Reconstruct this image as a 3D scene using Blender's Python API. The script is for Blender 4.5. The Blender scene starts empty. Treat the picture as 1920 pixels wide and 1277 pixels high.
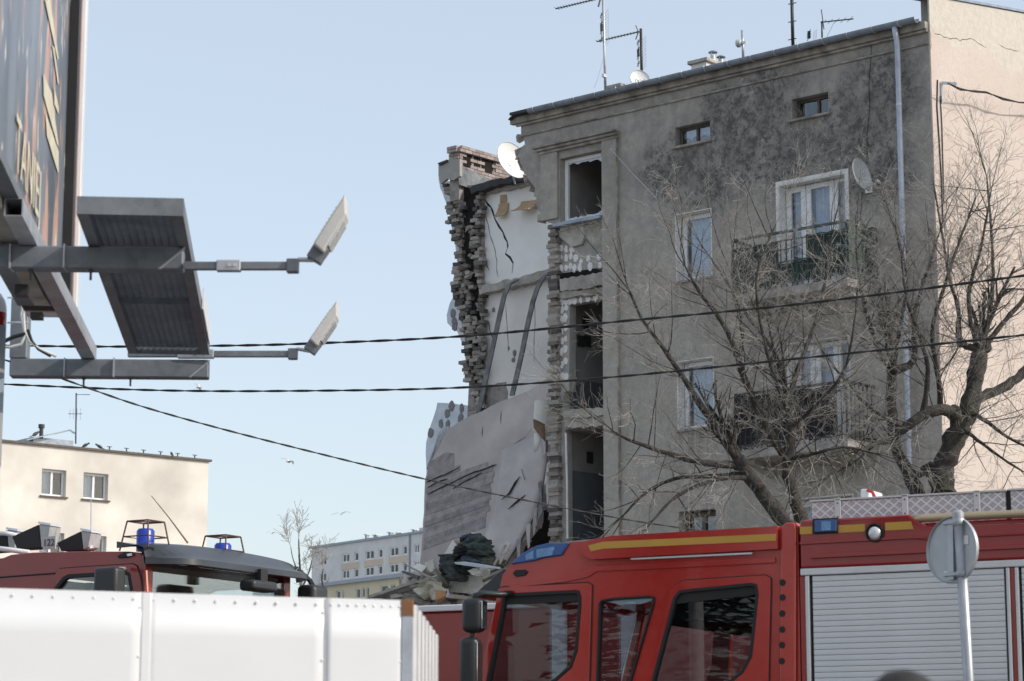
import bpy, bmesh, math, random
from mathutils import Vector, Matrix
from mathutils.geometry import tessellate_polygon
R = math.radians
rnd = random.Random(7)
SC = bpy.context.scene
COL = SC.collection

# ------------------------------------------------------------------ camera
F = 4640.0; PITCH = R(10.28); EYE = 1.6
cam = bpy.data.cameras.new('camera'); cam_o = bpy.data.objects.new('camera', cam); COL.objects.link(cam_o)
cam.sensor_width = 36.0; cam.lens = F/1920*36.0; cam.clip_start = 0.1; cam.clip_end = 6000
cam_o.location = (0, 0, EYE); cam_o.rotation_euler = (R(90)+PITCH, 0, 0)
cam.dof.use_dof = True; cam.dof.focus_distance = 30.0; cam.dof.aperture_fstop = 7.1
SC.camera = cam_o

# ------------------------------------------------------------------ street axes
A0 = R(48.6)
U = Vector((-math.sin(A0), math.cos(A0), 0)); V = Vector((math.cos(A0), math.sin(A0), 0))

# ------------------------------------------------------------------ sky and sun
SUN_EL = R(33)
sh = (-U*0.93 + V*0.37).normalized()
SUN = Vector((sh.x*math.cos(SUN_EL), sh.y*math.cos(SUN_EL), math.sin(SUN_EL)))
w = bpy.data.worlds.new('World'); SC.world = w; w.use_nodes = True
nt = w.node_tree; bg = nt.nodes['Background']
sky = nt.nodes.new('ShaderNodeTexSky'); sky.sky_type = 'NISHITA'; sky.sun_disc = False
sky.sun_elevation = SUN_EL; sky.sun_rotation = math.atan2(sh.x, sh.y)
sky.altitude = 80; sky.air_density = 1.0; sky.dust_density = 2.0; sky.ozone_density = 1.0
veil = nt.nodes.new('ShaderNodeMix'); veil.data_type = 'RGBA'; veil.blend_type = 'ADD'; veil.inputs[0].default_value = 1.0   # thin even high haze over the whole sky
veil.inputs[7].default_value = (3.6, 3.8, 3.95, 1)
nt.links.new(sky.outputs[0], veil.inputs[6]); nt.links.new(veil.outputs[2], bg.inputs[0]); bg.inputs[1].default_value = 0.10
sl = bpy.data.lights.new('sun', 'SUN'); sl.energy = 2.7; sl.angle = R(0.53); sl.color = (1.0, 0.94, 0.86)
so = bpy.data.objects.new('sun', sl); COL.objects.link(so)
so.rotation_euler = (-SUN).to_track_quat('-Z', 'Y').to_euler(); so.location = (30, -10, 40)
SC.view_settings.view_transform = 'Standard'; SC.view_settings.look = 'None'
SC.view_settings.gamma = 1.0; SC.view_settings.use_curve_mapping = False
SC.view_settings.exposure = 0.14

# ------------------------------------------------------------------ geometry helpers
sp_, cp_ = math.sin(PITCH), math.cos(PITCH)
def ray(x, y):                       # measuring aid: sight line through a point of the survey picture
    dx = (x-960)/F; dy = (638.5-y)/F
    return Vector((dx, cp_-dy*sp_, sp_+dy*cp_))
class Frame:
    def __init__(s, o, ea, eb):
        s.o = Vector(o); s.ea = ea; s.eb = eb
    def __call__(s, a, b, c): return s.o + s.ea*a + s.eb*b + Vector((0, 0, c))
    def hit(s, x, y, b=0.0):         # (a, c) on the plane b
        d = ray(x, y); k = (s.o.dot(s.eb)+b)/d.dot(s.eb)
        p = d*k; p.z += EYE; q = p-s.o
        return (q.dot(s.ea), p.z)
    def at(s, x, y, b=0.0):
        a, c = s.hit(x, y, b); return s(a, b, c)
def pt(x, y, Y):                     # point at forward distance Y
    d = ray(x, y); k = Y/d.y; p = d*k; p.z += EYE; return p

class MB:
    def __init__(s): s.v = []; s.f = []
    def add(s, vs, fs):
        n = len(s.v); s.v += [Vector(v) for v in vs]; s.f += [tuple(n+i for i in f) for f in fs]; return s
    def box(s, T, a0, a1, b0, b1, c0, c1):
        return s.add([T(a, b, c) for a in (a0, a1) for b in (b0, b1) for c in (c0, c1)],
                     [(0,1,3,2),(4,6,7,5),(0,4,5,1),(2,3,7,6),(0,2,6,4),(1,5,7,3)])
    def prism(s, T, loops, b0, b1):
        if callable(b0) is False:
            f0 = lambda a, c: b0
        else: f0 = b0
        f1 = b1 if callable(b1) else (lambda a, c: b1)
        if loops and not isinstance(loops[0][0], (tuple, list)): loops = [loops]
        tri = tessellate_polygon([[Vector((a, c, 0)) for a, c in l] for l in loops])
        fl = [p for l in loops for p in l]; n = len(fl)
        vs = [T(a, f0(a, c), c) for a, c in fl] + [T(a, f1(a, c), c) for a, c in fl]
        fs = [tuple(t) for t in tri] + [tuple(n+i for i in reversed(t)) for t in tri]
        k = 0
        for l in loops:
            m = len(l)
            for i in range(m):
                j = (i+1) % m; fs.append((k+i, k+j, n+k+j, n+k+i))
            k += m
        return s.add(vs, fs)
    def tube(s, pts, r, n=6, cap=True):
        pts = [Vector(p) for p in pts]; m = len(pts)
        rs = r if isinstance(r, (list, tuple)) else [r]*m
        vs = []; prev = None
        for i, p in enumerate(pts):
            t = (pts[min(i+1, m-1)]-pts[max(i-1, 0)])
            t = t.normalized() if t.length > 1e-9 else Vector((0, 0, 1))
            if prev is None:
                a = Vector((0, 0, 1)) if abs(t.z) < 0.9 else Vector((1, 0, 0))
                x = t.cross(a).normalized()
            else:
                x = prev - t*prev.dot(t)
                x = x.normalized() if x.length > 1e-6 else t.cross(Vector((0.3, 0.5, 0.8))).normalized()
            y = t.cross(x); prev = x
            for k in range(n):
                q = 2*math.pi*k/n; vs.append(p + (x*math.cos(q)+y*math.sin(q))*rs[i])
        fs = []
        for i in range(m-1):
            for k in range(n):
                k2 = (k+1) % n; fs.append((i*n+k, i*n+k2, (i+1)*n+k2, (i+1)*n+k))
        if cap and n > 2: fs += [tuple(range(n-1, -1, -1)), tuple((m-1)*n+k for k in range(n))]
        return s.add(vs, fs)
    def bar(s, p0, p1, w, h, up=(0, 0, 1)):
        p0, p1 = Vector(p0), Vector(p1); t = (p1-p0).normalized(); up = Vector(up)
        x = t.cross(up)
        if x.length < 1e-4: x = t.cross(Vector((1, 0, 0)))
        x.normalize(); y = x.cross(t).normalized()
        vs = [p + x*(i*w/2) + y*(j*h/2) for p in (p0, p1) for i in (-1, 1) for j in (-1, 1)]
        return s.add(vs, [(0,1,3,2),(4,6,7,5),(0,4,5,1),(2,3,7,6),(0,2,6,4),(1,5,7,3)])
    def lathe(s, c, axis, prof, n=16):
        c = Vector(c); z = Vector(axis).normalized()
        x = z.orthogonal().normalized(); y = z.cross(x); m = len(prof)
        vs = [c + z*h + (x*math.cos(2*math.pi*k/n)+y*math.sin(2*math.pi*k/n))*r for r, h in prof for k in range(n)]
        fs = [(i*n+k, i*n+(k+1) % n, (i+1)*n+(k+1) % n, (i+1)*n+k) for i in range(m-1) for k in range(n)]
        fs += [tuple(range(n-1, -1, -1)), tuple((m-1)*n+k for k in range(n))]
        return s.add(vs, fs)
    def sweep(s, rings, closed_ends=True):
        m = len(rings); n = len(rings[0]); vs = [p for r in rings for p in r]
        fs = [(i*n+k, i*n+(k+1) % n, (i+1)*n+(k+1) % n, (i+1)*n+k) for i in range(m-1) for k in range(n)]
        if closed_ends: fs += [tuple(range(n-1, -1, -1)), tuple((m-1)*n+k for k in range(n))]
        return s.add(vs, fs)
    def sheet(s, rows, th=None):      # grid of points, doubled by thickness along local normal
        nr = len(rows); nc = len(rows[0]); P = [[Vector(p) for p in r] for r in rows]
        if th is None:
            return s.add([p for r in P for p in r], [(i*nc+j, i*nc+j+1, (i+1)*nc+j+1, (i+1)*nc+j) for i in range(nr-1) for j in range(nc-1)])
        N = []
        for i in range(nr):
            for j in range(nc):
                a = P[min(i+1, nr-1)][j]-P[max(i-1, 0)][j]; b = P[i][min(j+1, nc-1)]-P[i][max(j-1, 0)]
                q = a.cross(b); N.append(q.normalized() if q.length > 1e-9 else Vector((0, 0, 1)))
        top = [p for r in P for p in r]; bot = [p-N[i]*th for i, p in enumerate(top)]; n = nr*nc
        fs = []
        for i in range(nr-1):
            for j in range(nc-1):
                a = i*nc+j; fs += [(a, a+1, a+nc+1, a+nc), (n+a, n+a+nc, n+a+nc+1, n+a+1)]
        edge = [j for j in range(nc)] + [i*nc+nc-1 for i in range(1, nr)] + [(nr-1)*nc+j for j in range(nc-2, -1, -1)] + [i*nc for i in range(nr-2, 0, -1)]
        for k in range(len(edge)):
            a, b = edge[k], edge[(k+1) % len(edge)]; fs.append((a, n+a, n+b, b))
        return s.add(top+bot, fs)
    def build(s, name, mat, parent=None, smooth=False, bevel=0, seg=2, origin=None, recalc=True):
        me = bpy.data.meshes.new(name)
        o0 = Vector(origin) if origin is not None else Vector((0, 0, 0))
        me.from_pydata([tuple(v-o0) for v in s.v], [], s.f)
        if recalc:
            bm = bmesh.new(); bm.from_mesh(me); bmesh.ops.recalc_face_normals(bm, faces=bm.faces); bm.to_mesh(me); bm.free()
        o = bpy.data.objects.new(name, me); COL.objects.link(o); o.location = o0
        if mat is not None: me.materials.append(mat)
        if smooth is True:
            for p in me.polygons: p.use_smooth = True
        elif smooth:
            auto_smooth(me, R(smooth))
        if bevel:
            m = o.modifiers.new('bevel', 'BEVEL'); m.width = bevel; m.segments = seg; m.limit_method = 'ANGLE'; m.angle_limit = R(35)
            m.use_clamp_overlap = True
        par(o, parent); return o
def auto_smooth(me, ang):
    bm = bmesh.new(); bm.from_mesh(me)
    for f in bm.faces: f.smooth = True
    for e in bm.edges:
        if len(e.link_faces) == 2: e.smooth = e.calc_face_angle(9) < ang
        else: e.smooth = False
    bm.to_mesh(me); bm.free()
ORG = {}
def par(o, parent):
    if parent is None: return
    o.parent = parent
    m = Matrix.Identity(4); p = parent; chain = []
    while p is not None: chain.append(p); p = p.parent
    M = Matrix.Identity(4)
    for p in reversed(chain):
        M = M @ p.matrix_parent_inverse @ Matrix.LocRotScale(p.location, p.rotation_euler, p.scale)
    o.matrix_parent_inverse = M.inverted()
def tag(o, label, cat, group=None, kind=None):
    if label: o['label'] = label
    if cat: o['category'] = cat
    if group: o['group'] = group
    if kind: o['kind'] = kind
    return o
def thing(name, label, cat, loc, group=None):
    o = bpy.data.objects.new(name, None); COL.objects.link(o); o.location = Vector(loc); o.empty_display_size = 0.2
    return tag(o, label, cat, group)
def inst(name, me, parent, loc, rot=(0, 0, 0), scale=(1, 1, 1)):
    o = bpy.data.objects.new(name, me); COL.objects.link(o)
    o.location = loc; o.rotation_euler = rot; o.scale = scale; par(o, parent); return o
def unit_box(name, mat, bev=0.0, jitter=0.0, seed=0):
    rr = random.Random(seed); bm = bmesh.new(); bmesh.ops.create_cube(bm, size=1)
    if jitter:
        for v in bm.verts: v.co += Vector((rr.uniform(-1, 1), rr.uniform(-1, 1), rr.uniform(-1, 1)))*jitter
    me = bpy.data.meshes.new(name); bm.to_mesh(me); bm.free(); me.materials.append(mat); return me

# ------------------------------------------------------------------ material helpers
def mat(name, col, rough=0.7, metal=0.0, var=0.12, scale=3.0, bump=0.0, bscale=40.0, col2=None, spec=0.5, coat=0.0, detail=6, var2=0.0, scale2=0.6):
    m = bpy.data.materials.new(name); m.use_nodes = True; t = m.node_tree; b = t.nodes['Principled BSDF']
    b.inputs['Roughness'].default_value = rough; b.inputs['Metallic'].default_value = metal
    b.inputs['Specular IOR Level'].default_value = spec; b.inputs['Coat Weight'].default_value = coat; b.inputs['Coat Roughness'].default_value = 0.04
    tc = t.nodes.new('ShaderNodeTexCoord')
    if var or col2:
        n = t.nodes.new('ShaderNodeTexNoise'); n.inputs['Scale'].default_value = scale; n.inputs['Detail'].default_value = detail; n.inputs['Roughness'].default_value = 0.62
        t.links.new(tc.outputs['Object'], n.inputs['Vector'])
        cr = t.nodes.new('ShaderNodeValToRGB'); cr.color_ramp.elements[0].position = 0.3; cr.color_ramp.elements[1].position = 0.72
        c1 = [c*(1-var) for c in col]; c2 = list(col2) if col2 else [min(1, c*(1+var)) for c in col]
        cr.color_ramp.elements[0].color = (*c1, 1); cr.color_ramp.elements[1].color = (*c2, 1)
        t.links.new(n.outputs['Fac'], cr.inputs['Fac']); out = cr.outputs['Color']
        if var2:
            n2 = t.nodes.new('ShaderNodeTexNoise'); n2.inputs['Scale'].default_value = scale2; n2.inputs['Detail'].default_value = 3
            t.links.new(tc.outputs['Object'], n2.inputs['Vector'])
            mr = t.nodes.new('ShaderNodeMapRange'); mr.inputs[1].default_value = 0.3; mr.inputs[2].default_value = 0.7; mr.inputs[3].default_value = 1-var2; mr.inputs[4].default_value = 1+var2
            t.links.new(n2.outputs['Fac'], mr.inputs[0])
            mx = t.nodes.new('ShaderNodeVectorMath'); mx.operation = 'SCALE'; t.links.new(out, mx.inputs[0]); t.links.new(mr.outputs[0], mx.inputs['Scale']); out = mx.outputs[0]
        t.links.new(out, b.inputs['Base Color'])
        rr = t.nodes.new('ShaderNodeMapRange'); rr.inputs[3].default_value = max(0, rough-0.08); rr.inputs[4].default_value = min(1, rough+0.08)
        t.links.new(n.outputs['Fac'], rr.inputs[0]); t.links.new(rr.outputs[0], b.inputs['Roughness'])
    else: b.inputs['Base Color'].default_value = (*col, 1)
    if bump:
        n = t.nodes.new('ShaderNodeTexNoise'); n.inputs['Scale'].default_value = bscale; n.inputs['Detail'].default_value = 5
        t.links.new(tc.outputs['Object'], n.inputs['Vector'])
        bp = t.nodes.new('ShaderNodeBump'); bp.inputs['Strength'].default_value = bump; bp.inputs['Distance'].default_value = 0.02
        t.links.new(n.outputs['Fac'], bp.inputs['Height']); t.links.new(bp.outputs[0], b.inputs['Normal'])
    return m
def glass(name, tint=(0.8, 0.85, 0.88), ior=1.5, rough=0.0, boost=1.0):
    m = bpy.data.materials.new(name); m.use_nodes = True; t = m.node_tree; t.nodes.remove(t.nodes['Principled BSDF'])
    o = t.nodes['Material Output']; tr = t.nodes.new('ShaderNodeBsdfTransparent'); tr.inputs[0].default_value = (*tint, 1)
    gl = t.nodes.new('ShaderNodeBsdfGlossy'); gl.inputs['Roughness'].default_value = rough; gl.inputs[0].default_value = (1, 1, 1, 1)
    fr = t.nodes.new('ShaderNodeFresnel'); fr.inputs[0].default_value = ior
    mu = t.nodes.new('ShaderNodeMath'); mu.operation = 'MULTIPLY'; mu.inputs[1].default_value = boost; mu.use_clamp = True
    mx = t.nodes.new('ShaderNodeMixShader')
    t.links.new(fr.outputs[0], mu.inputs[0]); t.links.new(mu.outputs[0], mx.inputs[0]); t.links.new(tr.outputs[0], mx.inputs[1]); t.links.new(gl.outputs[0], mx.inputs[2]); t.links.new(mx.outputs[0], o.inputs[0])
    return m
class NG:                            # tiny node-graph helper on an existing material
    def __init__(s, m): s.m = m; s.t = m.node_tree; s.b = s.t.nodes['Principled BSDF']; s.tc = s.t.nodes.new('ShaderNodeTexCoord')
    def n(s, ty, **kw):
        q = s.t.nodes.new(ty)
        for k, v in kw.items(): setattr(q, k, v)
        return q
    def l(s, a, b): s.t.links.new(a, b)
    def noise(s, scale, detail=5, rough=0.6, vec=None):
        q = s.n('ShaderNodeTexNoise'); q.inputs['Scale'].default_value = scale; q.inputs['Detail'].default_value = detail; q.inputs['Roughness'].default_value = rough
        s.l(vec if vec else s.tc.outputs['Object'], q.inputs['Vector']); return q.outputs['Fac']
    def rng(s, x, a, b, c=0.0, d=1.0):
        q = s.n('ShaderNodeMapRange'); s.l(x, q.inputs[0]); q.inputs[1].default_value = a; q.inputs[2].default_value = b; q.inputs[3].default_value = c; q.inputs[4].default_value = d; return q.outputs[0]
    def math(s, op, a, b=None):
        q = s.n('ShaderNodeMath', operation=op)
        for i, x in enumerate((a, b)):
            if x is None: continue
            if isinstance(x, (int, float)): q.inputs[i].default_value = x
            else: s.l(x, q.inputs[i])
        return q.outputs[0]
    def mix(s, f, a, b, mode='MIX'):
        q = s.n('ShaderNodeMix', data_type='RGBA', blend_type=mode)
        if isinstance(f, (int, float)): q.inputs[0].default_value = f
        else: s.l(f, q.inputs[0])
        for i, x in ((6, a), (7, b)):
            if isinstance(x, (tuple, list)): q.inputs[i].default_value = (*x, 1)
            else: s.l(x, q.inputs[i])
        return q.outputs[2]
    def bump(s, h, st=0.3, dist=0.02):
        q = s.n('ShaderNodeBump'); q.inputs['Strength'].default_value = st; q.inputs['Distance'].default_value = dist
        s.l(h, q.inputs['Height']); s.l(q.outputs[0], s.b.inputs['Normal'])
# ------------------------------------------------------------------ generalised tilted frame
class TFrame(Frame):
    def __init__(s, o, ea, eb, ec):
        s.o = Vector(o); s.ea = ea; s.eb = eb; s.ec = ec
    def __call__(s, a, b, c): return s.o + s.ea*a + s.eb*b + s.ec*c
    def hit(s, x, y, b=0.0):
        d = ray(x, y); e = Vector((0, 0, EYE)); k = ((s.o-e).dot(s.eb)+b)/d.dot(s.eb)
        q = e+d*k-s.o; return (q.dot(s.ea), q.dot(s.ec))
    def at(s, x, y, b=0.0):
        a, c = s.hit(x, y, b); return s(a, b, c)
B = Frame((7.44, 42.5, 0), U, V)          # facade: a runs left along the street, b into the house
G = Frame((7.44, 42.5, 0), V, U)          # the same house seen from its gable

# ------------------------------------------------------------------ materials
M = {}
def stucco_facade():
    m = bpy.data.materials.new('stained_stucco'); m.use_nodes = True; g = NG(m)
    n1 = g.noise(0.9, 7, 0.65); n2 = g.noise(7, 6, 0.7); n3 = g.noise(45, 4, 0.6)
    c = g.mix(g.rng(n1, 0.35, 0.7), (0.41, 0.375, 0.33), (0.54, 0.495, 0.44))
    c = g.mix(g.rng(n2, 0.35, 0.75, 0, 0.55), c, (0.27, 0.245, 0.22))
    # vertical rain streaks
    mp = g.n('ShaderNodeMapping'); mp.inputs['Scale'].default_value = (5, 5, 0.35); g.l(g.tc.outputs['Object'], mp.inputs[0])
    ns = g.noise(1.0, 5, 0.6, mp.outputs[0]); c = g.mix(g.rng(ns, 0.52, 0.75, 0, 0.38), c, (0.21, 0.20, 0.19))
    # algae blotches with their own outlines, made of many round spots
    mask = None
    for (x, y, rx) in ((1288, 318, 0.75), (1330, 345, 0.6), (1405, 268, 0.95), (1430, 200, 0.8), (1375, 225, 0.7), (1605, 245, 0.9), (1650, 180, 0.8), (1580, 330, 0.7), (1480, 300, 0.7), (1665, 320, 0.6), (1240, 320, 0.5), (1350, 200, 0.45), (1555, 265, 0.6)):
        p = B.at(x, y)
        vm = g.n('ShaderNodeVectorMath', operation='DISTANCE'); g.l(g.tc.outputs['Object'], vm.inputs[0]); vm.inputs[1].default_value = p
        q = g.rng(vm.outputs['Value'], rx*1.5, rx*0.1); mask = q if mask is None else g.math('MAXIMUM', mask, q)
    vo = g.n('ShaderNodeTexVoronoi'); vo.inputs['Scale'].default_value = 11.0; g.l(g.tc.outputs['Object'], vo.inputs['Vector'])
    nb = g.noise(3.2, 8, 0.75)
    spots = g.rng(g.math('ADD', g.math('MULTIPLY', mask, 0.62), g.math('SUBTRACT', nb, vo.outputs['Distance'])), 0.38, 0.62)
    soft = g.rng(g.math('MULTIPLY', mask, g.rng(nb, 0.3, 0.65)), 0.10, 0.75, 0, 0.9)
    st = g.math('MAXIMUM', g.math('MULTIPLY', spots, g.rng(mask, 0.02, 0.3, 0, 0.6)), soft)
    fine = g.rng(g.noise(11, 10, 0.8), 0.46, 0.56); mid = g.rng(g.noise(4.5, 9, 0.8), 0.42, 0.60)
    st = g.math('MINIMUM', g.math('ADD', g.math('MULTIPLY', st, 0.55), g.math('MULTIPLY', g.math('MULTIPLY', g.rng(mask, 0.0, 0.55), mid), g.math('ADD', g.math('MULTIPLY', fine, 0.75), 0.35))), 0.92)
    c = g.mix(st, c, (0.055, 0.054, 0.058))
    # rain streaks running down below the sills
    for (s0, s1, zt_) in ((4.85, 5.78, 11.08), (4.85, 5.78, 8.22), (4.85, 5.78, 13.74), (2.1, 3.02, 13.78)):
        dp = g.n('ShaderNodeVectorMath', operation='DOT_PRODUCT'); sb_ = g.n('ShaderNodeVectorMath', operation='SUBTRACT'); g.l(g.tc.outputs['Object'], sb_.inputs[0]); sb_.inputs[1].default_value = B.o
        g.l(sb_.outputs[0], dp.inputs[0]); dp.inputs[1].default_value = U; sz2 = g.n('ShaderNodeSeparateXYZ'); g.l(g.tc.outputs['Object'], sz2.inputs[0])
        near = g.math('MULTIPLY', g.math('MULTIPLY', g.rng(dp.outputs['Value'], s0-0.08, s0+0.03), g.rng(dp.outputs['Value'], s1+0.08, s1-0.03)), g.math('MULTIPLY', g.rng(sz2.outputs[2], zt_+0.02, zt_-0.03), g.rng(sz2.outputs[2], zt_-1.3, zt_-0.1)))
        mp2 = g.n('ShaderNodeMapping'); mp2.inputs['Scale'].default_value = (14, 14, 0.5); g.l(g.tc.outputs['Object'], mp2.inputs[0])
        c = g.mix(g.math('MULTIPLY', near, g.rng(g.noise(1.0, 4, 0.6, mp2.outputs[0]), 0.42, 0.65, 0, 0.6)), c, (0.14, 0.13, 0.12))
    sz = g.n('ShaderNodeSeparateXYZ'); g.l(g.tc.outputs['Object'], sz.inputs[0])
    grime = g.math('MULTIPLY', g.rng(g.math('ADD', sz.outputs[2], g.math('MULTIPLY', g.noise(0.8, 6, 0.7), 3.0)), 12.6, 15.2), g.rng(g.noise(2.6, 7, 0.75), 0.38, 0.62))
    c = g.mix(g.math('MULTIPLY', grime, 0.42), c, (0.13, 0.125, 0.125))
    c = g.mix(g.rng(g.noise(22, 10, 0.85), 0.52, 0.72, 0, 0.45), c, (0.15, 0.14, 0.13))
    # pale repair patch bands and grime below the eaves and sills
    c = g.mix(g.rng(n3, 0.3, 0.75, 0, 0.25), c, (0.2, 0.185, 0.17))
    g.l(c, g.b.inputs['Base Color']); g.b.inputs['Roughness'].default_value = 0.92; g.b.inputs['Specular IOR Level'].default_value = 0.2
    g.bump(g.math('ADD', n3, g.math('MULTIPLY', n2, 1.5)), 0.35, 0.02); return m
def stucco_gable():
    m = bpy.data.materials.new('peach_gable_render'); m.use_nodes = True; g = NG(m)
    n1 = g.noise(0.5, 6); n2 = g.noise(9, 6, 0.7); n3 = g.noise(50, 3)
    c = g.mix(g.rng(n1, 0.35, 0.68), (0.51, 0.43, 0.38), (0.59, 0.515, 0.46))
    c = g.mix(g.rng(n2, 0.4, 0.8, 0, 0.3), c, (0.42, 0.345, 0.29))
    sx = g.n('ShaderNodeSeparateXYZ'); g.l(g.tc.outputs['Object'], sx.inputs[0])
    zz = g.math('ADD', sx.outputs[2], g.math('MULTIPLY', g.noise(1.3, 6, 0.7), 1.5))
    # patched top band: x of the boundary falls away from the corner
    c2 = g.mix(g.rng(n2, 0.3, 0.75), (0.5, 0.46, 0.40), (0.62, 0.57, 0.50))
    c = g.mix(g.rng(zz, 15.62, 15.70), c, c2)
    g.l(c, g.b.inputs['Base Color']); g.b.inputs['Roughness'].default_value = 0.93; g.b.inputs['Specular IOR Level'].default_value = 0.2
    g.bump(g.math('ADD', n3, g.math('MULTIPLY', n2, 2.0)), 0.4, 0.02); return m
def chequer():
    m = bpy.data.materials.new('chequer_plate'); m.use_nodes = True; g = NG(m)
    g.b.inputs['Metallic'].default_value = 0.75; g.b.inputs['Roughness'].default_value = 0.42
    n = g.noise(6, 4); c = g.mix(g.rng(n, 0.3, 0.7), (0.60, 0.60, 0.62), (0.76, 0.76, 0.78)); g.l(c, g.b.inputs['Base Color']); return m
def poster_paint(name, col): return mat(name, col, 0.45, 0, 0.15, 6, 0, 40, None, 0.4)
def galv():
    m = bpy.data.materials.new('galvanised_steel'); m.use_nodes = True; g = NG(m)
    vo = g.n('ShaderNodeTexVoronoi'); vo.inputs['Scale'].default_value = 28; g.l(g.tc.outputs['Object'], vo.inputs['Vector'])
    n = g.noise(4, 6, 0.7)
    c = g.mix(g.rng(n, 0.32, 0.7), (0.115, 0.132, 0.150), (0.22, 0.245, 0.275)); c = g.mix(g.math('MULTIPLY', vo.outputs['Color'], 0.3), c, (0.30, 0.31, 0.33))
    g.l(c, g.b.inputs['Base Color']); g.b.inputs['Metallic'].default_value = 0.35; g.l(g.rng(n, 0.3, 0.7, 0.45, 0.68), g.b.inputs['Roughness']); return m
def bark():
    m = bpy.data.materials.new('tree_bark'); m.use_nodes = True; g = NG(m)
    n = g.noise(9, 7, 0.7); n2 = g.noise(1.6, 4); n3 = g.noise(40, 5, 0.7)
    c = g.mix(g.rng(n, 0.35, 0.7), (0.030, 0.026, 0.023), (0.12, 0.108, 0.094)); c = g.mix(g.rng(n2, 0.56, 0.7, 0, 0.5), c, (0.10, 0.105, 0.055))
    g.l(c, g.b.inputs['Base Color']); g.b.inputs['Roughness'].default_value = 0.95; g.bump(g.math('ADD', n, n3), 0.9, 0.05); return m
def car_paint(name, col, rough=0.22, var=0.08):
    m = bpy.data.materials.new(name); m.use_nodes = True; g = NG(m)
    n = g.noise(1.4, 6, 0.65); n2 = g.noise(14, 5, 0.7)
    c = g.mix(g.rng(n, 0.3, 0.7), tuple(x*(1-var) for x in col), tuple(x*(1+var) for x in col))
    c = g.mix(g.rng(n2, 0.6, 0.9, 0, 0.05), c, (0.30, 0.24, 0.2))
    g.l(c, g.b.inputs['Base Color']); g.l(g.rng(n2, 0.3, 0.8, rough, rough+0.16), g.b.inputs['Roughness']); g.b.inputs['Coat Weight'].default_value = 0.6; g.b.inputs['Coat Roughness'].default_value = 0.05; g.b.inputs['Specular IOR Level'].default_value = 0.3
    g.bump(g.noise(2.2, 2), 0.06, 0.05); return m

M['stucco'] = stucco_facade(); M['gable'] = stucco_gable(); M['chequer'] = chequer(); M['galv'] = galv(); M['bark'] = bark()
M['twig'] = mat('twig_bark', (0.31, 0.29, 0.26), 0.7, 0, 0.65, 3.0)
M['moulding'] = mat('weathered_cornice', (0.31, 0.285, 0.25), 0.9, 0, 0.5, 4, 0.4, 40, None, 0.2, var2=0.25)
M['brick'] = [mat('torn_brick', c, 0.95, 0, 0.35, 9, 0.8, 30, None, 0.2) for c in ((0.34, 0.295, 0.255), (0.43, 0.385, 0.345), (0.22, 0.195, 0.175), (0.48, 0.44, 0.395), (0.13, 0.12, 0.112))]
M['chim'] = [mat('chimney_brick', c, 0.9, 0, 0.25, 9, 0.5, 30, None, 0.2) for c in ((0.36, 0.30, 0.275), (0.42, 0.36, 0.335), (0.29, 0.245, 0.23))]
M['mortar'] = mat('rough_mortar', (0.32, 0.295, 0.27), 0.96, 0, 0.4, 5, 1.0, 18, None, 0.1)
M['rubble'] = mat('broken_masonry', (0.38, 0.35, 0.315), 0.96, 0, 0.4, 3, 0.8, 22, None, 0.1)
M['soot_void'] = mat('sooted_flue_and_void', (0.022, 0.02, 0.019), 0.95, 0, 0.5, 4, 0.6, 20, None, 0.1)  # flue soot; also paints the shade of the void beside the slab
M['white_plaster'] = mat('white_room_plaster', (0.86, 0.845, 0.81), 0.9, 0, 0.06, 1.3, 0.15, 30, (0.92, 0.915, 0.90), 0.2, var2=0.05)
M['cream_plaster_in'] = mat('offwhite_room_plaster', (0.77, 0.735, 0.69), 0.9, 0, 0.10, 1.1, 0.15, 30, (0.86, 0.835, 0.80), 0.2, var2=0.08)
M['stair_wall'] = mat('stairwell_wall', (0.36, 0.34, 0.32), 0.85, 0, 0.18, 2)
M['stair_dado'] = mat('stairwell_dado', (0.16, 0.17, 0.18), 0.55, 0, 0.15, 2)
M['inside'] = mat('room_wall', (0.30, 0.28, 0.26), 0.9, 0, 0.15, 1)
M['slab'] = mat('fallen_wall_paint', (0.43, 0.385, 0.365), 0.92, 0, 0.16, 1.2, 0.3, 25, None, 0.2, var2=0.16, scale2=0.5)
M['slab_dark'] = [mat('torn_panel_board', c, 0.9, 0, 0.3, 6, 0.4, 30, None, 0.2) for c in ((0.29, 0.265, 0.26), (0.33, 0.30, 0.29), (0.26, 0.24, 0.238))]
M['sheet'] = mat('pale_lining_board', (0.48, 0.44, 0.425), 0.85, 0, 0.12, 2, 0.25, 25, None, 0.3, var2=0.12)
M['lino_back'] = mat('linoleum_brown', (0.17, 0.10, 0.055), 0.8, 0, 0.25, 4)
M['lino_face'] = mat('linoleum_face', (0.62, 0.60, 0.54), 0.6, 0, 0.1, 4)
M['insul'] = mat('foam_insulation', (0.62, 0.66, 0.72), 0.9, 0, 0.12, 5, 0.5, 40, None, 0.2, var2=0.12)
M['insul_back'] = mat('foam_board_wall', (0.36, 0.345, 0.32), 0.92, 0, 0.16, 4, 0.4, 30, None, 0.2)
M['glue'] = mat('adhesive_dab', (0.74, 0.73, 0.71), 0.9, 0, 0.16, 18, 0.6, 40, None, 0.2)
M['glue_dark'] = mat('adhesive_dab_grey', (0.24, 0.235, 0.24), 0.9, 0, 0.2, 18, 0.6, 40, None, 0.2)
M['zinc'] = mat('zinc_gutter', (0.27, 0.31, 0.37), 0.4, 0.4, 0.25, 5)
M['pipe'] = mat('pale_downpipe', (0.42, 0.46, 0.54), 0.5, 0.25, 0.22, 4)
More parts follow.
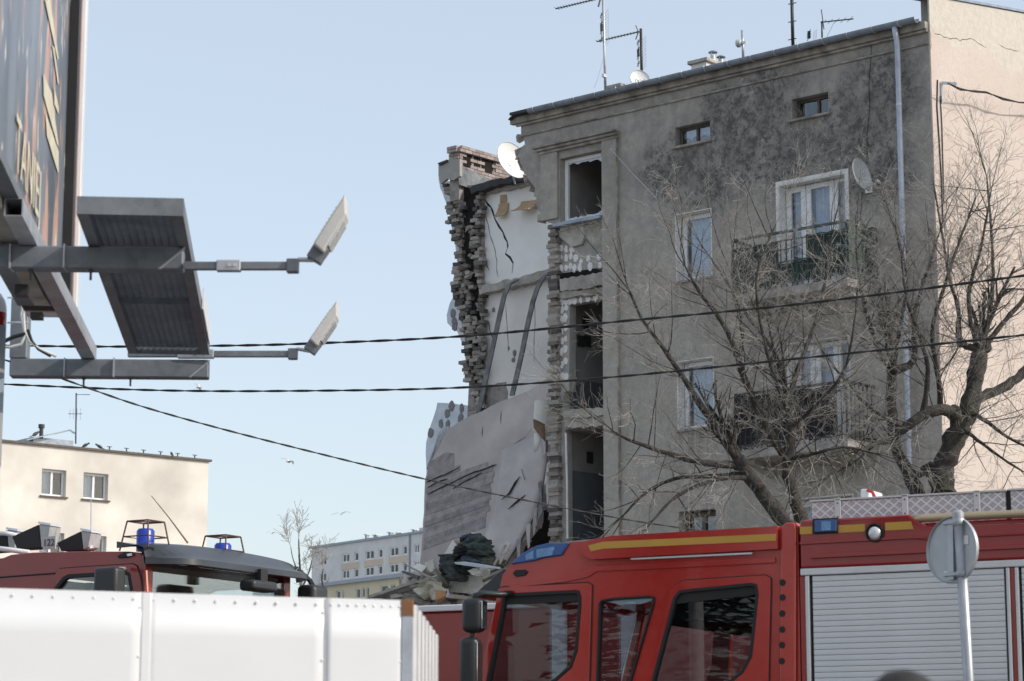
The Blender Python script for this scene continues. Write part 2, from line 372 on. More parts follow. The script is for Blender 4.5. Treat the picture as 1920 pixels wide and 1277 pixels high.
M['roof'] = mat('bitumen_roof', (0.05, 0.05, 0.052), 0.9, 0, 0.3, 3)
M['pvc'] = mat('white_window_frame', (0.80, 0.80, 0.80), 0.35, 0, 0.05, 5)
M['white_reveal'] = mat('white_reveal_plaster', (0.74, 0.72, 0.69), 0.85, 0, 0.12, 3, 0.2, 30)
M['old_wood'] = mat('weathered_window_wood', (0.115, 0.095, 0.08), 0.8, 0, 0.3, 8)
M['pane'] = glass('window_glass', (0.86, 0.90, 0.94), 1.5, 0, 1.0)
M['curtain'] = mat('net_curtain', (0.62, 0.66, 0.74), 0.9, 0, 0.10, 8)
M['lace'] = mat('lace_curtain', (0.62, 0.62, 0.62), 0.9, 0, 0.1, 20)
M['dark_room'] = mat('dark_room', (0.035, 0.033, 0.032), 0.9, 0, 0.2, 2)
M['concrete'] = mat('weathered_concrete', (0.37, 0.345, 0.31), 0.94, 0, 0.35, 3, 0.6, 25, None, 0.2, var2=0.2)
M['green_iron'] = mat('green_painted_iron', (0.035, 0.06, 0.052), 0.5, 0.1, 0.25, 6)
M['black_iron'] = mat('black_painted_iron', (0.018, 0.017, 0.017), 0.5, 0.1, 0.25, 6)
M['green_cloth'] = mat('green_balcony_screen', (0.038, 0.058, 0.048), 0.9, 0, 0.25, 3)
M['black_cloth'] = mat('dark_balcony_screen', (0.022, 0.021, 0.021), 0.9, 0, 0.3, 3)
M['dish'] = mat('dish_white', (0.80, 0.80, 0.78), 0.45, 0, 0.05, 5)
M['dish_grey'] = mat('dish_grey', (0.50, 0.52, 0.52), 0.5, 0, 0.08, 5)
M['letter_grey'] = mat('printed_grey', (0.22, 0.25, 0.30), 0.5, 0, 0)
M['letter_black'] = mat('printed_black', (0.02, 0.02, 0.022), 0.5, 0, 0)
M['steel_dark'] = mat('dark_steel', (0.055, 0.055, 0.058), 0.5, 0.4, 0.3, 8)
M['steel'] = mat('pale_steel', (0.52, 0.54, 0.57), 0.4, 0.6, 0.2, 8)
M['rail_strip'] = mat('grey_trunking', (0.15, 0.15, 0.15), 0.7, 0, 0.5, 6)
M['crack'] = mat('crack_shadow', (0.03, 0.028, 0.026), 0.95, 0, 0.2)
M['cable'] = mat('black_cable', (0.012, 0.012, 0.012), 0.55, 0, 0)
M['peel'] = mat('peeled_tan_board', (0.44, 0.30, 0.18), 0.8, 0, 0.2, 6)
M['asphalt'] = mat('asphalt', (0.062, 0.061, 0.06), 0.93, 0, 0.3, 2, 0.5, 60, None, 0.2, var2=0.2)
M['paving'] = mat('concrete_paving', (0.27, 0.26, 0.245), 0.93, 0, 0.25, 3, 0.3, 30)
M['kerb'] = mat('granite_kerb', (0.30, 0.29, 0.28), 0.9, 0, 0.2, 8)
# ------------------------------------------------------------------ ground, road, pavement
mb = MB(); mb.add([(-2500, -2500, 0), (2500, -2500, 0), (2500, 2500, 0), (-2500, 2500, 0)], [(0, 1, 2, 3)])
tag(mb.build('ground', M['paving']), None, None, kind='structure')
D0 = R(62.9); TU = Vector((-math.sin(D0), math.cos(D0), 0)); TV = Vector((math.cos(D0), math.sin(D0), 0))
RF = Frame((3, 17.5, 0), U, V)
mb = MB(); q = [RF(a, b, 0.004) for a, b in ((-70, -6), (90, -6), (90, 9), (-70, 9))]; mb.add(q, [(0, 1, 2, 3)])
tag(mb.build('road', M['asphalt']), None, None, kind='structure')
pv = MB(); pv.box(RF, -70, 90, 9.16, 13.0, 0, 0.12); pav = tag(pv.build('pavement', M['paving']), None, None, kind='structure')
kb = MB(); kb.box(RF, -70, 90, 9.0, 9.15, 0, 0.13); kb.build('kerb', M['kerb'], pav)

def rock(p, r, seed, flat=1.0):
    rr = random.Random(seed); bm = bmesh.new()
    for _ in range(11): bm.verts.new(Vector((rr.uniform(-1, 1), rr.uniform(-1, 1), rr.uniform(-1, 1)*flat))*r)
    h = bmesh.ops.convex_hull(bm, input=bm.verts); bmesh.ops.delete(bm, geom=[v for v in bm.verts if not v.link_faces], context='VERTS')
    bm.verts.index_update(); out = ([p+v.co for v in bm.verts], [[v.index for v in f.verts] for f in bm.faces]); bm.free(); return out
# ------------------------------------------------------------------ the damaged house
house = thing('apartment_house', 'grey stained apartment house with its end torn open, behind bare trees', 'house', (7.44, 42.5, 0))
ZE = 15.08; AL = 9.62
def px(lst, T=B, b=0.0): return [T.hit(x, y, b) for x, y in lst]
def rect(a0, a1, c0, c1): return [(a0, c0), (a1, c0), (a1, c1), (a0, c1)]
def jag(pts, amp, step, seed=1):     # make a torn edge out of a coarse one
    rr = random.Random(seed); out = []
    for i in range(len(pts)-1):
        p, q = Vector(pts[i]), Vector(pts[i+1]); L = (q-p).length; n = max(1, int(L/step))
        for k in range(n):
            r_ = p.lerp(q, k/n)
            if k or i: r_ += Vector((rr.uniform(-amp, amp), rr.uniform(-amp, amp)))
            out.append((r_.x, r_.y))
    out.append(tuple(pts[-1])); return out
torn = px([(977, 253), (985, 269), (972.5, 281), (976, 298), (981, 318), (993, 337), (1003, 357), (1005, 376), (1011, 398), (1020, 415)])
under = px([(1048, 421), (1050, 433), (1129, 414), (1129, 470), (1136, 490), (1141, 515), (1146, 540), (1147, 560), (1131, 565)])
low = px([(1131, 768), (1141, 778), (1145, 800), (1143, 870), (1151, 900), (1147, 950), (1160, 985), (1162, 1120)])
outer = [(0, 0), (0, ZE), (torn[0][0], ZE)] + jag(torn, 0.05, 0.07, 3) + jag(under, 0.022, 0.09, 4) + jag(low, 0.03, 0.1, 5) + [(low[-1][0], 0)]
SILL = [11.13, 8.27, 5.41, 2.55]
holes = [rect(4.88, 5.72, 13.78, 14.17), rect(2.17, 2.98, 13.82, 14.22), rect(7.56, 8.64, 12.72, 14.05)]
for i, z in enumerate(SILL):
    holes.append(rect(4.88, 5.74, z, z+1.32))
    holes.append(rect(1.84, 3.33 if i == 0 else 3.2, z-0.55, z+1.5 if i == 0 else z+1.36))
mb = MB(); mb.prism(B, [outer]+[list(h) for h in holes], 0.0, 0.38)
facade = mb.build('facade_wall', M['stucco'], house)
# broken edge of the facade, a skin of rubble behind the render
for k, (x, y) in enumerate(((978, 262), (975, 285), (980, 308), (990, 335), (1001, 352), (1008, 385), (1016, 408), (985, 322), (974, 292))):
    p = B.at(x, y, 0.2); c = MB(); rr = random.Random(k)
    c.add(*rock(p, 0.12, k+500)); c.build('masonry_lump', M['rubble'], facade)
# gable
gz = lambda b: 15.57+0.144*b
mb = MB(); mb.prism(G, [(-0.012, 0), (11, 0), (11, gz(11)), (-0.012, gz(0))], -0.035, -0.003); gable = mb.build('gable_wall', M['gable'], house)
mb = MB(); mb.prism(G, [(0.25, ZE), (11, ZE), (11, gz(11)+0.03), (0.25, gz(0.25)+0.03)], 0.0, 0.30); mb.build('parapet', M['stucco'], house)
mb = MB(); mb.prism(G, [(-0.05, gz(0)), (11, gz(11)+0.032), (11, gz(11)+0.075), (-0.05, gz(0)+0.045)], -0.07, 0.33); mb.build('parapet_coping', M['zinc'], house)
# cracks in the gable render
def ribbon(T, pts, w, b0, b1):
    m = MB(); n = len(pts); l = []
    for i, (a, c) in enumerate(pts):
        q = (i % 2)*0.4+0.6; l.append((a, c, w*q*(1 if 0 < i < n-1 else 0.2)))
    loop = [(a-wd*0.5, c+wd*0.6) for a, c, wd in l]+[(a+wd*0.5, c-wd*0.6) for a, c, wd in reversed(l)]
    m.prism(T, loop, b0, b1); return m
for sd, pl in ((1, [(1743, 45), (1752, 62), (1775, 70), (1800, 75), (1822, 72), (1840, 84), (1850, 90)]), (2, [(1742, 52), (1746, 75), (1744, 95)]), (3, [(1745, 125), (1748, 145)]), (4, [(1872, 82), (1890, 92), (1912, 96)])):
    ribbon(G, jag([G.hit(x, y, -0.035) for x, y in pl], 0.018, 0.10, sd), 0.010, -0.037, -0.0345).build('crack', M['crack'], gable)
# cornice, in steps, broken at its torn end
for (z0, z1, b0, al, sd) in ((14.68, 14.72, -0.035, 9.72, 1), (14.902, 14.95, -0.07, 9.80, 3), (14.952, 15.09, -0.12, 9.86, 4)):
    end = jag([(b0, z0), (b0, z1)], 0.02, 0.03, sd)
    mb = MB(); mb.box(B, 0.0, al+rnd.uniform(-0.05, 0.05), b0, -0.001, z0, z1); mb.build('cornice_moulding', M['moulding'], house, bevel=0.012)
# roof and gutter
mb = MB(); mb.prism(G, [(-0.27, 15.095), (11, 15.095+0.144*11.2), (11, 15.095+0.144*11.2+0.10), (-0.27, 15.155)], 0.31, 9.75); roof = mb.build('roof', M['roof'], house)
mb = MB(); mb.prism(B, [(9.2, 15.10), (9.70, 15.09), (9.80, 15.04), (9.84, 15.03), (9.78, 15.08), (9.6, 15.15), (9.2, 15.16)], -0.22, 0.9); mb.build('torn_roofing', M['roof'], roof)
gut = MB(); rings = []
for a in [0.10+i*(9.25-0.10)/24 for i in range(25)]:
    rg = [B(a, -0.23+0.088*math.cos(R(180+t)), 15.14+0.088*math.sin(R(180+t))) for t in range(0, 181, 20)] + [B(a, -0.23+0.080*math.cos(R(180+t)), 15.142+0.080*math.sin(R(180+t))) for t in range(180, -1, -20)]
    rings.append(rg)
gut.sweep(rings); gutter = gut.build('gutter', M['zinc'], house, smooth=40)
for i in range(17):
    a = 0.45+i*0.54; m = MB()
    m.tube([B(a, -0.23+0.094*math.cos(R(180+t)), 15.14+0.094*math.sin(R(180+t))) for t in range(-6, 187, 16)], 0.012, 5); m.build('gutter_strap', M['steel'], gutter)
mb = MB(); mb.tube([B(0.56, -0.23, 15.06), B(0.56, -0.225, 14.98), B(0.555, -0.19, 14.86), B(0.553, -0.17, 14.7)] + [B(0.553, -0.17, z) for z in (12, 9, 6, 3, 0.3)], 0.052, 12)
dp = mb.build('downpipe', M['pipe'], house, smooth=True)
for z in (13.6, 11.2, 8.8, 6.4, 4.0, 1.6):
    m = MB(); m.lathe(B(0.553, -0.17, z), (0, 0, 1), [(0.055, 0), (0.058, 0.01), (0.058, 0.05), (0.055, 0.06)], 12); m.build('pipe_bracket', M['steel'], dp)
# inside the house: floors, walls
for i, z in enumerate((13.35, 10.48, 7.62, 4.76, 1.9)):
    mb = MB(); mb.box(B, 0.05, 7.05, 0.385, 10.4, z-0.25, z); mb.build('floor_slab', M['inside'], house)
mb = MB(); mb.box(B, 0.0, 9.6, 10.45, 10.85, 0, 15.1+1.4); mb.build('rear_wall', M['inside'], house)
mb = MB(); mb.box(B, 0.0, 0.3, 0.382, 10.44, 0, 15.05); mb.build('end_wall', M['inside'], house)
mb = MB(); mb.box(B, 7.06, 7.2, 0.382, 3.495, 0, 15.0); stairR = mb.build('stair_wall', M['stair_wall'], house)
mb = MB(); mb.prism(G, [(0.36, 0), (3.49, 0), (3.49, 14.8), (0.36, 14.8)], 8.70, 8.93); cross = mb.build('stair_wall', M['stair_wall'], house)
for z0 in (3.6, 6.45, 8.75): 
    m = MB(); m.box(B, 8.685, 8.699, 0.37, 3.48, z0-0.1, z0+1.35 if z0 < 8 else z0+0.9); m.build('painted_dado', M['stair_dado'], cross)
mb = MB(); mb.box(B, 0.31, 9.0, 3.5, 3.72, 0, 15.05); mb.build('spine_wall', M['inside'], house)
for z in (12.2, 8.74, 5.9):
    m = MB(); m.prism(B, jag([(7.21, z-0.16), (8.69, z-0.16), (8.69, z+0.02), (7.21, z+0.02), (7.21, z-0.16)], 0.015, 0.12, int(z*10))[:-1], 0.16, 3.4); m.build('stair_landing', M['concrete'], house)
for x, y in ((1096, 605), (1087, 640), (1104, 858), (1100, 640)):
    a, c = B.hit(x, y, 0.0)
    m = MB(); d = ray(x, y); k = (B.o + U*8.7).dot(U)/d.dot(U); p = d*k; p.z += EYE; q = p-B.o
    m.box(B, 8.66, 8.684, q.dot(V)-0.09, q.dot(V)+0.09, p.z-0.11, p.z+0.11); m.build('meter_box', M['dark_room'], cross)

# ------------------------------------------------------------------ windows
def bars(T, a0, a1, c0, c1, w, b0, b1, mull=(), trans=()):
    m = MB(); m.box(T, a0, a0+w, b0, b1, c0, c1); m.box(T, a1-w, a1, b0, b1, c0, c1)
    m.box(T, a0+w, a1-w, b0, b1, c0, c0+w); m.box(T, a0+w, a1-w, b0, b1, c1-w, c1)
    for f in mull: x = a0+(a1-a0)*f; m.box(T, x-w*0.5, x+w*0.5, b0-0.004, b1, c0+w, c1-w)
    for f in trans: x = c0+(c1-c0)*f; m.box(T, a0+w, a1-w, b0-0.002, b1-0.003, x-w*0.45, x+w*0.45)
    return m
def curtain(T, a0, a1, c0, c1, b, waves, name, material, parent, amp=0.03, scallop=0):
    rows = []; n = waves*8
    for c_i in range(2):
        row = []
        for k in range(n+1):
            f = k/n; z = c1 if c_i == 0 else c0 + (abs(math.sin(f*math.pi*scallop))*0.07 if scallop else 0)
            row.append(T(a0+(a1-a0)*f, b+amp*math.sin(f*waves*2*math.pi), z))
        rows.append(row)
    m = MB(); m.sheet(rows); return m.build(name, material, parent, smooth=True, recalc=False)
def window(T, a0, a1, c0, c1, parent, frame, rec=0.17, fw=0.06, mull=(), trans=(), cur=True, sill=True, depth=0.07, lace=False):
    wnd = bars(T, a0+0.004, a1-0.004, c0+0.004, c1-0.004, fw, rec, rec+depth, mull, trans).build('window', frame, parent, bevel=0.006, seg=1)
    xs = [0.0]+list(mull)+[1.0]; zs = [0.0]+list(trans)+[1.0]
    for i in range(len(xs)-1):
        for j in range(len(zs)-1):
            p0 = a0+(a1-a0)*xs[i]+fw*0.4; p1 = a0+(a1-a0)*xs[i+1]-fw*0.4; q0 = c0+(c1-c0)*zs[j]+fw*0.4; q1 = c0+(c1-c0)*zs[j+1]-fw*0.4
            m = MB(); m.box(T, p0, p1, rec+depth*0.5, rec+depth*0.5+0.006, q0, q1); m.build('pane', M['pane'], wnd)
    if cur: curtain(T, a0+fw, a1-fw, c0+0.02, c1-0.02, rec+depth+0.10, 5, 'curtain', M['curtain'], wnd, 0.02)
    if lace: curtain(T, a0+fw*0.5, a1-fw*0.5, c0+(c1-c0)*0.36, c1-0.01, rec+depth+0.03, 4, 'curtain', M['lace'], wnd, 0.012, scallop=4)
    if sill:
        m = MB(); m.box(T, a0-0.05, a1+0.05, -0.07, rec-0.002, c0-0.045, c0+0.003); m.build('sill', M['moulding'], wnd, bevel=0.008)
    return wnd
window(B, 4.88, 5.72, 13.78, 14.17, house, M['old_wood'], 0.15, 0.05, (0.5,), (), False, True, 0.06, True)
window(B, 2.17, 2.98, 13.82, 14.22, house, M['old_wood'], 0.17, 0.05, (0.42,), (), False, True, 0.06)
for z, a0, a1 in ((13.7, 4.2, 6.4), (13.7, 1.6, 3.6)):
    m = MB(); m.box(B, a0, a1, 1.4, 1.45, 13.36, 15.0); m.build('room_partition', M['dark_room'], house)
for i, z in enumerate(SILL):
    a0, a1, c0, c1 = 4.88, 5.74, z, z+1.32
    # white painted reveal
    if i < 2:
        m = MB(); m.box(B, a1-0.015, a1+0.003, -0.004, 0.2, c0, c1); m.box(B, a0-0.003, a0+0.015, -0.004, 0.2, c0, c1)
        m.box(B, a0+0.016, a1-0.016, -0.004, 0.2, c1-0.015, c1+0.003); m.build('window_reveal', M['white_reveal'], house)
        m = MB(); l = [rect(a0-0.05, a1+0.06, c0, c1+0.07), rect(a0, a1, c0+0.001, c1)]
    window(B, a0+0.016, a1-0.016, c0, c1-0.016, house, M['pvc'] if i < 2 else M['old_wood'], 0.2, 0.085, (0.5,) if i >= 2 else (), (), i < 2, True)
    # balcony doors
    b0, b1, d0, d1 = 1.84, 3.33 if i == 0 else 3.2, z-0.55, z+1.5 if i == 0 else z+1.36
    m = MB(); m.box(B, b1-0.02, b1+0.003, -0.006, 0.2, d0, d1); m.box(B, b0-0.003, b0+0.02, -0.006, 0.2, d0, d1); m.box(B, b0+0.021, b1-0.021, -0.006, 0.2, d1-0.02, d1+0.003)
    m.build('door_reveal', M['white_reveal'], house)
    if i == 0:
        m = MB(); m.prism(B, [rect(b0-0.07, b1+0.05, d0, d1+0.07), rect(b0+0.001, b1-0.001, d0-0.0, d1)][0:1]+[rect(b0+0.001, b1-0.001, d0+0.002, d1)], -0.014, -0.002); m.build('door_surround', M['white_reveal'], house)
    w1 = window(B, b0+0.024, b0+0.024+0.36, d0+0.7, d1-0.024, house, M['pvc'], 0.2, 0.07, (), (), True, False)
    m = MB(); m.box(B, b0+0.024, b0+0.384, 0.18, 0.36, d0, d0+0.697); m.build('window_apron', M['white_reveal'], house)
    window(B, b0+0.39, b1-0.48, d0+0.02, d1-0.024, house, M['pvc'], 0.2, 0.10, (), (0.33,), True, False)
    window(B, b1-0.474, b1-0.024, d0+0.02, d1-0.024, house, M['pvc'], 0.2, 0.11, (), (), True, False)
for z, a0, a1 in [(z, a0, a1) for z in (10.49, 7.63, 4.77, 1.91) for a0, a1 in ((4.4, 6.6), (1.0, 4.0))]:
    m = MB(); m.box(B, a0, a1, 1.8, 1.85, z, z+2.58); m.build('room_partition', M['inside'], house)
# the landing window with shards left in its frame
wnd = bars(B, 7.565, 8.635, 12.725, 14.045, 0.075, 0.14, 0.22).build('window', M['pvc'], house, bevel=0.008, seg=1)
m = MB(); m.box(B, 7.53, 8.74, -0.12, 0.13, 12.64, 12.715); m.build('sill', M['zinc'], wnd, bevel=0.01)
bt = jag([(7.64, 12.86), (7.9, 12.84), (8.2, 12.83), (8.56, 12.83)], 0.025, 0.06, 8)
m = MB(); m.prism(B, [(7.64, 12.79)]+bt+[(8.56, 12.79)], 0.175, 0.181); m.build('glass_shard', M['curtain'], wnd)
bt = jag([(7.64, 13.86), (7.9, 13.93), (8.2, 13.945), (8.56, 13.93)], 0.03, 0.07, 9)
m = MB(); m.prism(B, [(7.64, 13.98)]+bt+[(8.56, 13.98)], 0.175, 0.181); m.build('glass_shard', M['curtain'], wnd)
# raised frame round the stair bay: pilasters, hood mould
m = MB(); m.box(B, 7.14, 7.52, -0.055, -0.001, 6.0, 14.36); m.build('pilaster', M['stucco'], house, bevel=0.012)
m = MB(); m.box(B, 8.67, 9.12, -0.055, -0.001, 12.83, 14.2); m.build('pilaster', M['stucco'], house, bevel=0.012)
m = MB(); m.box(B, 7.125, 7.139, -0.075, -0.001, 6.0, 14.36); m.build('pilaster_bead', M['moulding'], house, bevel=0.004)
for z0, z1, b0, a1 in ((14.20, 14.26, -0.075, 9.14), (14.263, 14.32, -0.12, 9.2), (14.322, 14.37, -0.17, 9.26)):
    m = MB(); m.box(B, 7.10, a1, b0, -0.0015, z0, z1); m.build('hood_mould', M['moulding'], house, bevel=0.01)

# ------------------------------------------------------------------ stripped stair bay below the landing window
bay_out = px([(1049, 424), (1150, 400), (1150, 1150), (1049, 1150)], B, 0.10)
w2 = px([(1068, 571), (1134, 560), (1134, 774), (1056, 782), (1056, 735), (1067, 733)], B, 0.10); w3 = px([(1060, 806), (1147, 796), (1149, 1008), (1062, 1015)], B, 0.10)
m = MB(); m.prism(B, [bay_out, w2, w3], 0.10, 0.30); bay = m.build('stripped_bay_wall', M['insul_back'], house)
def dab(T, a, c, r, b, material, parent, seed):
    rr = random.Random(seed); n = 12; m = MB()
    e_ = rr.uniform(0.75, 1.2); o = [(a+r*0.85*e_*(1+rr.uniform(-.2, .2))*math.cos(2*math.pi*k/n), c+r*1.1*(1+rr.uniform(-.2, .2))*math.sin(2*math.pi*k/n)) for k in range(n)]
    i_ = [(a+(x-a)*0.75, c+(z-c)*0.75) for x, z in o]
    m.sweep([[T(x, b, z) for x, z in o], [T(x, b-0.014, z) for x, z in o], [T(x, b-0.022, z) for x, z in i_]])
    m.build('adhesive_dab', material, parent)
k = 0
for (x, y) in ((1052, 466), (1062, 467), (1073, 468), (1052, 485), (1062, 484), (1071, 481), (1080, 484), (1090, 490), (1104, 486), (1124, 482), (1052, 504), (1062, 503), (1070, 500), (1078, 503), (1088, 502), (1107, 500), (1126, 497),
               (1055, 565), (1062, 567), (1070, 564), (1078, 564), (1090, 562), (1103, 560), (1118, 556), (1053, 582), (1062, 577), (1053, 600), (1060, 596), (1053, 622), (1061, 615), (1054, 640), (1061, 636), (1053, 660), (1060, 655), (1054, 684), (1061, 678), (1062, 706), (1054, 705)):
    a, c = B.hit(x, y, 0.10); dab(B, a, c, 0.062+0.02*rnd.random(), 0.099, M['glue'], bay, k); k += 1
# hanging lump of render under the sill, broken render right of it, torn floor edge
m = MB(); m.prism(B, px([(1047, 432), (1092, 420), (1096, 440), (1090, 458), (1070, 463), (1058, 452), (1048, 444)], B, 0.02), 0.02, 0.098); m.build('loose_render', M['concrete'], bay, bevel=0.012)
m = MB(); m.prism(B, jag(px([(1090, 424), (1130, 412), (1130, 476), (1118, 468), (1108, 462), (1104, 452), (1094, 446), (1090, 424)], B, 0.04), 0.012, 0.08, 12)[:-1], 0.04, 0.097); m.build('loose_render', M['moulding'], bay, bevel=0.008)
m = MB(); m.prism(B, px([(1050, 513), (1138, 500), (1143, 512), (1100, 516), (1050, 524)], B, 0.085), 0.085, 0.11); m.build('open_joint', M['soot_void'], bay)
for sd, pl, b0 in ((1, [(1049, 523), (1090, 517), (1143, 508), (1146, 530), (1100, 541), (1049, 546), (1049, 523)], -0.03), (2, [(1048, 548), (1100, 542), (1150, 534), (1149, 545), (1100, 554), (1049, 560), (1048, 548)], 0.0), (3, [(1056, 770), (1100, 766), (1142, 764), (1145, 776), (1100, 782), (1056, 784), (1056, 770)], -0.04), (4, [(1058, 785), (1146, 778), (1144, 796), (1100, 800), (1058, 803), (1058, 785)], 0.02)):
    m = MB(); m.prism(B, jag(px(pl, B, b0), 0.018, 0.07, sd+30)[:-1], b0, 0.26); m.build('broken_floor_edge', M['concrete' if sd != 2 else 'moulding'], bay, bevel=0.01)
# vertical conduit in the lower opening
m = MB(); m.tube([B.at(1061, 812, 0.05), B.at(1063, 900, 0.05), B.at(1064, 1010, 0.05)], 0.022, 6); m.build('conduit', M['white_reveal'], bay)

# ------------------------------------------------------------------ torn brick pier (end of the stair wall)
def brick_mesh(k, mats, seed):
    me = unit_box('brick', mats[k % len(mats)], 0, 0.04, seed); return me
BR = [brick_mesh(k, M['brick'], k) for k in range(10)]
m = MB(); m.box(B, 8.72, 8.93, 0.06, 0.355, 0, 12.75); pier = m.build('torn_wall_end', M['mortar'], house)
z = 5.3; k = 0; rz = math.atan2(U.y, U.x)
while z < 12.72:
    L = rnd.choice((0.27, 0.24, 0.25, 0.13, 0.26)); a = 8.815+rnd.uniform(-0.02, 0.03)
    inst('brick', BR[(k*7+k//3) % 10 if k % 4 else 1], pier, B(a, 0.05+rnd.uniform(-0.03, 0.03), z+0.033), (rnd.uniform(-.03, .03), rnd.uniform(-.03, .03), rz+rnd.uniform(-.1, .1)), (L, 0.14, 0.0765)); k += 1
    z += 0.079
# ------------------------------------------------------------------ exposed room wall, floor edge, cracks
TW = 3.5
rw = px([(902, 352), (930, 344), (960, 338), (1000, 332), (1062, 318), (1062, 505), (1030, 512), (960, 528), (902, 545)], B, TW)
m = MB(); m.prism(B, jag(rw[:5], 0.03, 0.12, 21)+rw[5:], TW, TW+0.25); room = m.build('exposed_room_wall', M['white_plaster'], house)
rw2 = px([(902, 549), (960, 533), (1030, 516), (1062, 508), (1062, 700), (1062, 900), (880, 900), (890, 700)], B, TW)
m = MB(); m.prism(B, rw2, TW, TW+0.25); room2 = m.build('exposed_room_wall', M['cream_plaster_in'], house)
m = MB(); m.prism(B, jag(px([(897, 537), (930, 530), (980, 518), (1034, 504), (1062, 498), (1062, 514), (1034, 520), (980, 532), (930, 545), (900, 552), (897, 537)], B, TW-0.22), 0.03, 0.1, 22)[:-1], TW-0.22, TW-0.001); m.build('broken_floor_edge', M['concrete'], house, bevel=0.015)
m = MB(); m.prism(B, jag(px([(896, 352), (925, 343), (965, 336), (995, 334), (1000, 346), (965, 352), (930, 360), (900, 366), (896, 352)], B, TW-0.1), 0.035, 0.1, 23)[:-1], TW-0.1, TW-0.001); m.build('broken_ceiling_edge', M['concrete'], house, bevel=0.015)
m = MB(); m.prism(B, jag(px([(880, 352), (920, 338), (965, 330), (992, 328), (990, 337), (960, 342), (922, 350), (885, 362), (880, 352)], B, TW-0.3), 0.02, 0.12, 24)[:-1], TW-0.3, TW+0.6); m.build('roofing_remnant', M['roof'], house)
for sd, pl, w_ in ((1, [(908, 372), (915, 383), (924, 397), (929, 412), (936, 424), (944, 436), (950, 452), (953, 462), (948, 476), (955, 484), (961, 495), (960, 513)], 0.035), (2, [(910, 400), (920, 440), (930, 480), (934, 520)], 0.012), (3, [(907, 470), (914, 500), (918, 508)], 0.015), (4, [(915, 600), (925, 640), (918, 660)], 0.02)):
    ribbon(B, jag([B.hit(x, y, TW) for x, y in pl], 0.022, 0.11, sd+40), w_, TW-0.005, TW+0.01).build('crack', M['crack'], room if sd < 4 else room2)
ribbon(B, jag([B.hit(x, y, TW) for x, y in ((948, 570), (951, 610), (953, 660))], 0.012, 0.2, 50), 0.012, TW-0.005, TW+0.01).build('crack', M['crack'], room2)
ribbon(B, jag([B.hit(x, y, TW) for x, y in ((1002, 556), (1003, 610), (1001, 680))], 0.012, 0.2, 51), 0.012, TW-0.005, TW+0.01).build('crack', M['crack'], room2)
for x, y, r_ in ((965, 662, 0.07), (963, 675, 0.05), (954, 653, 0.04), (926, 581, 0.05)):
    a, c = B.hit(x, y, TW); dab(B, a, c, r_, TW, M['glue_dark'], room2, int(x))
# grey damp patch low on the wall
m = MB(); m.prism(B, jag(px([(905, 728), (950, 714), (951, 748), (940, 760), (905, 772), (905, 728)], B, TW-0.01), 0.03, 0.12, 27)[:-1], TW-0.01, TW-0.002); m.build('bare_render_patch', M['mortar'], room2)
# peeled boards
def curl(T, x0, y0, x1, y1, b, bulge, material, name, parent):
    rows = []
    for i in range(7):
        f = i/6; row = []
        for x in (x0, x1):
            a, c = T.hit(x, y0+(y1-y0)*f+(x-x0)*-0.12, b); row.append(T(a, b-bulge*f*f, c))
        rows.append(row)
    m = MB(); m.sheet(rows, 0.02); return m.build(name, material, parent, smooth=40)
curl(B, 935, 382, 953, 408, TW-0.03, 0.16, M['peel'], 'peeled_board', room); curl(B, 977, 378, 1010, 400, TW-0.03, 0.35, M['peel'], 'peeled_board', room)
curl(B, 938, 366, 950, 380, TW-0.012, 0.02, M['peel'], 'peeled_paper', room)
# hanging trunking strips
for pl in ([(970, 526), (956, 534), (946, 556), (936, 600), (925, 650), (914, 700), (903, 752), (897, 775)], [(1032, 512), (1020, 520), (1008, 542), (1000, 566), (990, 610), (980, 660), (968, 712), (961, 742)]):
    m = MB(); pts = [B.at(x, y, TW-0.35-0.10*i) for i, (x, y) in enumerate(pl)]; rows = []
    for i, p in enumerate(pts): rows.append([p-U*0.065, p+U*0.065])
    m.sheet(rows, 0.03); m.build('hanging_trunking', M['rail_strip'], house, smooth=30)
# ------------------------------------------------------------------ sooty flue stack, torn open
m = MB(); m.prism(B, px([(832, 352), (905, 345), (904, 545), (902, 772), (876, 786), (880, 700), (872, 640), (862, 590), (858, 500), (862, 430), (850, 380)], B, 3.42), 3.42, 3.62); flue = m.build('flue_stack', M['mortar'], house)
m = MB(); m.prism(B, jag(px([(866, 352), (892, 350), (890, 430), (884, 470), (896, 540), (899, 600), (893, 640), (884, 640), (882, 540), (868, 470), (870, 420), (866, 352)], B, 3.39), 0.05, 0.12, 93)[:-1], 3.39, 3.419); m.build('sooty_channel', M['soot_void'], flue)
m = MB(); m.prism(B, jag(px([(885, 640), (905, 640), (903, 775), (890, 782), (892, 700), (885, 640)], B, 3.39), 0.04, 0.12, 94)[:-1], 3.39, 3.419); m.build('sooty_channel', M['soot_void'], flue)
tab = [(340, 826, 852, 905, 905), (352, 829, 858, 904, 905), (380, 840, 868, 893, 905), (430, 850, 871, 878, 905), (480, 846, 868, 882, 903), (530, 851, 884, 897, 905), (580, 857, 884, 899, 906), (640, 868, 905, 906, 906), (700, 872, 905, 906, 906), (740, 879, 905, 906, 906), (785, 872, 905, 906, 906)]
def itp(y):
    for p, q in zip(tab, tab[1:]):
        if p[0] <= y <= q[0]:
            f = (y-p[0])/(q[0]-p[0]); return [p[i]+(q[i]-p[i])*f for i in range(1, 5)]
    return list(tab[-1][1:])
y = 342.0; k = 0; nb = 0
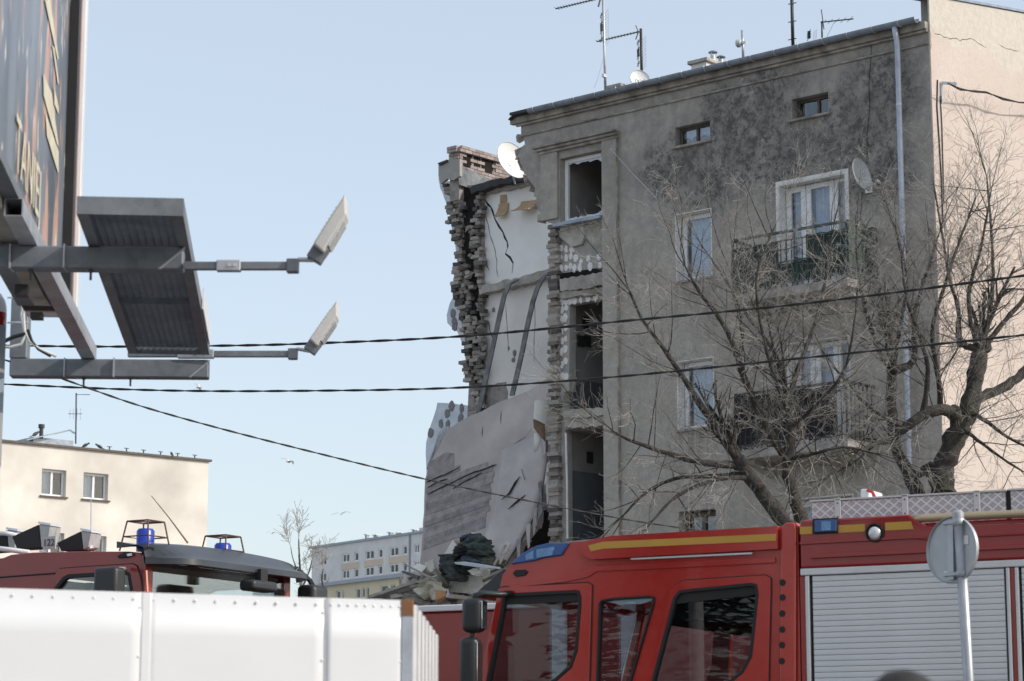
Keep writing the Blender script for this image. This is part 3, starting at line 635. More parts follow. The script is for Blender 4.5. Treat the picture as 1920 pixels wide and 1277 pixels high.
while y < 786:
    xl, xm, xn, xr = itp(y); xl += rnd.choice((-3, -1, 0, 2, 4))+5*math.sin(y*0.043)+2.5*math.sin(y*0.21)
    for s0, s1, rough in ((xl, xm, 0), (xn, xr, 1)):
        x = s0 + rnd.uniform(-2, 4)
        while x < s1-3:
            L = rnd.choice((21, 19, 11, 22)) if s1-x > 14 else 11
            if rnd.random() < 0.12: x += L*0.7; continue
            p = B.at(x+L*0.5, y - (x+L/2-870)*0.2, 3.36+rnd.choice((0, 0, 0, -0.03, 0.03))+rnd.uniform(-0.015, 0.015)+ (0.02 if rough else 0)); dirty = rnd.random()
            inst('brick', BR[(k*3+int(dirty*9)) % 10], flue, p, (rnd.uniform(-.05, .05), rnd.uniform(-.05, .05), rz+rnd.uniform(-.06, .06)), (L*0.0118, rnd.uniform(0.12, 0.16), 0.077)); k += 1; x += L+1.5
    y += 6.9
for i in range(46):       # lumps of mortar clinging to the torn masonry
    y = rnd.uniform(350, 775); xl, xm, xn, xr = itp(y); x = rnd.choice((rnd.uniform(xl+4, xm), rnd.uniform(xn-2, xr-2))); rr = random.Random(i+90)
    c = MB(); p = B.at(x, y, 3.36); c.add(*rock(p, rnd.uniform(0.07, 0.13), i+700, 0.8)); c.build('mortar_lump', M['mortar'] if i % 3 else M['rubble'], flue)
# chimney head
a0, zt = B.hit(861, 273, 3.2)
CH = lambda a, b, c: B(a0+a, 3.2+b, c)
m = MB(); m.box(CH, 0.02, 0.30, 0.02, 2.1, 14.7, zt-0.02); head = m.build('chimney_core', M['mortar'], house)
cb = [unit_box('brick', M['chim'][k % 3], 0, 0.015, k+60) for k in range(6)]
def course(z, out, off, skip=()):
    global k
    b = -0.125 if off else 0.0; h = 0.075
    while b < 2.05:
        L = 0.245; c0 = max(b, -out); c1 = min(b+L, 2.12)
        if c1-c0 > 0.05 and not any(s0 < (c0+c1)/2 < s1 for s0, s1 in skip):
            inst('brick', cb[k % 6], head, CH(0.01-out+0.0, (c0+c1)/2, z+h/2), (0, 0, math.atan2(V.y, V.x)), (c1-c0-0.012, 0.05+out*0.6, h-0.010)); k += 1
        b += L
    for j in range(2):
        c0 = 0.02+j*0.15; inst('brick', cb[(k+j) % 6], head, CH(c0+0.06, 0.0-out, z+h/2), (0, 0, rz), (0.138, 0.05+out*0.6, h-0.010))
z = zt-0.075; i = 0
holes_b = ((0.15, 0.42), (0.52, 0.72), (0.78, 1.16))
while z > 15.25:
    course(z, 0.05 if i < 2 else 0.0, i % 2, holes_b if 2 <= i < 6 else ()); z -= 0.077; i += 1
for s0, s1 in holes_b:
    m = MB(); m.box(CH, 0.0, 0.019, s0, s1, zt-0.075*6.1, zt-0.155); m.build('vent_opening', M['soot_void'], head)
m = MB(); m.prism(G, [(3.12, 15.02), (4.6, 14.95), (4.6, 15.33), (3.9, 15.36), (3.12, 15.50)], a0-0.07, a0-0.045); m.build('flashing', mat('sooty_tin', (0.16, 0.17, 0.18), 0.6, 0.2, 0.6, 5), head)
m = MB(); m.prism(B, px([(822, 306), (838, 300), (862, 298), (862, 330), (850, 338), (838, 335), (826, 345), (822, 330)], B, 3.1), 3.1, 3.18); m.build('flashing', M['insul_back'], head)
m = MB(); m.prism(B, px([(820, 306), (838, 299), (838, 303), (824, 310)], B, 3.05), 3.05, 3.2); m.build('flashing_lip', M['roof'], head)
# foam insulation boards of the lost end gable, seen from their glued side
ins = [([(822, 334), (826, 352), (834, 372), (842, 395), (845, 420), (850, 445), (858, 480), (880, 480), (880, 400), (860, 345)], [(843, 394)]),
       ([(856, 515), (852, 540), (849, 560), (843, 568), (837, 590), (838, 606), (846, 614), (858, 622), (866, 645), (880, 650), (880, 515)], [(850, 588), (853, 612), (852, 603)]),
       ([(866, 640), (873, 660), (874, 698), (884, 700), (884, 640)], []),
       ([(820, 755), (845, 756), (880, 760), (890, 790), (860, 815), (836, 835), (812, 880), (799, 890), (798, 850), (799, 830), (806, 800), (814, 780)], [(847, 761), (866, 765), (839, 775), (864, 785), (827, 794), (840, 797), (808, 812)])]
for i, (pl, dots) in enumerate(ins):
    m = MB(); m.prism(B, jag(px(pl+[pl[0]], B, 3.75), 0.012, 0.14, i+70)[:-1], 3.75, 3.83); o = m.build('insulation_board', M['insul'], house)
    for j, (x, y) in enumerate(dots): a, c = B.hit(x, y, 3.75); dab(B, a, c, 0.10, 3.749, M['glue_dark'], o, i*9+j)
# ------------------------------------------------------------------ balconies
def balcony(zf, a0, a1, out, iron, cloth, scr, hgt=1.02):
    m = MB(); m.box(B, a0, a1, -out, -0.005, zf-0.16, zf); bal = m.build('balcony', M['mortar'], house, bevel=0.012)
    m = MB()
    m.prism(G, [(-out*0.8, zf-0.163), (-0.006, zf-0.163), (-0.006, zf-0.42), (-out*0.75, zf-0.22)], a0+0.1, a0+0.28); m.build('bracket', M['concrete'], bal)
    m = MB(); m.prism(G, [(-out*0.8, zf-0.163), (-0.006, zf-0.163), (-0.006, zf-0.42), (-out*0.75, zf-0.22)], a1-0.28, a1-0.1); m.build('bracket', M['concrete'], bal)
    zt = zf+hgt; b = -out+0.03
    for z_, w_ in ((zt, 0.045), (zt-0.16, 0.022), (zt-0.55, 0.022), (zf+0.08, 0.025)):
        m = MB(); m.bar(B(a0+0.02, b, z_), B(a1-0.02, b, z_), w_, w_); m.bar(B(a0+0.02, b, z_), B(a0+0.02, -0.01, z_), w_, w_); m.bar(B(a1-0.02, b, z_), B(a1-0.02, -0.01, z_), w_, w_); m.build('rail', iron, bal)
    n = int((a1-a0)/0.115)
    for i in range(n+1):
        a = a0+0.02+(a1-a0-0.04)*i/n; m = MB(); post = i in (0, n)
        m.bar(B(a, b, zf), B(a, b, zt-(0.0 if post else 0.16)), 0.035 if post else 0.016, 0.035 if post else 0.016, U); m.build('baluster', iron, bal)
    for j in range(1, 7):
        for a in (a0+0.02, a1-0.02):
            m = MB(); m.bar(B(a, b+(out-0.04)*j/7, zf), B(a, b+(out-0.04)*j/7, zt-0.02), 0.016, 0.016, U); m.build('baluster', iron, bal)
    for (f0, f1, z0, z1) in scr:
        rows = []
        for zz in (zf+z0, zf+z1):
            rows.append([B(a0+(a1-a0)*(f0+(f1-f0)*t/24), b+0.03+0.012*math.sin(t*1.3), zz+0.012*math.sin(t*0.9)) for t in range(25)])
        m = MB(); m.sheet(rows, 0.006); m.build('screen', cloth, bal, smooth=40)
    return bal
# front diamonds on the upper balcony
bu = balcony(10.46, 1.22, 3.74, 0.95, M['green_iron'], M['green_cloth'], [(0.0, 0.36, 0.1, 0.9), (0.60, 1.0, 0.08, 0.86), (0.36, 0.60, 0.08, 0.45)])
for f in (0.42, 0.52, 0.585):
    a = 1.22+2.52*f; m = MB(); z = 10.46+0.66
    m.tube([B(a-0.05, -0.925, z), B(a, -0.925, z+0.07), B(a+0.05, -0.925, z), B(a, -0.925, z-0.07), B(a-0.05, -0.925, z)], 0.008, 4); m.build('ornament', M['green_iron'], bu)
m = MB(); rows = [[B(1.2, -0.93+0.92*t/8, z)+U*0.012*math.sin(t*2) for t in range(9)] for z in (10.5, 11.5)]; m.sheet(rows, 0.006); m.build('screen', M['green_cloth'], bu)
bl = balcony(7.60, 1.30, 3.74, 0.95, M['black_iron'], M['black_cloth'], [(0.10, 1.0, 0.06, 0.98)])
bg_ = balcony(4.74, 1.22, 3.74, 0.95, M['black_iron'], M['black_cloth'], [(0.0, 1.0, 0.06, 0.98)])
# facade cables
m = MB(); m.tube([B(a, -0.02, c) for a, c in px([(1635, 62), (1634, 110), (1630, 160), (1632, 200), (1627, 250), (1627, 300)])], 0.006, 4); m.build('facade_cable', M['cable'], house)
m = MB(); m.tube([B(a, -0.02, c) for a, c in px([(1618, 360), (1615, 400), (1612, 430)])], 0.006, 4); m.build('facade_cable', M['cable'], house)
m = MB(); m.tube([B(a, -0.10, c) for a, c in px([(1150, 280), (1190, 325), (1235, 372)])], 0.008, 4); m.build('facade_cable', M['steel'], house)
# ------------------------------------------------------------------ the fallen wall leaning into the gap
th = math.atan2(2.0, 7.0)
NS = (V*math.cos(th) - Vector((0, 0, 1))*math.sin(th)).normalized(); WS = (V*math.sin(th) + Vector((0, 0, 1))*math.cos(th)).normalized()
S = TFrame(B(8.0, 0.1, 4.0), U, NS, WS)
slab = thing('fallen_wall', 'large mauve grey wall slab leaning into the torn end of the house', 'wall slab', S(2.0, 0, -3.8))
sp0 = [(838, 806), (858, 793), (878, 781), (903, 771), (945, 750), (990, 733), (1010, 722), (1036, 700), (1042, 760), (1039, 850), (1031, 900), (1014, 958), (990, 1005), (962, 1045), (930, 1100), (925, 1180), (780, 1180), (786, 1075), (793, 1000), (797, 900), (805, 872), (838, 806)]
m = MB(); m.prism(S, (jag(px(sp0[:9], S), 0.015, 0.2, 81)[:-1]+jag(px(sp0[8:16], S), 0.075, 0.12, 82)[:-1]+jag(px(sp0[15:], S), 0.015, 0.22, 83)[:-1]), 0.0, 0.16); body = m.build('slab_face', M['slab'], slab, bevel=0.012)
# torn boards of the painted band
k = 0
for i in range(13):
    yl = 893+i*10.6; l0 = (799-i*0.55+rnd.uniform(0, 3), yl); f1 = (928-i*1.4+rnd.uniform(-3, 3), yl-41-rnd.uniform(0, 2))
    if i < 2: f1 = (862+i*52, yl-22-i*16)
    w_ = 10.3; q = [l0, f1, (f1[0], f1[1]+w_), (l0[0], l0[1]+w_)]
    m = MB(); hh = px(q, S, -0.02); m.prism(S, hh, -0.008-rnd.uniform(0, 0.008), -0.001); m.build('board', M['slab_dark'][k % 3], body); k += 1
for q in ([(803, 868), (836, 848), (851, 850), (851, 886), (802, 905)],):
    m = MB(); m.prism(S, px(q, S, -0.01), -0.012, -0.001); m.build('board', M['slab_dark'][0], body)
for pl in ([(800, 905), (850, 884), (862, 877)], [(803, 928), (850, 905), (890, 886), (932, 872)], [(850, 917), (870, 905), (905, 887)], [(803, 915), (820, 905), (840, 899)]):
    ribbon(S, jag(px(pl, S), 0.012, 0.12, len(pl)+60), 0.03, -0.03, -0.015).build('split', M['crack'], body)
for pl in ([(905, 800), (904, 820)], [(940, 770), (939, 795)], [(1020, 775), (1000, 800), (985, 820), (965, 832)]):
    ribbon(S, jag(px(pl, S), 0.012, 0.12, len(pl)+66), 0.02, -0.004, 0.01).build('split', M['crack'], body)
from mathutils import noise as mno
# pale lining board peeling off the slab
rows = []
L_ = [(940, 845), (932, 900), (922, 950), (910, 1000), (900, 1050), (896, 1085)]; R_ = [(1024, 812), (1030, 862), (1020, 915), (1004, 965), (980, 1010), (950, 1060)]
for i in range(6):
    row = []
    for t in range(9):
        f = t/8; x = L_[i][0]+(R_[i][0]-L_[i][0])*f; y = L_[i][1]+(R_[i][1]-L_[i][1])*f
        x += 5*mno.noise(Vector((i*1.7, t*0.9, 2.0)))*(1.6 if t in (0, 8) else 0.3); a, c = S.hit(x, y, -0.02); row.append(S(a, -0.02-0.05*math.sin(f*math.pi*0.8)-0.02*mno.noise(Vector((i*1.1, t*1.3, 5.0)))-0.008*i*f, c))
    rows.append(row)
m = MB(); m.sheet(rows, 0.02); lin = m.build('lining_board', M['sheet'], slab, smooth=True)
for pl in ([(975, 893), (966, 905), (955, 925), (940, 937)], [(985, 928), (970, 940), (952, 955)], [(978, 880), (984, 900)]):
    pts = [S.at(x, y, -0.10) for x, y in pl]; m = MB(); m.tube(pts, [0.006+0.02*math.sin(math.pi*i/(len(pts)-1)) for i in range(len(pts))], 5); m.build('split', M['crack'], lin)
rb = random.Random(77)
for q, (x, y, L, w_) in enumerate(((1030, 868, 42, 9), (1026, 892, 55, 7), (1016, 925, 48, 10), (1004, 955, 50, 8), (1034, 842, 40, 6), (990, 985, 44, 9), (1012, 905, 60, 6), (972, 1012, 40, 9), (1020, 820, 34, 7))):
    rows = []; bend = rb.uniform(0.15, 0.45); sx_ = rb.uniform(-14, 4)
    for i in range(8):
        f = i/7; hw2 = w_*0.5*(1-0.6*f)
        rows.append([S.at(x+sx_*f-hw2, y+L*f, -0.10-bend*f*f), S.at(x+sx_*f+hw2, y+L*f-4, -0.10-bend*f*f*0.8-0.05*f)])
    m = MB(); m.sheet(rows, 0.008); m.build('torn_strip', (M['sheet'], M['slab'], M['rail_strip'], M['slab_dark'][0])[q % 4], slab, smooth=40)
# curled linoleum hanging from the pier
lino = thing('linoleum', 'curled sheet of linoleum, white outside and brown inside, hanging beside the brick pier', 'flooring', S.at(1015, 860, -0.4))
rows = []
for i in range(9):
    f = i/8; row = []
    for t in range(13):
        g_ = t/12; an = g_*math.pi*1.25; p = S.at(1020-4*f, 752+52*f, -0.35); row.append(p + U*(0.19*math.cos(an)) - V*(0.20*math.sin(an)) + Vector((0, 0, -0.25*g_*f)))
    rows.append(row)
m = MB(); m.sheet(rows, 0.012); m.build('roll', M['lino_face'], lino, smooth=True)
rows = [[S.at(1000+22*g, 785+10*g+f*28*(0.6+g*0.6), -0.55-0.25*math.sin(f*2.4)) for g in (0, .33, .66, 1)] for f in (0, .25, .5, .75, 1)]
m = MB(); m.sheet(rows, 0.01); m.build('flap_inside', M['lino_back'], lino, smooth=True)
rows = [[S.at(1001+17*g*(1-f*0.6), 812+f*36-4*g, -0.6) for g in (0, .5, 1)] for f in (0, .5, 1)]
m = MB(); m.sheet(rows, 0.01); m.build('flap', M['lino_face'], lino, smooth=True)
# net curtain caught on the insulation
cur = []
for i in range(9):
    f = i/8; row = []
    for t in range(29):
        g = t/28; xl = 826-26*f**0.8; xr = 842-20*f**1.5; x = xl+(xr-xl)*g; y = 806+74*f-8*g*(1-f)
        a, c = B.hit(x, y, 2.4); row.append(B(a, 2.4+0.05*math.sin(g*26+f*2)*f, c))
    cur.append(row)
m = MB(); m.sheet(cur, 0.004); tag(m.build('net_curtain', mat('grey_net', (0.42, 0.43, 0.45), 0.85, 0, 0.25, 9), None, smooth=True), 'grey crumpled net curtain hanging on the edge of the leaning wall slab', 'curtain')
# black sheet painting the deep shade of the empty gap right of the slab
m = MB(); m.prism(B, jag(px([(1042, 690), (1046, 1150), (930, 1150), (980, 1010), (1025, 890), (1030, 800)], B, 2.9), 0.03, 0.3, 4), 2.9, 3.3); m.build('void_backing', M['soot_void'], slab)
# ------------------------------------------------------------------ rubble heap
H = Frame(B(10.2, -1.6, 0), U, V)
def heap_h(a, b):
    return 5.75*math.exp(-((a-0.2)/3.6)**2-((b)/2.4)**2)
m = MB(); rows = []
for i in range(29):
    row = []
    for j in range(21):
        a = -7+14*i/28; b = -4.5+8*j/20; row.append(H(a, b, heap_h(a, b)-0.12+rnd.uniform(-0.09, 0.09)))
    rows.append(row)
m.sheet(rows)
heap = m.build('rubble', M['rubble'], None); tag(heap, 'heap of broken grey masonry and dust at the foot of the torn house', 'rubble', kind='stuff')
cols = [[], [], [], []]
rr2 = random.Random(5)
mats = [M['rubble'], M['mortar'], M['brick'][1], mat('pale_chunk', (0.52, 0.50, 0.47), 0.95, 0, 0.2, 6)]
acc = [MB() for _ in mats]
for i in range(2600):
    a = rr2.gauss(0, 2.6); b = rr2.gauss(-0.9, 1.2)
    if abs(a) > 6.8: continue
    z = heap_h(a, b); r_ = rr2.choice((0.06, 0.09, 0.12, 0.16, 0.22)); acc[rr2.randrange(4)].add(*rock(H(a, b, z), r_, i, rr2.choice((1, 0.5, 0.3))))
for q, mm in zip(acc, mats): tag(q.build('rubble_chunks', mm, heap), None, None, kind='stuff')
# single pieces one can pick out
HB = -1.5
def hp(x, y, b=0.0): return B.at(x, y, HB+b)
def board(name, label, cat, pl, b0, tilt, th_, material, grp=None, bev=0.008):
    m = MB(); h = px(pl, B, HB+b0); m.prism(B, h, lambda a, c: HB+b0+tilt*(c-h[0][1]), lambda a, c: HB+b0+th_+tilt*(c-h[0][1])); return tag(m.build(name, material, None, bevel=bev), label, cat, grp)
wood_g = mat('weathered_timber', (0.30, 0.27, 0.23), 0.85, 0, 0.3, 7, 0.4, 40); wood_d = mat('dark_timber', (0.12, 0.105, 0.09), 0.85, 0, 0.35, 7, 0.4, 40)
pale = mat('pale_chipboard', (0.56, 0.53, 0.46), 0.8, 0, 0.2, 12, 0.2, 60); white_b = mat('white_laminate', (0.72, 0.69, 0.64), 0.5, 0, 0.10, 5)
board('wall_panel', 'pale chipped panel lying across the front of the rubble heap', 'panel', [(832, 1109), (842, 1076), (905, 1081), (899, 1116), (870, 1112)], -0.6, 0.4, 0.05, pale)
board('roof_deck', 'long dark roof deck of boards sloping down the rubble behind the white fence', 'roof piece', [(690, 1122), (758, 1096), (800, 1084), (812, 1090), (800, 1106), (770, 1122)], -0.9, 0.6, 0.08, wood_d)
board('rafter', 'grey weathered rafter along the top of the dark roof deck', 'timber', [(688, 1117), (755, 1094), (803, 1081), (806, 1085), (757, 1099), (690, 1123)], -1.05, 0.3, 0.09, wood_g)
board('batten', 'thin pale batten sticking out left above the dark roof deck', 'timber', [(758, 1060), (760, 1058), (819, 1088), (818, 1091)], -1.2, 0, 0.05, wood_g)
board('plank', 'short dark plank pointing left over the heap below the pale batten', 'timber', [(750, 1072), (756, 1070), (786, 1080), (784, 1087)], -1.0, 0.2, 0.06, wood_d)
board('plaster_sheet', 'white plaster sheet with a bright corner at the left end of the heap', 'panel', [(768, 1068), (780, 1056), (800, 1062), (790, 1076)], -0.7, 0.3, 0.05, white_b)
board('plaster_sheet', 'beige bent plaster sheet standing upright left of the dark blankets', 'panel', [(795, 1056), (812, 1048), (815, 1070), (808, 1074)], -0.75, 0.1, 0.05, pale)
board('shelf_board', 'narrow pale blue board lying over the dark blankets', 'board', [(851, 1054), (870, 1053), (926, 1062), (928, 1066), (905, 1065), (854, 1058)], -1.3, 0, 0.18, mat('pale_blue_laminate', (0.46, 0.50, 0.54), 0.5, 0, 0.1, 6))
board('chipped_sheet', 'grey curved sheet leaning at the right of the dark blankets', 'panel', [(918, 1030), (948, 1014), (955, 1020), (940, 1062), (925, 1062)], -0.5, 0.25, 0.05, M['sheet'])
board('plaster_sheet', 'small light board standing above the top of the dark blankets', 'panel', [(883, 997), (902, 1007), (900, 1018), (884, 1010)], -0.3, 0.1, 0.05, pale)
board('timber_end', 'short dark upright timber stub beside the top of the dark blankets', 'timber', [(901, 1009), (905, 1009), (904, 1020), (900, 1020)], -0.4, 0, 0.1, wood_d)
board('torn_card', 'crumpled light card lying under the pale blue board', 'card', [(876, 1070), (893, 1063), (905, 1074), (890, 1079)], -1.2, 0.5, 0.03, pale)
board('torn_card', 'bent beige card at the right end of the chipped panel', 'card', [(905, 1066), (918, 1068), (918, 1088), (906, 1083)], -1.0, 0.1, 0.03, pale)
for i, (x, y, s_) in enumerate(((792, 1108, 0.22), (806, 1102, 0.25), (815, 1110, 0.22), (800, 1093, 0.2), (825, 1104, 0.2))):
    pos = ('leftmost', 'upper left', 'middle', 'topmost', 'rightmost')[i]
    m = MB(); m.add(*rock(hp(x, y, -1.1), s_, 300+i, 0.8)); tag(m.build('insulation_lump', mat('yellow_grey_wool', (0.44, 0.42, 0.33), 0.95, 0, 0.25, 9, 0.6, 30)), pos+' lump of yellowish wool insulation left of the chipped panel', 'insulation', 'lumps of insulation in the rubble')
m = MB(); m.add(*rock(hp(828, 1117, -1.2), 0.13, 77)); tag(m.build('orange_bundle', mat('orange_cloth', (0.40, 0.20, 0.09), 0.8, 0, 0.3, 6)), 'small orange brown bundle at the foot of the heap', 'bundle')
m = MB(); m.add([hp(836, 1120, -1.25), hp(844, 1120, -1.2), hp(840, 1102, -1.2), hp(841, 1118, -1.0)], [(0, 1, 2), (0, 2, 3), (1, 3, 2), (0, 3, 1)]); tag(m.build('paper_scrap', mat('lilac_paper', (0.46, 0.43, 0.52), 0.8, 0, 0.1, 6)), 'small pointed lilac paper scrap at the foot of the heap', 'paper')
for q, (p0, p1, w_, lab, mm) in enumerate((((770, 1100), (836, 1094), 0.10, 'grey plank lying flat below the pale batten', wood_g), ((815, 1066), (838, 1098), 0.07, 'short upright grey stick left of the hanging blanket', wood_g), ((905, 1090), (950, 1070), 0.09, 'dark timber slanting up beside the fire truck visor', wood_d), ((926, 1060), (948, 1022), 0.05, 'thin pale stick leaning against the curved sheet', wood_g), ((745, 1112), (800, 1096), 0.06, 'narrow dark batten on the roof deck', wood_d), ((842, 1118), (880, 1122), 0.12, 'broken plank end at the very foot of the heap', wood_g), ((932, 1046), (958, 1030), 0.04, 'bent pale strip above the grey curved sheet', wood_g))):
    m = MB(); m.bar(hp(p0[0], p0[1], -1.0-0.05*q), hp(p1[0], p1[1], -0.7-0.05*q), w_, w_*0.6); tag(m.build('plank', mm, None, bevel=0.006, seg=1), lab, 'timber')
# carton, standing on its corner
car = thing('carton', 'pale open carton tipped on its corner, left of the dark blankets', 'box', hp(838, 1045, -0.6))
def quad(name, pl, b_, material, parent):
    m = MB(); m.prism(B, px([p[:2] for p in pl], B, HB+b_), HB+b_, HB+b_+0.03); return m.build(name, material, parent)
m = MB(); m.prism(B, px([(826, 1050), (849, 1012), (859, 1025), (847, 1042)], B, HB-0.7), HB-0.7, HB-0.66); m.build('side', white_b, car)
m = MB(); p0, p1, p2 = hp(849, 1012, -0.7), hp(859, 1025, -0.7), hp(847, 1042, -0.7); q0, q1, q2 = hp(872, 1017, -0.3), hp(872, 1026, -0.3), hp(860, 1042, -0.3)
m.add([p0, p1, q1, q0, p0+V*.03, p1+V*.03, q1+V*.03, q0+V*.03], [(0, 1, 2, 3), (7, 6, 5, 4), (0, 4, 5, 1), (1, 5, 6, 2), (2, 6, 7, 3), (3, 7, 4, 0)]); m.build('flap', M['peel'], car)
m = MB(); m.add([p1, p2, q2, q1, p1+V*.03, p2+V*.03, q2+V*.03, q1+V*.03], [(0, 1, 2, 3), (7, 6, 5, 4), (0, 4, 5, 1), (1, 5, 6, 2), (2, 6, 7, 3), (3, 7, 4, 0)]); m.build('side', wood_d, car)
# blankets: crumpled dark cloth heap
dark_cl = mat('dark_blanket', (0.05, 0.062, 0.062), 0.9, 0, 0.6, 7, 0.3, 25); 
bk = thing('blankets', 'heap of dark crumpled blankets and clothes on top of the rubble', 'blankets', hp(890, 1060, -0.35))
cl = [dark_cl, mat('dark_green_cloth', (0.035, 0.05, 0.042), 0.9, 0, 0.6, 7), mat('slate_blue_cloth', (0.05, 0.065, 0.09), 0.9, 0, 0.5, 7), mat('charcoal_cloth', (0.025, 0.025, 0.027), 0.9, 0, 0.5, 7), mat('olive_cloth', (0.075, 0.08, 0.06), 0.9, 0, 0.5, 7)]
rb = random.Random(41)
for q, (x, y, rx, rz_, tl) in enumerate(((890, 1022, 26, 13, 0.3), (878, 1032, 22, 13, 0.2), (905, 1032, 24, 12, -0.35), (892, 1040, 30, 11, -0.1), (915, 1044, 22, 10, -0.5), (872, 1045, 24, 13, 0.5), (858, 1052, 20, 11, 0.7), (900, 1052, 32, 9, -0.15), (880, 1056, 24, 9, 0.1), (925, 1054, 16, 8, -0.4), (846, 1060, 14, 12, 0.9), (862, 1066, 14, 11, 1.2), (845, 1074, 11, 10, 1.3), (886, 1013, 15, 9, 0.6), (855, 1083, 10, 7, 0.2))):
    c0 = hp(x, y, -0.45+rb.uniform(-.15, .15)-0.004*(y-1020)); s_ = 49/F; a_, b_ = rx*s_, rz_*s_; rows = []
    for i in range(23):
        ph = math.pi*i/22; row = []
        for j in range(37):
            t = 2*math.pi*j/36; p = Vector((math.sin(ph)*math.cos(t), math.sin(ph)*math.sin(t), math.cos(ph)))
            f = 1+0.38*mno.noise(p*1.7+Vector((q*3.1, 1, 2)))+0.22*abs(math.sin(5*p.z+4*p.x*math.cos(q)+3*mno.noise(p*2.2+Vector((q, 0, 0)))))-0.12
            p = p*f; X = p.x*a_*math.cos(tl)-p.z*b_*math.sin(tl); Z = p.x*a_*math.sin(tl)+p.z*b_*math.cos(tl)
            row.append(c0+U*(-X)+V*p.y*0.3+Vector((0, 0, Z)))
        rows.append(row)
    m = MB(); m.sheet(rows); m.build('blanket', cl[(q*3+q//4) % 5], bk, smooth=True, recalc=False)
rows = []
for i in range(30):
    f = i/29; row = []; cx = hp(842-6*math.sin(f*3)+8*f, 1040+38*f, -0.9)
    for j in range(20):
        t = 2*math.pi*j/20; r_ = 0.20*(1-0.45*f)*(1+0.35*mno.noise(Vector((math.cos(t)*1.5, math.sin(t)*1.5, f*5)))+0.15*math.sin(t*5+f*9))
        row.append(cx + U*r_*math.cos(t) + V*r_*0.8*math.sin(t))
    rows.append(row)
m = MB(); m.sweep(rows); tag(m.build('blankets', dark_cl, None, smooth=True), 'dark blanket hanging down the left side of the blanket heap', 'blankets')
# ------------------------------------------------------------------ text helper
def text_mesh(body, size, T3, material, name, parent, ext=0.002):
    cu = bpy.data.curves.new(name, 'FONT'); cu.body = body; cu.size = size; cu.extrude = ext; cu.align_x = 'CENTER'; cu.align_y = 'CENTER'; cu.resolution_u = 3
    o = bpy.data.objects.new(name, cu); COL.objects.link(o); dg = bpy.context.evaluated_depsgraph_get(); me = bpy.data.meshes.new_from_object(o.evaluated_get(dg))
    bpy.data.objects.remove(o); bpy.data.curves.remove(cu)
    me.transform(T3); me.materials.clear(); me.materials.append(material)
    q = bpy.data.objects.new(name, me); COL.objects.link(q); par(q, parent); return q
def basis(o, x, y):
    x = Vector(x).normalized(); y = Vector(y); z = x.cross(y).normalized(); y = z.cross(x).normalized()
    return Matrix(((x.x, y.x, z.x, o.x), (x.y, y.y, z.y, o.y), (x.z, y.z, z.z, o.z), (0, 0, 0, 1)))
# ------------------------------------------------------------------ dishes
def dish(name, label, c, nrm, r, material, arm=True, mount=None, group=None, asp=1.0):
    nrm = Vector(nrm).normalized(); c = Vector(c); up = (Vector((0, 0, 1))-nrm*nrm.z).normalized(); sd = up.cross(nrm).normalized()
    d = thing(name, label, 'satellite dish', mount if mount is not None else c, group)
    rings = []; n = 28
    for f in (1.0, 0.85, 0.65, 0.4, 0.12):
        rings.append([c + nrm*(0.16*r*(f*f-1)*2.0) + (sd*math.cos(2*math.pi*k/n)*asp + up*math.sin(2*math.pi*k/n))*r*f for k in range(n)])
    back = [[p - nrm*0.012 for p in rg] for rg in rings]
    m = MB(); m.sweep(list(reversed(rings))+back, True); m.build('reflector', material, d, smooth=50)
    m = MB(); m.tube([c+nrm*0.002+(sd*math.cos(2*math.pi*k/n)*asp+up*math.sin(2*math.pi*k/n))*r for k in range(n+1)], 0.008, 5); m.build('rim', M['dish_grey'], d, smooth=True)
    if arm:
        f_ = c+nrm*r*1.0-up*r*0.9
        m = MB(); m.tube([c-up*r*0.98, f_], 0.012, 6); m.build('feed_arm', M['steel'], d)
        m = MB(); m.lathe(f_, (c+up*0.05-f_), [(0.018, -0.05), (0.03, 0), (0.03, 0.05), (0.022, 0.06)], 10); m.build('feed_horn', M['dish_grey'], d, smooth=40)
    if mount is not None:
        m = MB(); m.tube([c-nrm*0.3*r, c-nrm*0.3*r-up*0.05, Vector(mount)], 0.02, 6); m.build('mount', M['steel'], d)
    return d
dish('satellite_dish', 'large white satellite dish at the torn edge beside the brick chimney', B.at(962, 300, 2.6), (0.62, -0.72, 0.28), 0.44, M['dish'], False, B.at(966, 345, 2.9))
ds = dish('satellite_dish', 'small grey satellite dish fixed to the facade right of the balcony door', B.at(1616, 326, -0.32), (0.72, -0.66, 0.2), 0.30, M['dish_grey'], True, B.at(1630, 358, -0.01), asp=0.9)
c = B.at(1619, 326, -0.36)
for a_, b_ in (((-0.03, 0), (0.03, 0)), ((0, -0.04), (0, 0.04))):
    m = MB(); m.bar(c-V*0.03+U*a_[0]+Vector((0, 0, a_[1])), c-V*0.03+U*b_[0]+Vector((0, 0, b_[1])), 0.018, 0.004); m.build('emblem', M['letter_grey'], ds)
m = MB(); s_ = 0.05; m.tube([c-V*0.03+U*x+Vector((0, 0, z)) for x, z in ((-s_, -s_*1.2), (s_, -s_*1.2), (s_, s_*1.2), (-s_, s_*1.2), (-s_, -s_*1.2))], 0.006, 4); m.build('emblem', M['letter_grey'], ds)
m = MB(); m.box(B, B.hit(1630, 352)[0]-0.07, B.hit(1630, 352)[0]+0.07, -0.03, -0.004, B.hit(1630, 352)[1]-0.1, B.hit(1630, 352)[1]+0.1); m.build('wall_plate', M['dish'], ds)
zr = lambda b: 15.2+0.144*b
c = B.at(1200, 148, 2.2); nn = Vector((0.25, -0.92, 0.3)).normalized()
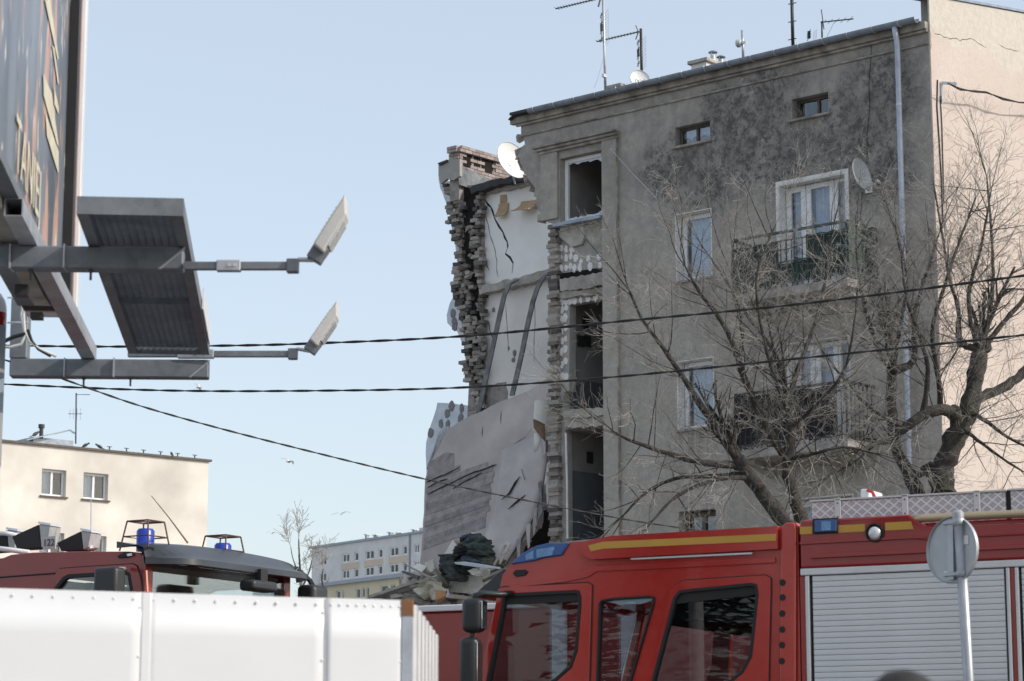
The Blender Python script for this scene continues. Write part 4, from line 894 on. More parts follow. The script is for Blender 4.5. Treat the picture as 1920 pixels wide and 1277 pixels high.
dr = dish('satellite_dish', 'white satellite dish with lettering on the roof beside the small brick chimney', c, nn, 0.215, M['dish'], False, B(B.hit(1203, 160, 2.5)[0], 2.5, zr(2.5)))
text_mesh('nc+', 0.17, basis(c+nn*0.03-Vector((0, 0, 0.06)), Vector((nn.y*-1, nn.x, 0)), Vector((0, 0, 1))), M['letter_grey'], 'lettering', dr, 0.004)
# ------------------------------------------------------------------ roof chimneys
def roof_chimney(label, x0, x1, yt, b0, depth, mats_, brick=False):
    a1, z1 = B.hit(x0, yt, b0); a0_, _ = B.hit(x1, yt, b0); d = thing('roof_chimney', label, 'chimney', B((a0_+a1)/2, b0+depth/2, zr(b0)))
    m = MB(); m.box(B, a0_, a1, b0, b0+depth, zr(b0)-0.1, z1-0.08); m.build('shaft', mats_, d)
    m = MB(); m.box(B, a0_-0.06, a1+0.06, b0-0.06, b0+depth+0.06, z1-0.079, z1); m.build('cap', M['concrete'], d, bevel=0.012)
    return d, a0_, a1, z1
roof_chimney('low red brick chimney with concrete cap at the foot of the tall aerial mast', 1140, 1163, 162, 2.6, 0.8, M['chim'][0])
rc, a0_, a1, z1 = roof_chimney('rendered chimney with two metal cowls behind the gutter', 1296, 1324, 115, 2.3, 0.9, M['white_reveal'])
def cowl(x, y0, y1, b, parent):
    p0 = B.at(x, y1, b); h = (B.at(x, y0, b)-p0).z; m = MB(); m.lathe(p0-Vector((0, 0, 0.15)), (0, 0, 1), [(0.055, 0), (0.055, 0.15+h*0.55)], 12); q = m.build('cowl_pipe', M['steel'], parent, smooth=40)
    m = MB(); m.lathe(p0+Vector((0, 0, h*0.82)), (0, 0, 1), [(0.10, 0), (0.085, 0.02), (0.02, 0.05), (0.005, 0.055)], 14); m.build('cowl_hat', M['zinc'], q)
    for k in range(3):
        an = k*2.1; d_ = Vector((math.cos(an), math.sin(an), 0))*0.06; m = MB(); m.tube([p0+d_+Vector((0, 0, h*0.5)), p0+d_*1.3+Vector((0, 0, h*0.84))], 0.007, 4); m.build('cowl_leg', M['steel'], q)
cowl(1337, 95, 116, 2.7, rc); cowl(1352, 105, 120, 3.0, rc)
# ------------------------------------------------------------------ aerials
def yagi(p0, p1, parent, n=14, el=0.10, axis=None, material=None):
    axis = axis or V; material = material or M['steel_dark']; m = MB(); m.tube([p0, p1], 0.014, 5); bo = m.build('boom', material, parent); m = MB()
    for i in range(n): q = p0.lerp(p1, (i+0.5)/n); m.tube([q-axis*el*(0.7+0.3*i/n), q+axis*el*(0.7+0.3*i/n)], 0.006, 3)
    m.build('elements', material, bo); return bo
def grid_aerial(c, w_, h_, parent, sd, rows=11):
    g = MB(); z = Vector((0, 0, 1))
    for s_ in (-0.5, 0.5): g.tube([c+sd*w_*s_-z*h_/2, c+sd*w_*s_+z*h_/2], 0.004, 3)
    for i in range(rows): q = c+z*(h_*(i/(rows-1)-0.5)); g.tube([q-sd*w_/2, q+sd*w_/2], 0.004, 3)
    o = g.build('grid_reflector', M['steel'], parent); f = sd.cross(z)*-0.12
    m = MB(); m.tube([c+f-z*h_*0.45, c+f+z*h_*0.45], 0.008, 4)
    for i in range(4):
        q = c+f+z*h_*(0.36-0.24*i)
        for t in (-1, 1): m.tube([q-sd*0.11*1-z*0.02*t, q, q+sd*0.11+z*0.03*t], 0.007, 4)
    m.build('dipoles', M['steel_dark'], parent); m = MB(); m.bar(c+f-z*0.07, c+f+z*0.07, 0.05, 0.05); m.build('amplifier', M['steel_dark'], parent)
bm_ = 2.0
p0 = B.at(1135, 172, bm_); a1_ = thing('roof_aerial', 'tallest roof aerial mast with a long boom and grid reflector, left of the others', 'aerial', p0, 'aerials on the damaged house')
m = MB(); m.tube([B.at(1135.5, 178, bm_), B.at(1133, 90, bm_), B.at(1130, -40, bm_)], 0.028, 8); m.build('mast', M['steel'], a1_, smooth=True)
yagi(B.at(1115, -1, bm_-0.1), B.at(1042, 16.5, bm_-0.1), a1_); m = MB(); m.tube([B.at(1115, -1, bm_-0.1), B.at(1131, -5, bm_)], 0.012, 5); m.build('boom', M['steel_dark'], a1_)
m = MB(); m.tube([B.at(1126, -3, bm_), B.at(1122, 12, bm_-0.2)], 0.02, 4); m.build('fork', M['steel_dark'], a1_)
grid_aerial(B.at(1138, 52, bm_), 0.26, 0.72, a1_, (U*0.8+V*0.6).normalized()); m = MB(); m.bar(B.at(1133, 139, bm_-0.04), B.at(1133, 145, bm_-0.04), 0.09, 0.06); m.build('junction_box', M['steel'], a1_)
m = MB(); m.tube([B.at(1132, 108, bm_), B.at(1120, 150, bm_), B.at(1114, 165, bm_)], 0.004, 3); m.build('guy_wire', M['steel'], a1_)
p0 = B.at(1203, 150, 2.8); a2_ = thing('roof_aerial', 'dark roof aerial behind the lettered dish, its boom pointing left', 'aerial', p0, 'aerials on the damaged house')
m = MB(); m.tube([B.at(1203.5, 160, 2.8), B.at(1201.5, 54, 2.8)], 0.03, 8); m.build('mast', M['steel_dark'], a2_, smooth=True)
yagi(B.at(1200, 59, 2.75), B.at(1119, 78, 2.75), a2_); grid_aerial(B.at(1207, 100, 2.8), 0.36, 0.66, a2_, (U*0.8+V*0.6).normalized())
m = MB(); m.tube([B.at(1192, 48, 2.8), B.at(1197, 60, 2.75), B.at(1192, 74, 2.7)], 0.012, 4); m.build('fork', M['steel_dark'], a2_)
p0 = B.at(1392, 108, 1.6); a3_ = thing('roof_aerial', 'pale short mast with a small round panel aerial right of the cowled chimney', 'aerial', p0, 'aerials on the damaged house')
m = MB(); m.tube([B.at(1394, 115, 1.6), B.at(1391.5, 57, 1.6)], 0.026, 8); m.build('mast', M['steel'], a3_, smooth=True)
m = MB(); m.lathe(B.at(1386, 81, 1.55), (U*0.8-V*0.4), [(0.02, -0.05), (0.085, -0.02), (0.085, 0.04), (0.05, 0.07)], 14); m.build('panel_aerial', M['dish_grey'], a3_, smooth=40)
m = MB(); m.bar(B.at(1389, 79, 1.6), B.at(1400, 80, 1.55), 0.05, 0.05); m.build('bracket', M['dish'], a3_)
p0 = B.at(1487, 90, 1.8); a4_ = thing('roof_aerial', 'dark climbing pole with short rungs standing on the roof', 'aerial', p0, 'aerials on the damaged house')
m = MB(); m.tube([B.at(1487, 95, 1.8), B.at(1484, -30, 1.8)], 0.034, 8); m.build('mast', M['steel_dark'], a4_, smooth=True)
for y in (6, 40, 73):
    m = MB(); m.tube([B.at(1478, y+2, 1.8), B.at(1493, y-1, 1.8)], 0.01, 4); m.build('rung', M['steel_dark'], a4_)
p0 = B.at(1541, 75, 1.6); a5_ = thing('roof_aerial', 'low roof aerial with a boom pointing right, nearest the gable', 'aerial', p0, 'aerials on the damaged house')
m = MB(); m.tube([B.at(1541.5, 80, 1.6), B.at(1541, 40, 1.6)], 0.018, 6); m.build('mast', M['steel_dark'], a5_, smooth=True)
yagi(B.at(1539, 42, 1.55), B.at(1600, 35.5, 1.55), a5_, 5, 0.14, (V+Vector((0, 0, 0.8))).normalized())
m = MB(); m.tube([B.at(1545, 55, 1.55), B.at(1540, 18, 1.6)], 0.01, 4); m.tube([B.at(1564, 42, 1.6), B.at(1550, 70, 1.6)], 0.004, 3); m.build('stay', M['steel_dark'], a5_)
grid_aerial(B.at(1528, 66, 1.6), 0.2, 0.16, a5_, (U*0.8+V*0.6).normalized(), 5)
# gable cable bracket and its cables (part of the house)
g0 = G.hit(1764, 165, -0.04); 
br = MB(); br.bar(G(g0[0], -0.05, g0[1]-0.28), G(g0[0], -0.05, g0[1]+0.1), 0.04, 0.04, V); br.bar(G(g0[0], -0.06, g0[1]+0.09), G(g0[0]+0.12, -0.30, g0[1]+0.05), 0.045, 0.045); brk = br.build('cable_bracket', M['steel'], house)
m = MB()
pl = [(1777, 156), (1800, 166), (1825, 172), (1850, 174), (1880, 184), (1910, 192), (1960, 196)]
m.tube([G.at(x, y, -0.34) for x, y in pl], 0.014, 4); m.tube([G.at(x, y+3*math.sin(i*1.9), -0.34) for i, (x, y) in enumerate(pl)], 0.012, 4); m.build('cable', M['cable'], brk)
m = MB(); m.tube([G.at(x, y, -0.05) for x, y in ((1758, 150), (1757, 200), (1761, 260), (1765, 330), (1768, 420))], 0.012, 4); m.tube([G.at(x, y, -0.05) for x, y in ((1763, 180), (1766, 230), (1768, 300), (1770, 380))], 0.010, 4); m.build('cable', M['cable'], brk)

# ------------------------------------------------------------------ overhead cables
def cable(label, pl, r_, Yf, strands=2, pitch=0.55, group='overhead cables'):
    from mathutils.geometry import interpolate_bezier
    pts = []
    for i in range(len(pl)-1):
        (x0, y0), (x1, y1) = pl[i], pl[i+1]
        m0 = (pl[i+1][1]-pl[max(i-1, 0)][1])/(pl[i+1][0]-pl[max(i-1, 0)][0]); m1 = (pl[min(i+2, len(pl)-1)][1]-y0)/(pl[min(i+2, len(pl)-1)][0]-x0)
        for k in range(10):
            t = k/10; h = x1-x0
            y = (2*t**3-3*t**2+1)*y0+(t**3-2*t**2+t)*h*m0+(-2*t**3+3*t**2)*y1+(t**3-t**2)*h*m1; x = x0+h*t
            pts.append(pt(x, y, Yf(x)))
    # resample for twisting
    L = 0; dense = []
    for p, q in zip(pts, pts[1:]):
        n = max(1, int((q-p).length/0.06))
        for k in range(n): dense.append((p.lerp(q, k/n), L+(q-p).length*k/n))
        L += (q-p).length
    m = MB()
    for s_ in range(strands):
        o = []
        for p, l in dense: an = 2*math.pi*(l/pitch)+s_*2*math.pi/strands; o.append(p+Vector((math.cos(an)*0.4, -math.cos(an)*0.7, math.sin(an)))*r_*(0.95 if strands > 1 else 0))
        m.tube(o, r_, 5)
    return tag(m.build('overhead_cable', M['cable'], None, smooth=True), label, 'cable', group)
cable('upper twisted overhead cable rising to the right past the upper balcony', [(-260, 640), (30, 648), (200, 650), (400, 648.5), (560, 645), (860, 631), (1160, 603), (1500, 570), (1920, 517), (2150, 485)], 0.0078, lambda x: 24-0.0012*(x-960))
cable('lower twisted overhead cable rising to the right past the lower balcony', [(-260, 706), (0, 720), (300, 732), (560, 733), (860, 727), (1150, 707), (1500, 672), (1920, 628), (2150, 600)], 0.007, lambda x: 24-0.0012*(x-960))
cable('overhead cable sagging down to the right across the sky and the leaning wall slab', [(-260, 590), (0, 672), (110, 708), (250, 757), (400, 800), (600, 851), (800, 899), (1000, 941), (1180, 975), (1300, 993), (1500, 1018)], 0.0058, lambda x: 22+0.006*(x-110) if x > 110 else 22)

# ------------------------------------------------------------------ cream building on the left
cream = mat('cream_render', (0.63, 0.59, 0.53), 0.93, 0, 0.09, 0.6, 0.15, 12, None, 0.2, var2=0.13, scale2=0.3)
e1 = Vector((-math.sin(R(51)), -math.cos(R(51)), 0)); e2 = Vector((-math.cos(R(51)), math.sin(R(51)), 0))
q = pt(391, 866, 112); CF = Frame((q.x, q.y, 0), e1, e2); ztop = q.z
cb_ = thing('cream_building', 'cream rendered building with white windows behind the dark red fire truck', 'building', (q.x, q.y, 0))
def cwin(x0, x1, y0, y1):
    a1, c1 = CF.hit(x0, y0); a0, c0 = CF.hit(x1, y1); return (min(a0, a1), max(a0, a1), min(c0, c1), max(c0, c1))
W_ = [cwin(79, 123, 879, 933), cwin(157, 202, 885, 938)]
zs = W_[0][2]; hh = W_[0][3]-W_[0][2]; sto = 2.75; hl = []; wl = []
for r_ in range(5):
    for (a0, a1, c0, c1) in W_:
        z0 = (W_[0][2]+W_[1][2])/2-sto*r_
        if z0 > 1: hl.append(rect(a0, a1, z0, z0+hh)); wl.append((a0, a1, z0, z0+hh))
amax = 16
m = MB(); m.prism(CF, [[(0, 0), (amax, 0), (amax, ztop), (0, ztop)]]+hl, 0, 0.4); m.build('wall', cream, cb_)
m = MB(); m.box(CF, 0.0, amax, 10.5, 11, 0, ztop); m.box(CF, 0, 0.3, 0.41, 10.4, 0, ztop); m.build('wall', cream, cb_)
m = MB(); m.box(CF, -0.12, amax, -0.12, 11.1, ztop+0.002, ztop+0.10); crf = m.build('roof_edge', M['old_wood'], cb_)
for (a0, a1, c0, c1) in wl[:6]:
    wn = bars(CF, a0+0.01, a1-0.01, c0+0.01, c1-0.01, 0.09, 0.22, 0.30, (0.5,)).build('window', M['pvc'], cb_)
    for s0, s1 in ((a0+0.08, (a0+a1)/2-0.05), ((a0+a1)/2+0.05, a1-0.08)):
        m = MB(); m.box(CF, s0, s1, 0.26, 0.265, c0+0.08, c1-0.08); m.build('pane', M['pane'], wn)
    curtain(CF, a0+(a1-a0)*0.35, a1-0.05, c0+0.05, c1-0.05, 0.42, 4, 'curtain', M['dish'], wn)
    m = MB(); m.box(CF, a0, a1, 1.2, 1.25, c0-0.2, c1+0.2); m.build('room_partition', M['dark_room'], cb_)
    m = MB(); m.box(CF, a0-0.08, a1+0.08, -0.1, 0.2, c0-0.07, c0-0.002); m.build('sill', M['old_wood'], wn)
    if (c0 < W_[0][2]-1): curtain(CF, a0+0.1, (a0+a1)/2, c0+hh*0.45, c1-0.1, 0.40, 3, 'curtain', M['lace'], wn, 0.02, 2)
# roof clutter
vt = thing('roof_vent', 'roof vent house under a tilted grey metal sheet on the cream building', 'roof vent', CF(amax*0.5, 1.5, ztop))
def cfp(x, y, b=1.2): return CF.at(x, y, b)
m = MB(); a_l, _ = CF.hit(62, 826, 1.2); a_r, z_ = CF.hit(138, 819, 1.2); m.box(CF, a_r, a_l, 1.2, 3.0, ztop, ztop+0.55); m.build('box', M['zinc'], vt)
rows = [[CF.at(x, y, 0.9), CF.at(x+2, y-1, 3.0)] for x, y in ((50, 824), (75, 818), (105, 812), (130, 806), (140, 812))]
m = MB(); m.sheet(rows, 0.05); m.build('sheet_roof', M['zinc'], vt)
m = MB(); m.lathe(cfp(77, 822), (0, 0, 1), [(0.09, 0), (0.09, 0.45), (0.14, 0.46), (0.14, 0.62)], 10); m.build('vent_pipe', M['steel_dark'], vt)
ca = thing('roof_aerial', 'tall thin aerial on the cream building behind the dark red truck', 'aerial', cfp(142, 830))
m = MB(); m.tube([cfp(142, 832), cfp(143, 737)], 0.035, 6); m.build('mast', M['steel_dark'], ca)
yagi(cfp(143, 740), cfp(168, 740), ca, 8, 0.12, e2); yagi(cfp(128, 776), cfp(154, 776), ca, 4, 0.3, Vector((0, 0, 1)))
for i in range(6):
    x = 205+i*32; p = CF.at(x, 828+ (x-10)*0.0974-1, 0.1); m = MB(); m.tube([p-Vector((0, 0, .05)), p+Vector((0, 0, .22))], 0.03, 4); m.bar(p+Vector((0, 0, .2))-e1*.12, p+Vector((0, 0, .2))+e1*.12, .03, .03); m.build('lightning_clip', M['steel_dark'], cb_)
# birds
def bird_mesh(name, col):
    m = MB(); prof = [(0.005, -0.17), (0.035, -0.13), (0.065, -0.05), (0.07, 0.03), (0.05, 0.10), (0.035, 0.13), (0.045, 0.16), (0.035, 0.2), (0.006, 0.235)]
    m.lathe((0, 0, 0.12), (0.85, 0, 0.5), prof, 10); m.add([Vector((-0.13, -.03, .06)), Vector((-0.13, .03, .06)), Vector((-0.28, .04, -.01)), Vector((-0.28, -.04, -.01)), Vector((-0.13, 0, .03)), Vector((-0.28, 0, -.03))], [(0, 1, 2, 3), (0, 3, 5, 4), (1, 4, 5, 2), (0, 4, 1), (2, 5, 3)])
    o = m.build(name, mat('pigeon_feathers', col, 0.8, 0, 0.2, 12), None, smooth=True); return o
pg = bird_mesh('pigeon', (0.05, 0.055, 0.065)); first = True
for x, y, lab, s_, an in ((160, 829, 'dark pigeon nearest the tall aerial on the cream building roof edge', 1.0, 0.4), (187, 833, 'dark pigeon right of another one on the cream building roof edge', 1.0, 3.4), (322, 852, 'lone dark pigeon near the far end of the cream building roof edge', 0.9, 2.0), (66, 814, 'pigeon perched at the low end of the tilted roof sheet', 1.2, 1.0)):
    o = pg if first else pg.copy()
    if not first: COL.objects.link(o)
    first = False; b_ = 0.05 if x > 100 else 1.0
    o.location = CF.at(x, y+3, b_); o.location.z = (ztop+0.1) if x > 100 else CF.at(x, 820, 1.0).z; o.scale = (s_, s_, s_); o.rotation_euler = (0, 0, an); tag(o, lab, 'pigeon', 'pigeons on the cream building')
def gull(x, y, Y, lab, s_, an, roll):
    m = MB(); m.lathe((0, 0, 0), (1, 0, 0), [(0.005, -0.22), (0.04, -0.14), (0.065, 0), (0.05, 0.12), (0.04, 0.17), (0.006, 0.23)], 10)
    g = thing('gull', lab, 'gull', pt(x, y, Y), 'gulls in flight'); g.rotation_euler = (roll, 0, an); g.scale = (s_,)*3
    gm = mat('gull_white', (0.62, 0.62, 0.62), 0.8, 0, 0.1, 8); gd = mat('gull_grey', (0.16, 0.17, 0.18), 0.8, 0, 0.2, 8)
    o = m.build('body', gm, None, smooth=True); o.parent = g
    for sd in (-1, 1):
        rows = [[(0.10, 0.03*sd, 0.03), (-0.08, 0.03*sd, 0.03)], [(0.14, 0.28*sd, 0.14), (-0.06, 0.28*sd, 0.13)], [(0.06, 0.52*sd, 0.10), (-0.09, 0.5*sd, 0.09)], [(-0.10, 0.74*sd, 0.02), (-0.14, 0.72*sd, 0.02)]]
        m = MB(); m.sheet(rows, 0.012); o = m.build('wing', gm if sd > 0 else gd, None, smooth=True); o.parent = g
gull(541, 866, 60, 'gull with raised wings above and left of the leaning wall slab', 0.38, 0.7, 0.35); gull(640, 964, 75, 'gull low in the sky left of the leaning wall slab', 0.42, 1.4, -0.1)
gull(510, 1000, 90, 'tiny gull just above the visor of the dark red truck', 0.36, 1.2, 0.1); gull(372, 727, 60, 'pale gull just below the lower twisted cable near the billboard', 0.36, 0.4, 0.5)

# ------------------------------------------------------------------ far concrete block and the low house in front of it
f1 = Vector((-math.sin(R(36.8)), math.cos(R(36.8)), 0)); f2 = Vector((math.cos(R(36.8)), math.sin(R(36.8)), 0))
q = pt(800, 998, 380); KF = Frame((q.x, q.y, 0), f1, f2); zk = q.z
panel = mat('grey_concrete_panel', (0.66, 0.655, 0.65), 0.93, 0, 0.06, 0.15, 0, 10, None, 0.2, var2=0.05); beige = mat('beige_spandrel', (0.62, 0.51, 0.42), 0.93, 0, 0.06, 0.3)
kb_ = thing('concrete_apartment_block', 'far grey apartment block with beige bands and rooftop vents', 'building', (q.x, q.y, 0))
wins = []
row1 = [(599, 612, 1043, 1058), (642, 655, 1037, 1053), (664, 672, 1035, 1052), (685, 701, 1031, 1049), (709, 717, 1030, 1047), (731, 747, 1027, 1045), (755, 763, 1026, 1042), (776, 786, 1022, 1040)]
cols_ = []
for x0, x1, y0, y1 in row1:
    a1, c1 = KF.hit(x0, y0); a0, c0 = KF.hit(x1, y1); cols_.append((a0, a1))
zw = KF.hit(693, 1049)[1]; aend = KF.hit(585, 1030)[0]
for r_ in range(4):
    for a0, a1 in cols_: wins.append((a0, a1, zw-r_*2.62, zw-r_*2.62+1.45))
m = MB(); m.prism(KF, [[(-30, 0), (aend, 0), (aend, zk), (-30, zk)]]+[rect(*w_) for w_ in wins], 0, 0.5); m.build('wall', panel, kb_)
m = MB(); m.box(KF, -30, aend, 11.5, 12, 0, zk); m.box(KF, aend-0.5, aend, 0.51, 11.49, 0, zk); m.build('wall', panel, kb_)
m = MB(); m.box(KF, -30.3, aend+0.3, -0.3, 12.3, zk+0.003, zk+0.35); m.build('roof_edge', M['zinc'], kb_)
m = MB(); m.box(KF, -30, aend-0.6, 1.2, 1.3, 0, zk-0.1); m.build('room_partition', M['inside'], kb_)
for i, (a0, a1, c0, c1) in enumerate(wins):
    wn = bars(KF, a0+0.02, a1-0.02, c0+0.02, c1-0.02, 0.16, 0.1, 0.3, (0.5,) if a1-a0 > 1.3 else ()).build('window', M['pvc'], kb_)
    m = MB(); m.box(KF, a0+0.12, a1-0.12, 0.2, 0.22, c0+0.12, c1-0.12); m.build('pane', M['pane'], wn)
    if i % 3 != 1: curtain(KF, a0+0.1, a0+(a1-a0)*0.55, c0+0.1, c1-0.1, 0.5, 3, 'curtain', M['dish'], wn)
for r_ in range(4):
    for x0, x1 in ((1, 2), (3, 4), (5, 6)):
        a0 = cols_[x1][0]-0.2; a1 = cols_[x0][1]+0.25; z1 = zw-r_*2.62-0.12; m = MB(); m.box(KF, a0, a1, -0.05, -0.004, z1-1.02, z1); m.build('spandrel_panel', beige, kb_)
a_, _ = KF.hit(769, 1050); m = MB(); m.tube([KF(a_, -0.15, zk), KF(a_, -0.15, 4)], 0.14, 6); m.build('downpipe', M['zinc'], kb_)
for x, y0, y1, w_ in ((686, 1003, 1019, 0.5), (703, 1004, 1018, 0.8), (708, 1006, 1017, 0.3), (730, 999, 1014, 0.6), (727, 1006, 1014, 0.3), (745, 1000, 1012, 0.5), (751, 1000, 1012, 0.5), (775, 994, 1009, 0.6), (660, 1015, 1024, 0.3)):
    a_, z1 = KF.hit(x, y0, 4.0); m = MB(); m.box(KF, a_-w_/2, a_+w_/2, 4, 4+w_, zk, z1); v_ = m.build('roof_vent', M['zinc'], kb_); m = MB(); m.box(KF, a_-w_*0.8, a_+w_*0.8, 3.8, 4.2+w_, z1+0.005, z1+0.12); m.build('vent_cap', M['steel'], v_)
for x0, x1, y in ((672, 697, 1018), (716, 741, 1013), (759, 786, 1008), (646, 655, 1021)):
    a1, z1 = KF.hit(x0, y, 3.0); a0, _ = KF.hit(x1, y, 3.0); m = MB(); m.box(KF, a0, a1, 3, 7, zk, z1); m.build('vent_plinth', M['concrete'], kb_)
m = MB(); a1, z1 = KF.hit(786, 990, 1); m.box(KF, a1-20, a1, 1, 8, zk, z1); m.build('stair_head', panel, kb_)
q2 = pt(800, 1077, 300); LF2 = Frame((q2.x, q2.y, 0), f1, f2); zl = q2.z
yel = mat('pale_yellow_render', (0.62, 0.55, 0.40), 0.93, 0, 0.06, 0.3); lb = thing('low_yellow_building', 'low pale yellow building in front of the far grey block', 'building', (q2.x, q2.y, 0))
wl = []
for x0, x1 in ((630, 638), (641, 645), (667, 675), (678, 684), (686, 692), (713, 727), (733, 741)):
    a1, _ = LF2.hit(x0, 1110); a0, _ = LF2.hit(x1, 1110); wl.append((a0, a1, LF2.hit(672, 1122)[1], LF2.hit(672, 1103)[1]))
aend2 = LF2.hit(607, 1092)[0]
m = MB(); m.prism(LF2, [[(-25, 0), (aend2, 0), (aend2, zl), (-25, zl)]]+[rect(*w_) for w_ in wl], 0, 0.4); m.build('wall', yel, lb)
m = MB(); m.box(LF2, -25, aend2-0.3, 1.2, 1.3, 0, zl); m.build('room_partition', M['inside'], lb)
m = MB(); m.box(LF2, -25.5, aend2+0.5, -0.5, 9, zl+0.003, zl+0.45); m.build('roof_edge', M['zinc'], lb)
for a0, a1, c0, c1 in wl:
    wn = bars(LF2, a0+0.02, a1-0.02, c0+0.02, c1-0.02, 0.1, 0.1, 0.25).build('window', M['pvc'], lb); m = MB(); m.box(LF2, a0+0.1, a1-0.1, 0.16, 0.18, c0+0.1, c1-0.1); m.build('pane', M['pane'], wn)
# ------------------------------------------------------------------ bare trees
def poly_tubes(polys, sides):
    vs = []; fs = []
    for pts, rs in polys:
        n = sides; m = len(pts); base = len(vs); prev = None
        for i in range(m):
            t = pts[min(i+1, m-1)]-pts[max(i-1, 0)]; t.normalize()
            if prev is None: x = t.orthogonal().normalized()
            else:
                x = prev-t*prev.dot(t)
                if x.length < 1e-5: x = t.orthogonal()
                x.normalize()
            y = t.cross(x); prev = x; p = pts[i]; r = rs[i]
            for k in range(n):
                q = 6.283185*k/n; vs.append(p+x*(r*math.cos(q))+y*(r*math.sin(q)))
        for i in range(m-1):
            for k in range(n):
                k2 = (k+1) % n; fs.append((base+i*n+k, base+i*n+k2, base+(i+1)*n+k2, base+(i+1)*n+k))
    return vs, fs
UPV = Vector((0, 0, 1))
def rvec(r): return Vector((r.gauss(0, 1), r.gauss(0, 1), r.gauss(0, 1)))
def shoot(out, p, d, L, r0, lev, rg, up, maxlev=2, rmin=0.0032):
    n = 6 if lev == 0 else (4 if lev == 1 else 3)
    pts = [p.copy()]; rs = [r0]; d = d.normalized(); st = L/n
    for i in range(n):
        d = (d + rvec(rg)*(0.10 if lev == 0 else 0.16) + UPV*up*(0.5+0.5*i/n)).normalized()
        pts.append(pts[-1]+d*st); rs.append(max(rmin, r0*(1-0.75*(i+1)/n)))
    out.append((pts, rs))
    if lev >= maxlev: return
    nk = max(2, int(L/(0.115 if lev == 0 else 0.12)))
    for k in range(nk):
        f = 0.14+0.84*(k+rg.random())/nk; i = min(n-1, int(f*n)); q = pts[i].lerp(pts[i+1], f*n-i); t = (pts[i+1]-pts[i]).normalized()
        o = rvec(rg); o = (o-t*o.dot(t)).normalized(); an = rg.uniform(0.5, 1.05)
        shoot(out, q, t*math.cos(an)+o*math.sin(an), L*rg.uniform(0.25, 0.62)*(1.1-0.5*f), max(rmin, rs[i]*0.55), lev+1, rg, up*0.7, maxlev, rmin)
def tree(name, label, Y, limbs, seed, dens, Lr, spawn_up=0.06, group=None, heads=(), rmin=0.0021, maxlev=2):
    rg = random.Random(seed); base = pt(limbs[0][0][0][0], limbs[0][0][0][1], Y); base.z = 0
    t = thing(name, label, 'tree', base, group); polys = []; tw = []; knobs = MB()
    for li, (pl, sp) in enumerate(limbs):
        cp = []; cr = []
        P = [(pt(x, y, Y+dY), r_*Y/F) for x, y, dY, r_ in pl]
        P = [(a_, b_*(0.82 if Y < 50 else 1)) for a_, b_ in P]
        if li == 0 and P[0][0].z > 0.3: P = [(Vector((P[0][0].x+0.1, P[0][0].y, -0.05)), P[0][1]*1.35)]+P
        for i in range(len(P)-1):
            p0 = P[max(i-1, 0)][0]; p1, r1 = P[i]; p2, r2 = P[i+1]; p3 = P[min(i+2, len(P)-1)][0]
            ns = max(2, int((p2-p1).length/0.09))
            for k in range(ns):
                u = k/ns; q = 0.5*((2*p1)+(p2-p0)*u+(2*p0-5*p1+4*p2-p3)*u*u+(-p0+3*p1-3*p2+p3)*u**3)
                rr = r1+(r2-r1)*u; cp.append(q+rvec(rg)*rr*0.10); cr.append(rr*(1+0.13*rg.uniform(-1, 1)+0.18*max(0, mno.noise(q*5.0))))
        cp.append(P[-1][0]); cr.append(P[-1][1]*0.7); polys.append((cp, cr))
        if sp > 0:
            nseg = len(cp)
            for i in range(2, nseg-1):
                L = (cp[i+1]-cp[i]).length; cnt = sp*dens*L; cnt = int(cnt)+(1 if rg.random() < cnt-int(cnt) else 0)
                tg = (cp[i+1]-cp[i-1]).normalized(); f = i/nseg
                for _ in range(cnt):
                    o = rvec(rg); o = (o-tg*o.dot(tg)).normalized(); d = (tg*rg.uniform(0.1, 0.9)+o*rg.uniform(0.5, 1.0)+UPV*rg.uniform(-0.05, 0.35))
                    shoot(tw, cp[i], d, rg.uniform(*Lr)*(1.0 if f < 0.8 else 0.8), rg.choice((0.0048, 0.0055, 0.006, 0.0075, 0.010)), 0, rg, spawn_up, maxlev, rmin)
            # leader shoots at the limb tip
            for _ in range(3): shoot(tw, cp[-1], (cp[-1]-cp[-3])*4+rvec(rg)*0.12, rg.uniform(*Lr)*1.2, cr[-1]*0.8, 0, rg, spawn_up, maxlev, rmin)
    for (x, y, dY, r_, n_) in heads:
        p = pt(x, y, Y+dY); rw = r_*Y/F; bm = bmesh.new(); bmesh.ops.create_icosphere(bm, subdivisions=3, radius=rw)
        for v in bm.verts: v.co *= 1+0.30*mno.noise(v.co*9/ max(rw*8, .3)+p)
        knobs.add([p+v.co for v in bm.verts], [[v.index for v in f.verts] for f in bm.faces]); bm.free()
        for _ in range(n_):
            d = Vector((rg.gauss(0, 0.6), rg.gauss(0, 0.6), rg.uniform(0.2, 1.0))); shoot(tw, p+d.normalized()*rw*0.7, d, rg.uniform(Lr[0]*1.2, Lr[1]*1.45), rg.uniform(0.005, 0.011), 0, rg, spawn_up, maxlev, rmin)
    vs, fs = poly_tubes(polys, 9); knobs.add(vs, fs); knobs.build('trunk', M['bark'], t, smooth=True, recalc=False)
    lim = 0.0065 if Y < 60 else 0; thick = [q for q in tw if q[1][0] > lim]; thin = [q for q in tw if q[1][0] <= lim]
    m = MB(); a_, b_ = poly_tubes(thick, 5); m.add(a_, b_); cr_ = m.build('crown', M['bark'] if Y < 60 else M['twig'], t, smooth=True, recalc=False)
    if not thin: return t
    m = MB(); a_, b_ = poly_tubes(thin, 3); m.add(a_, b_); tag(m.build('twigs', M['twig'], cr_, smooth=True, recalc=False), None, None, kind='stuff')
    return t
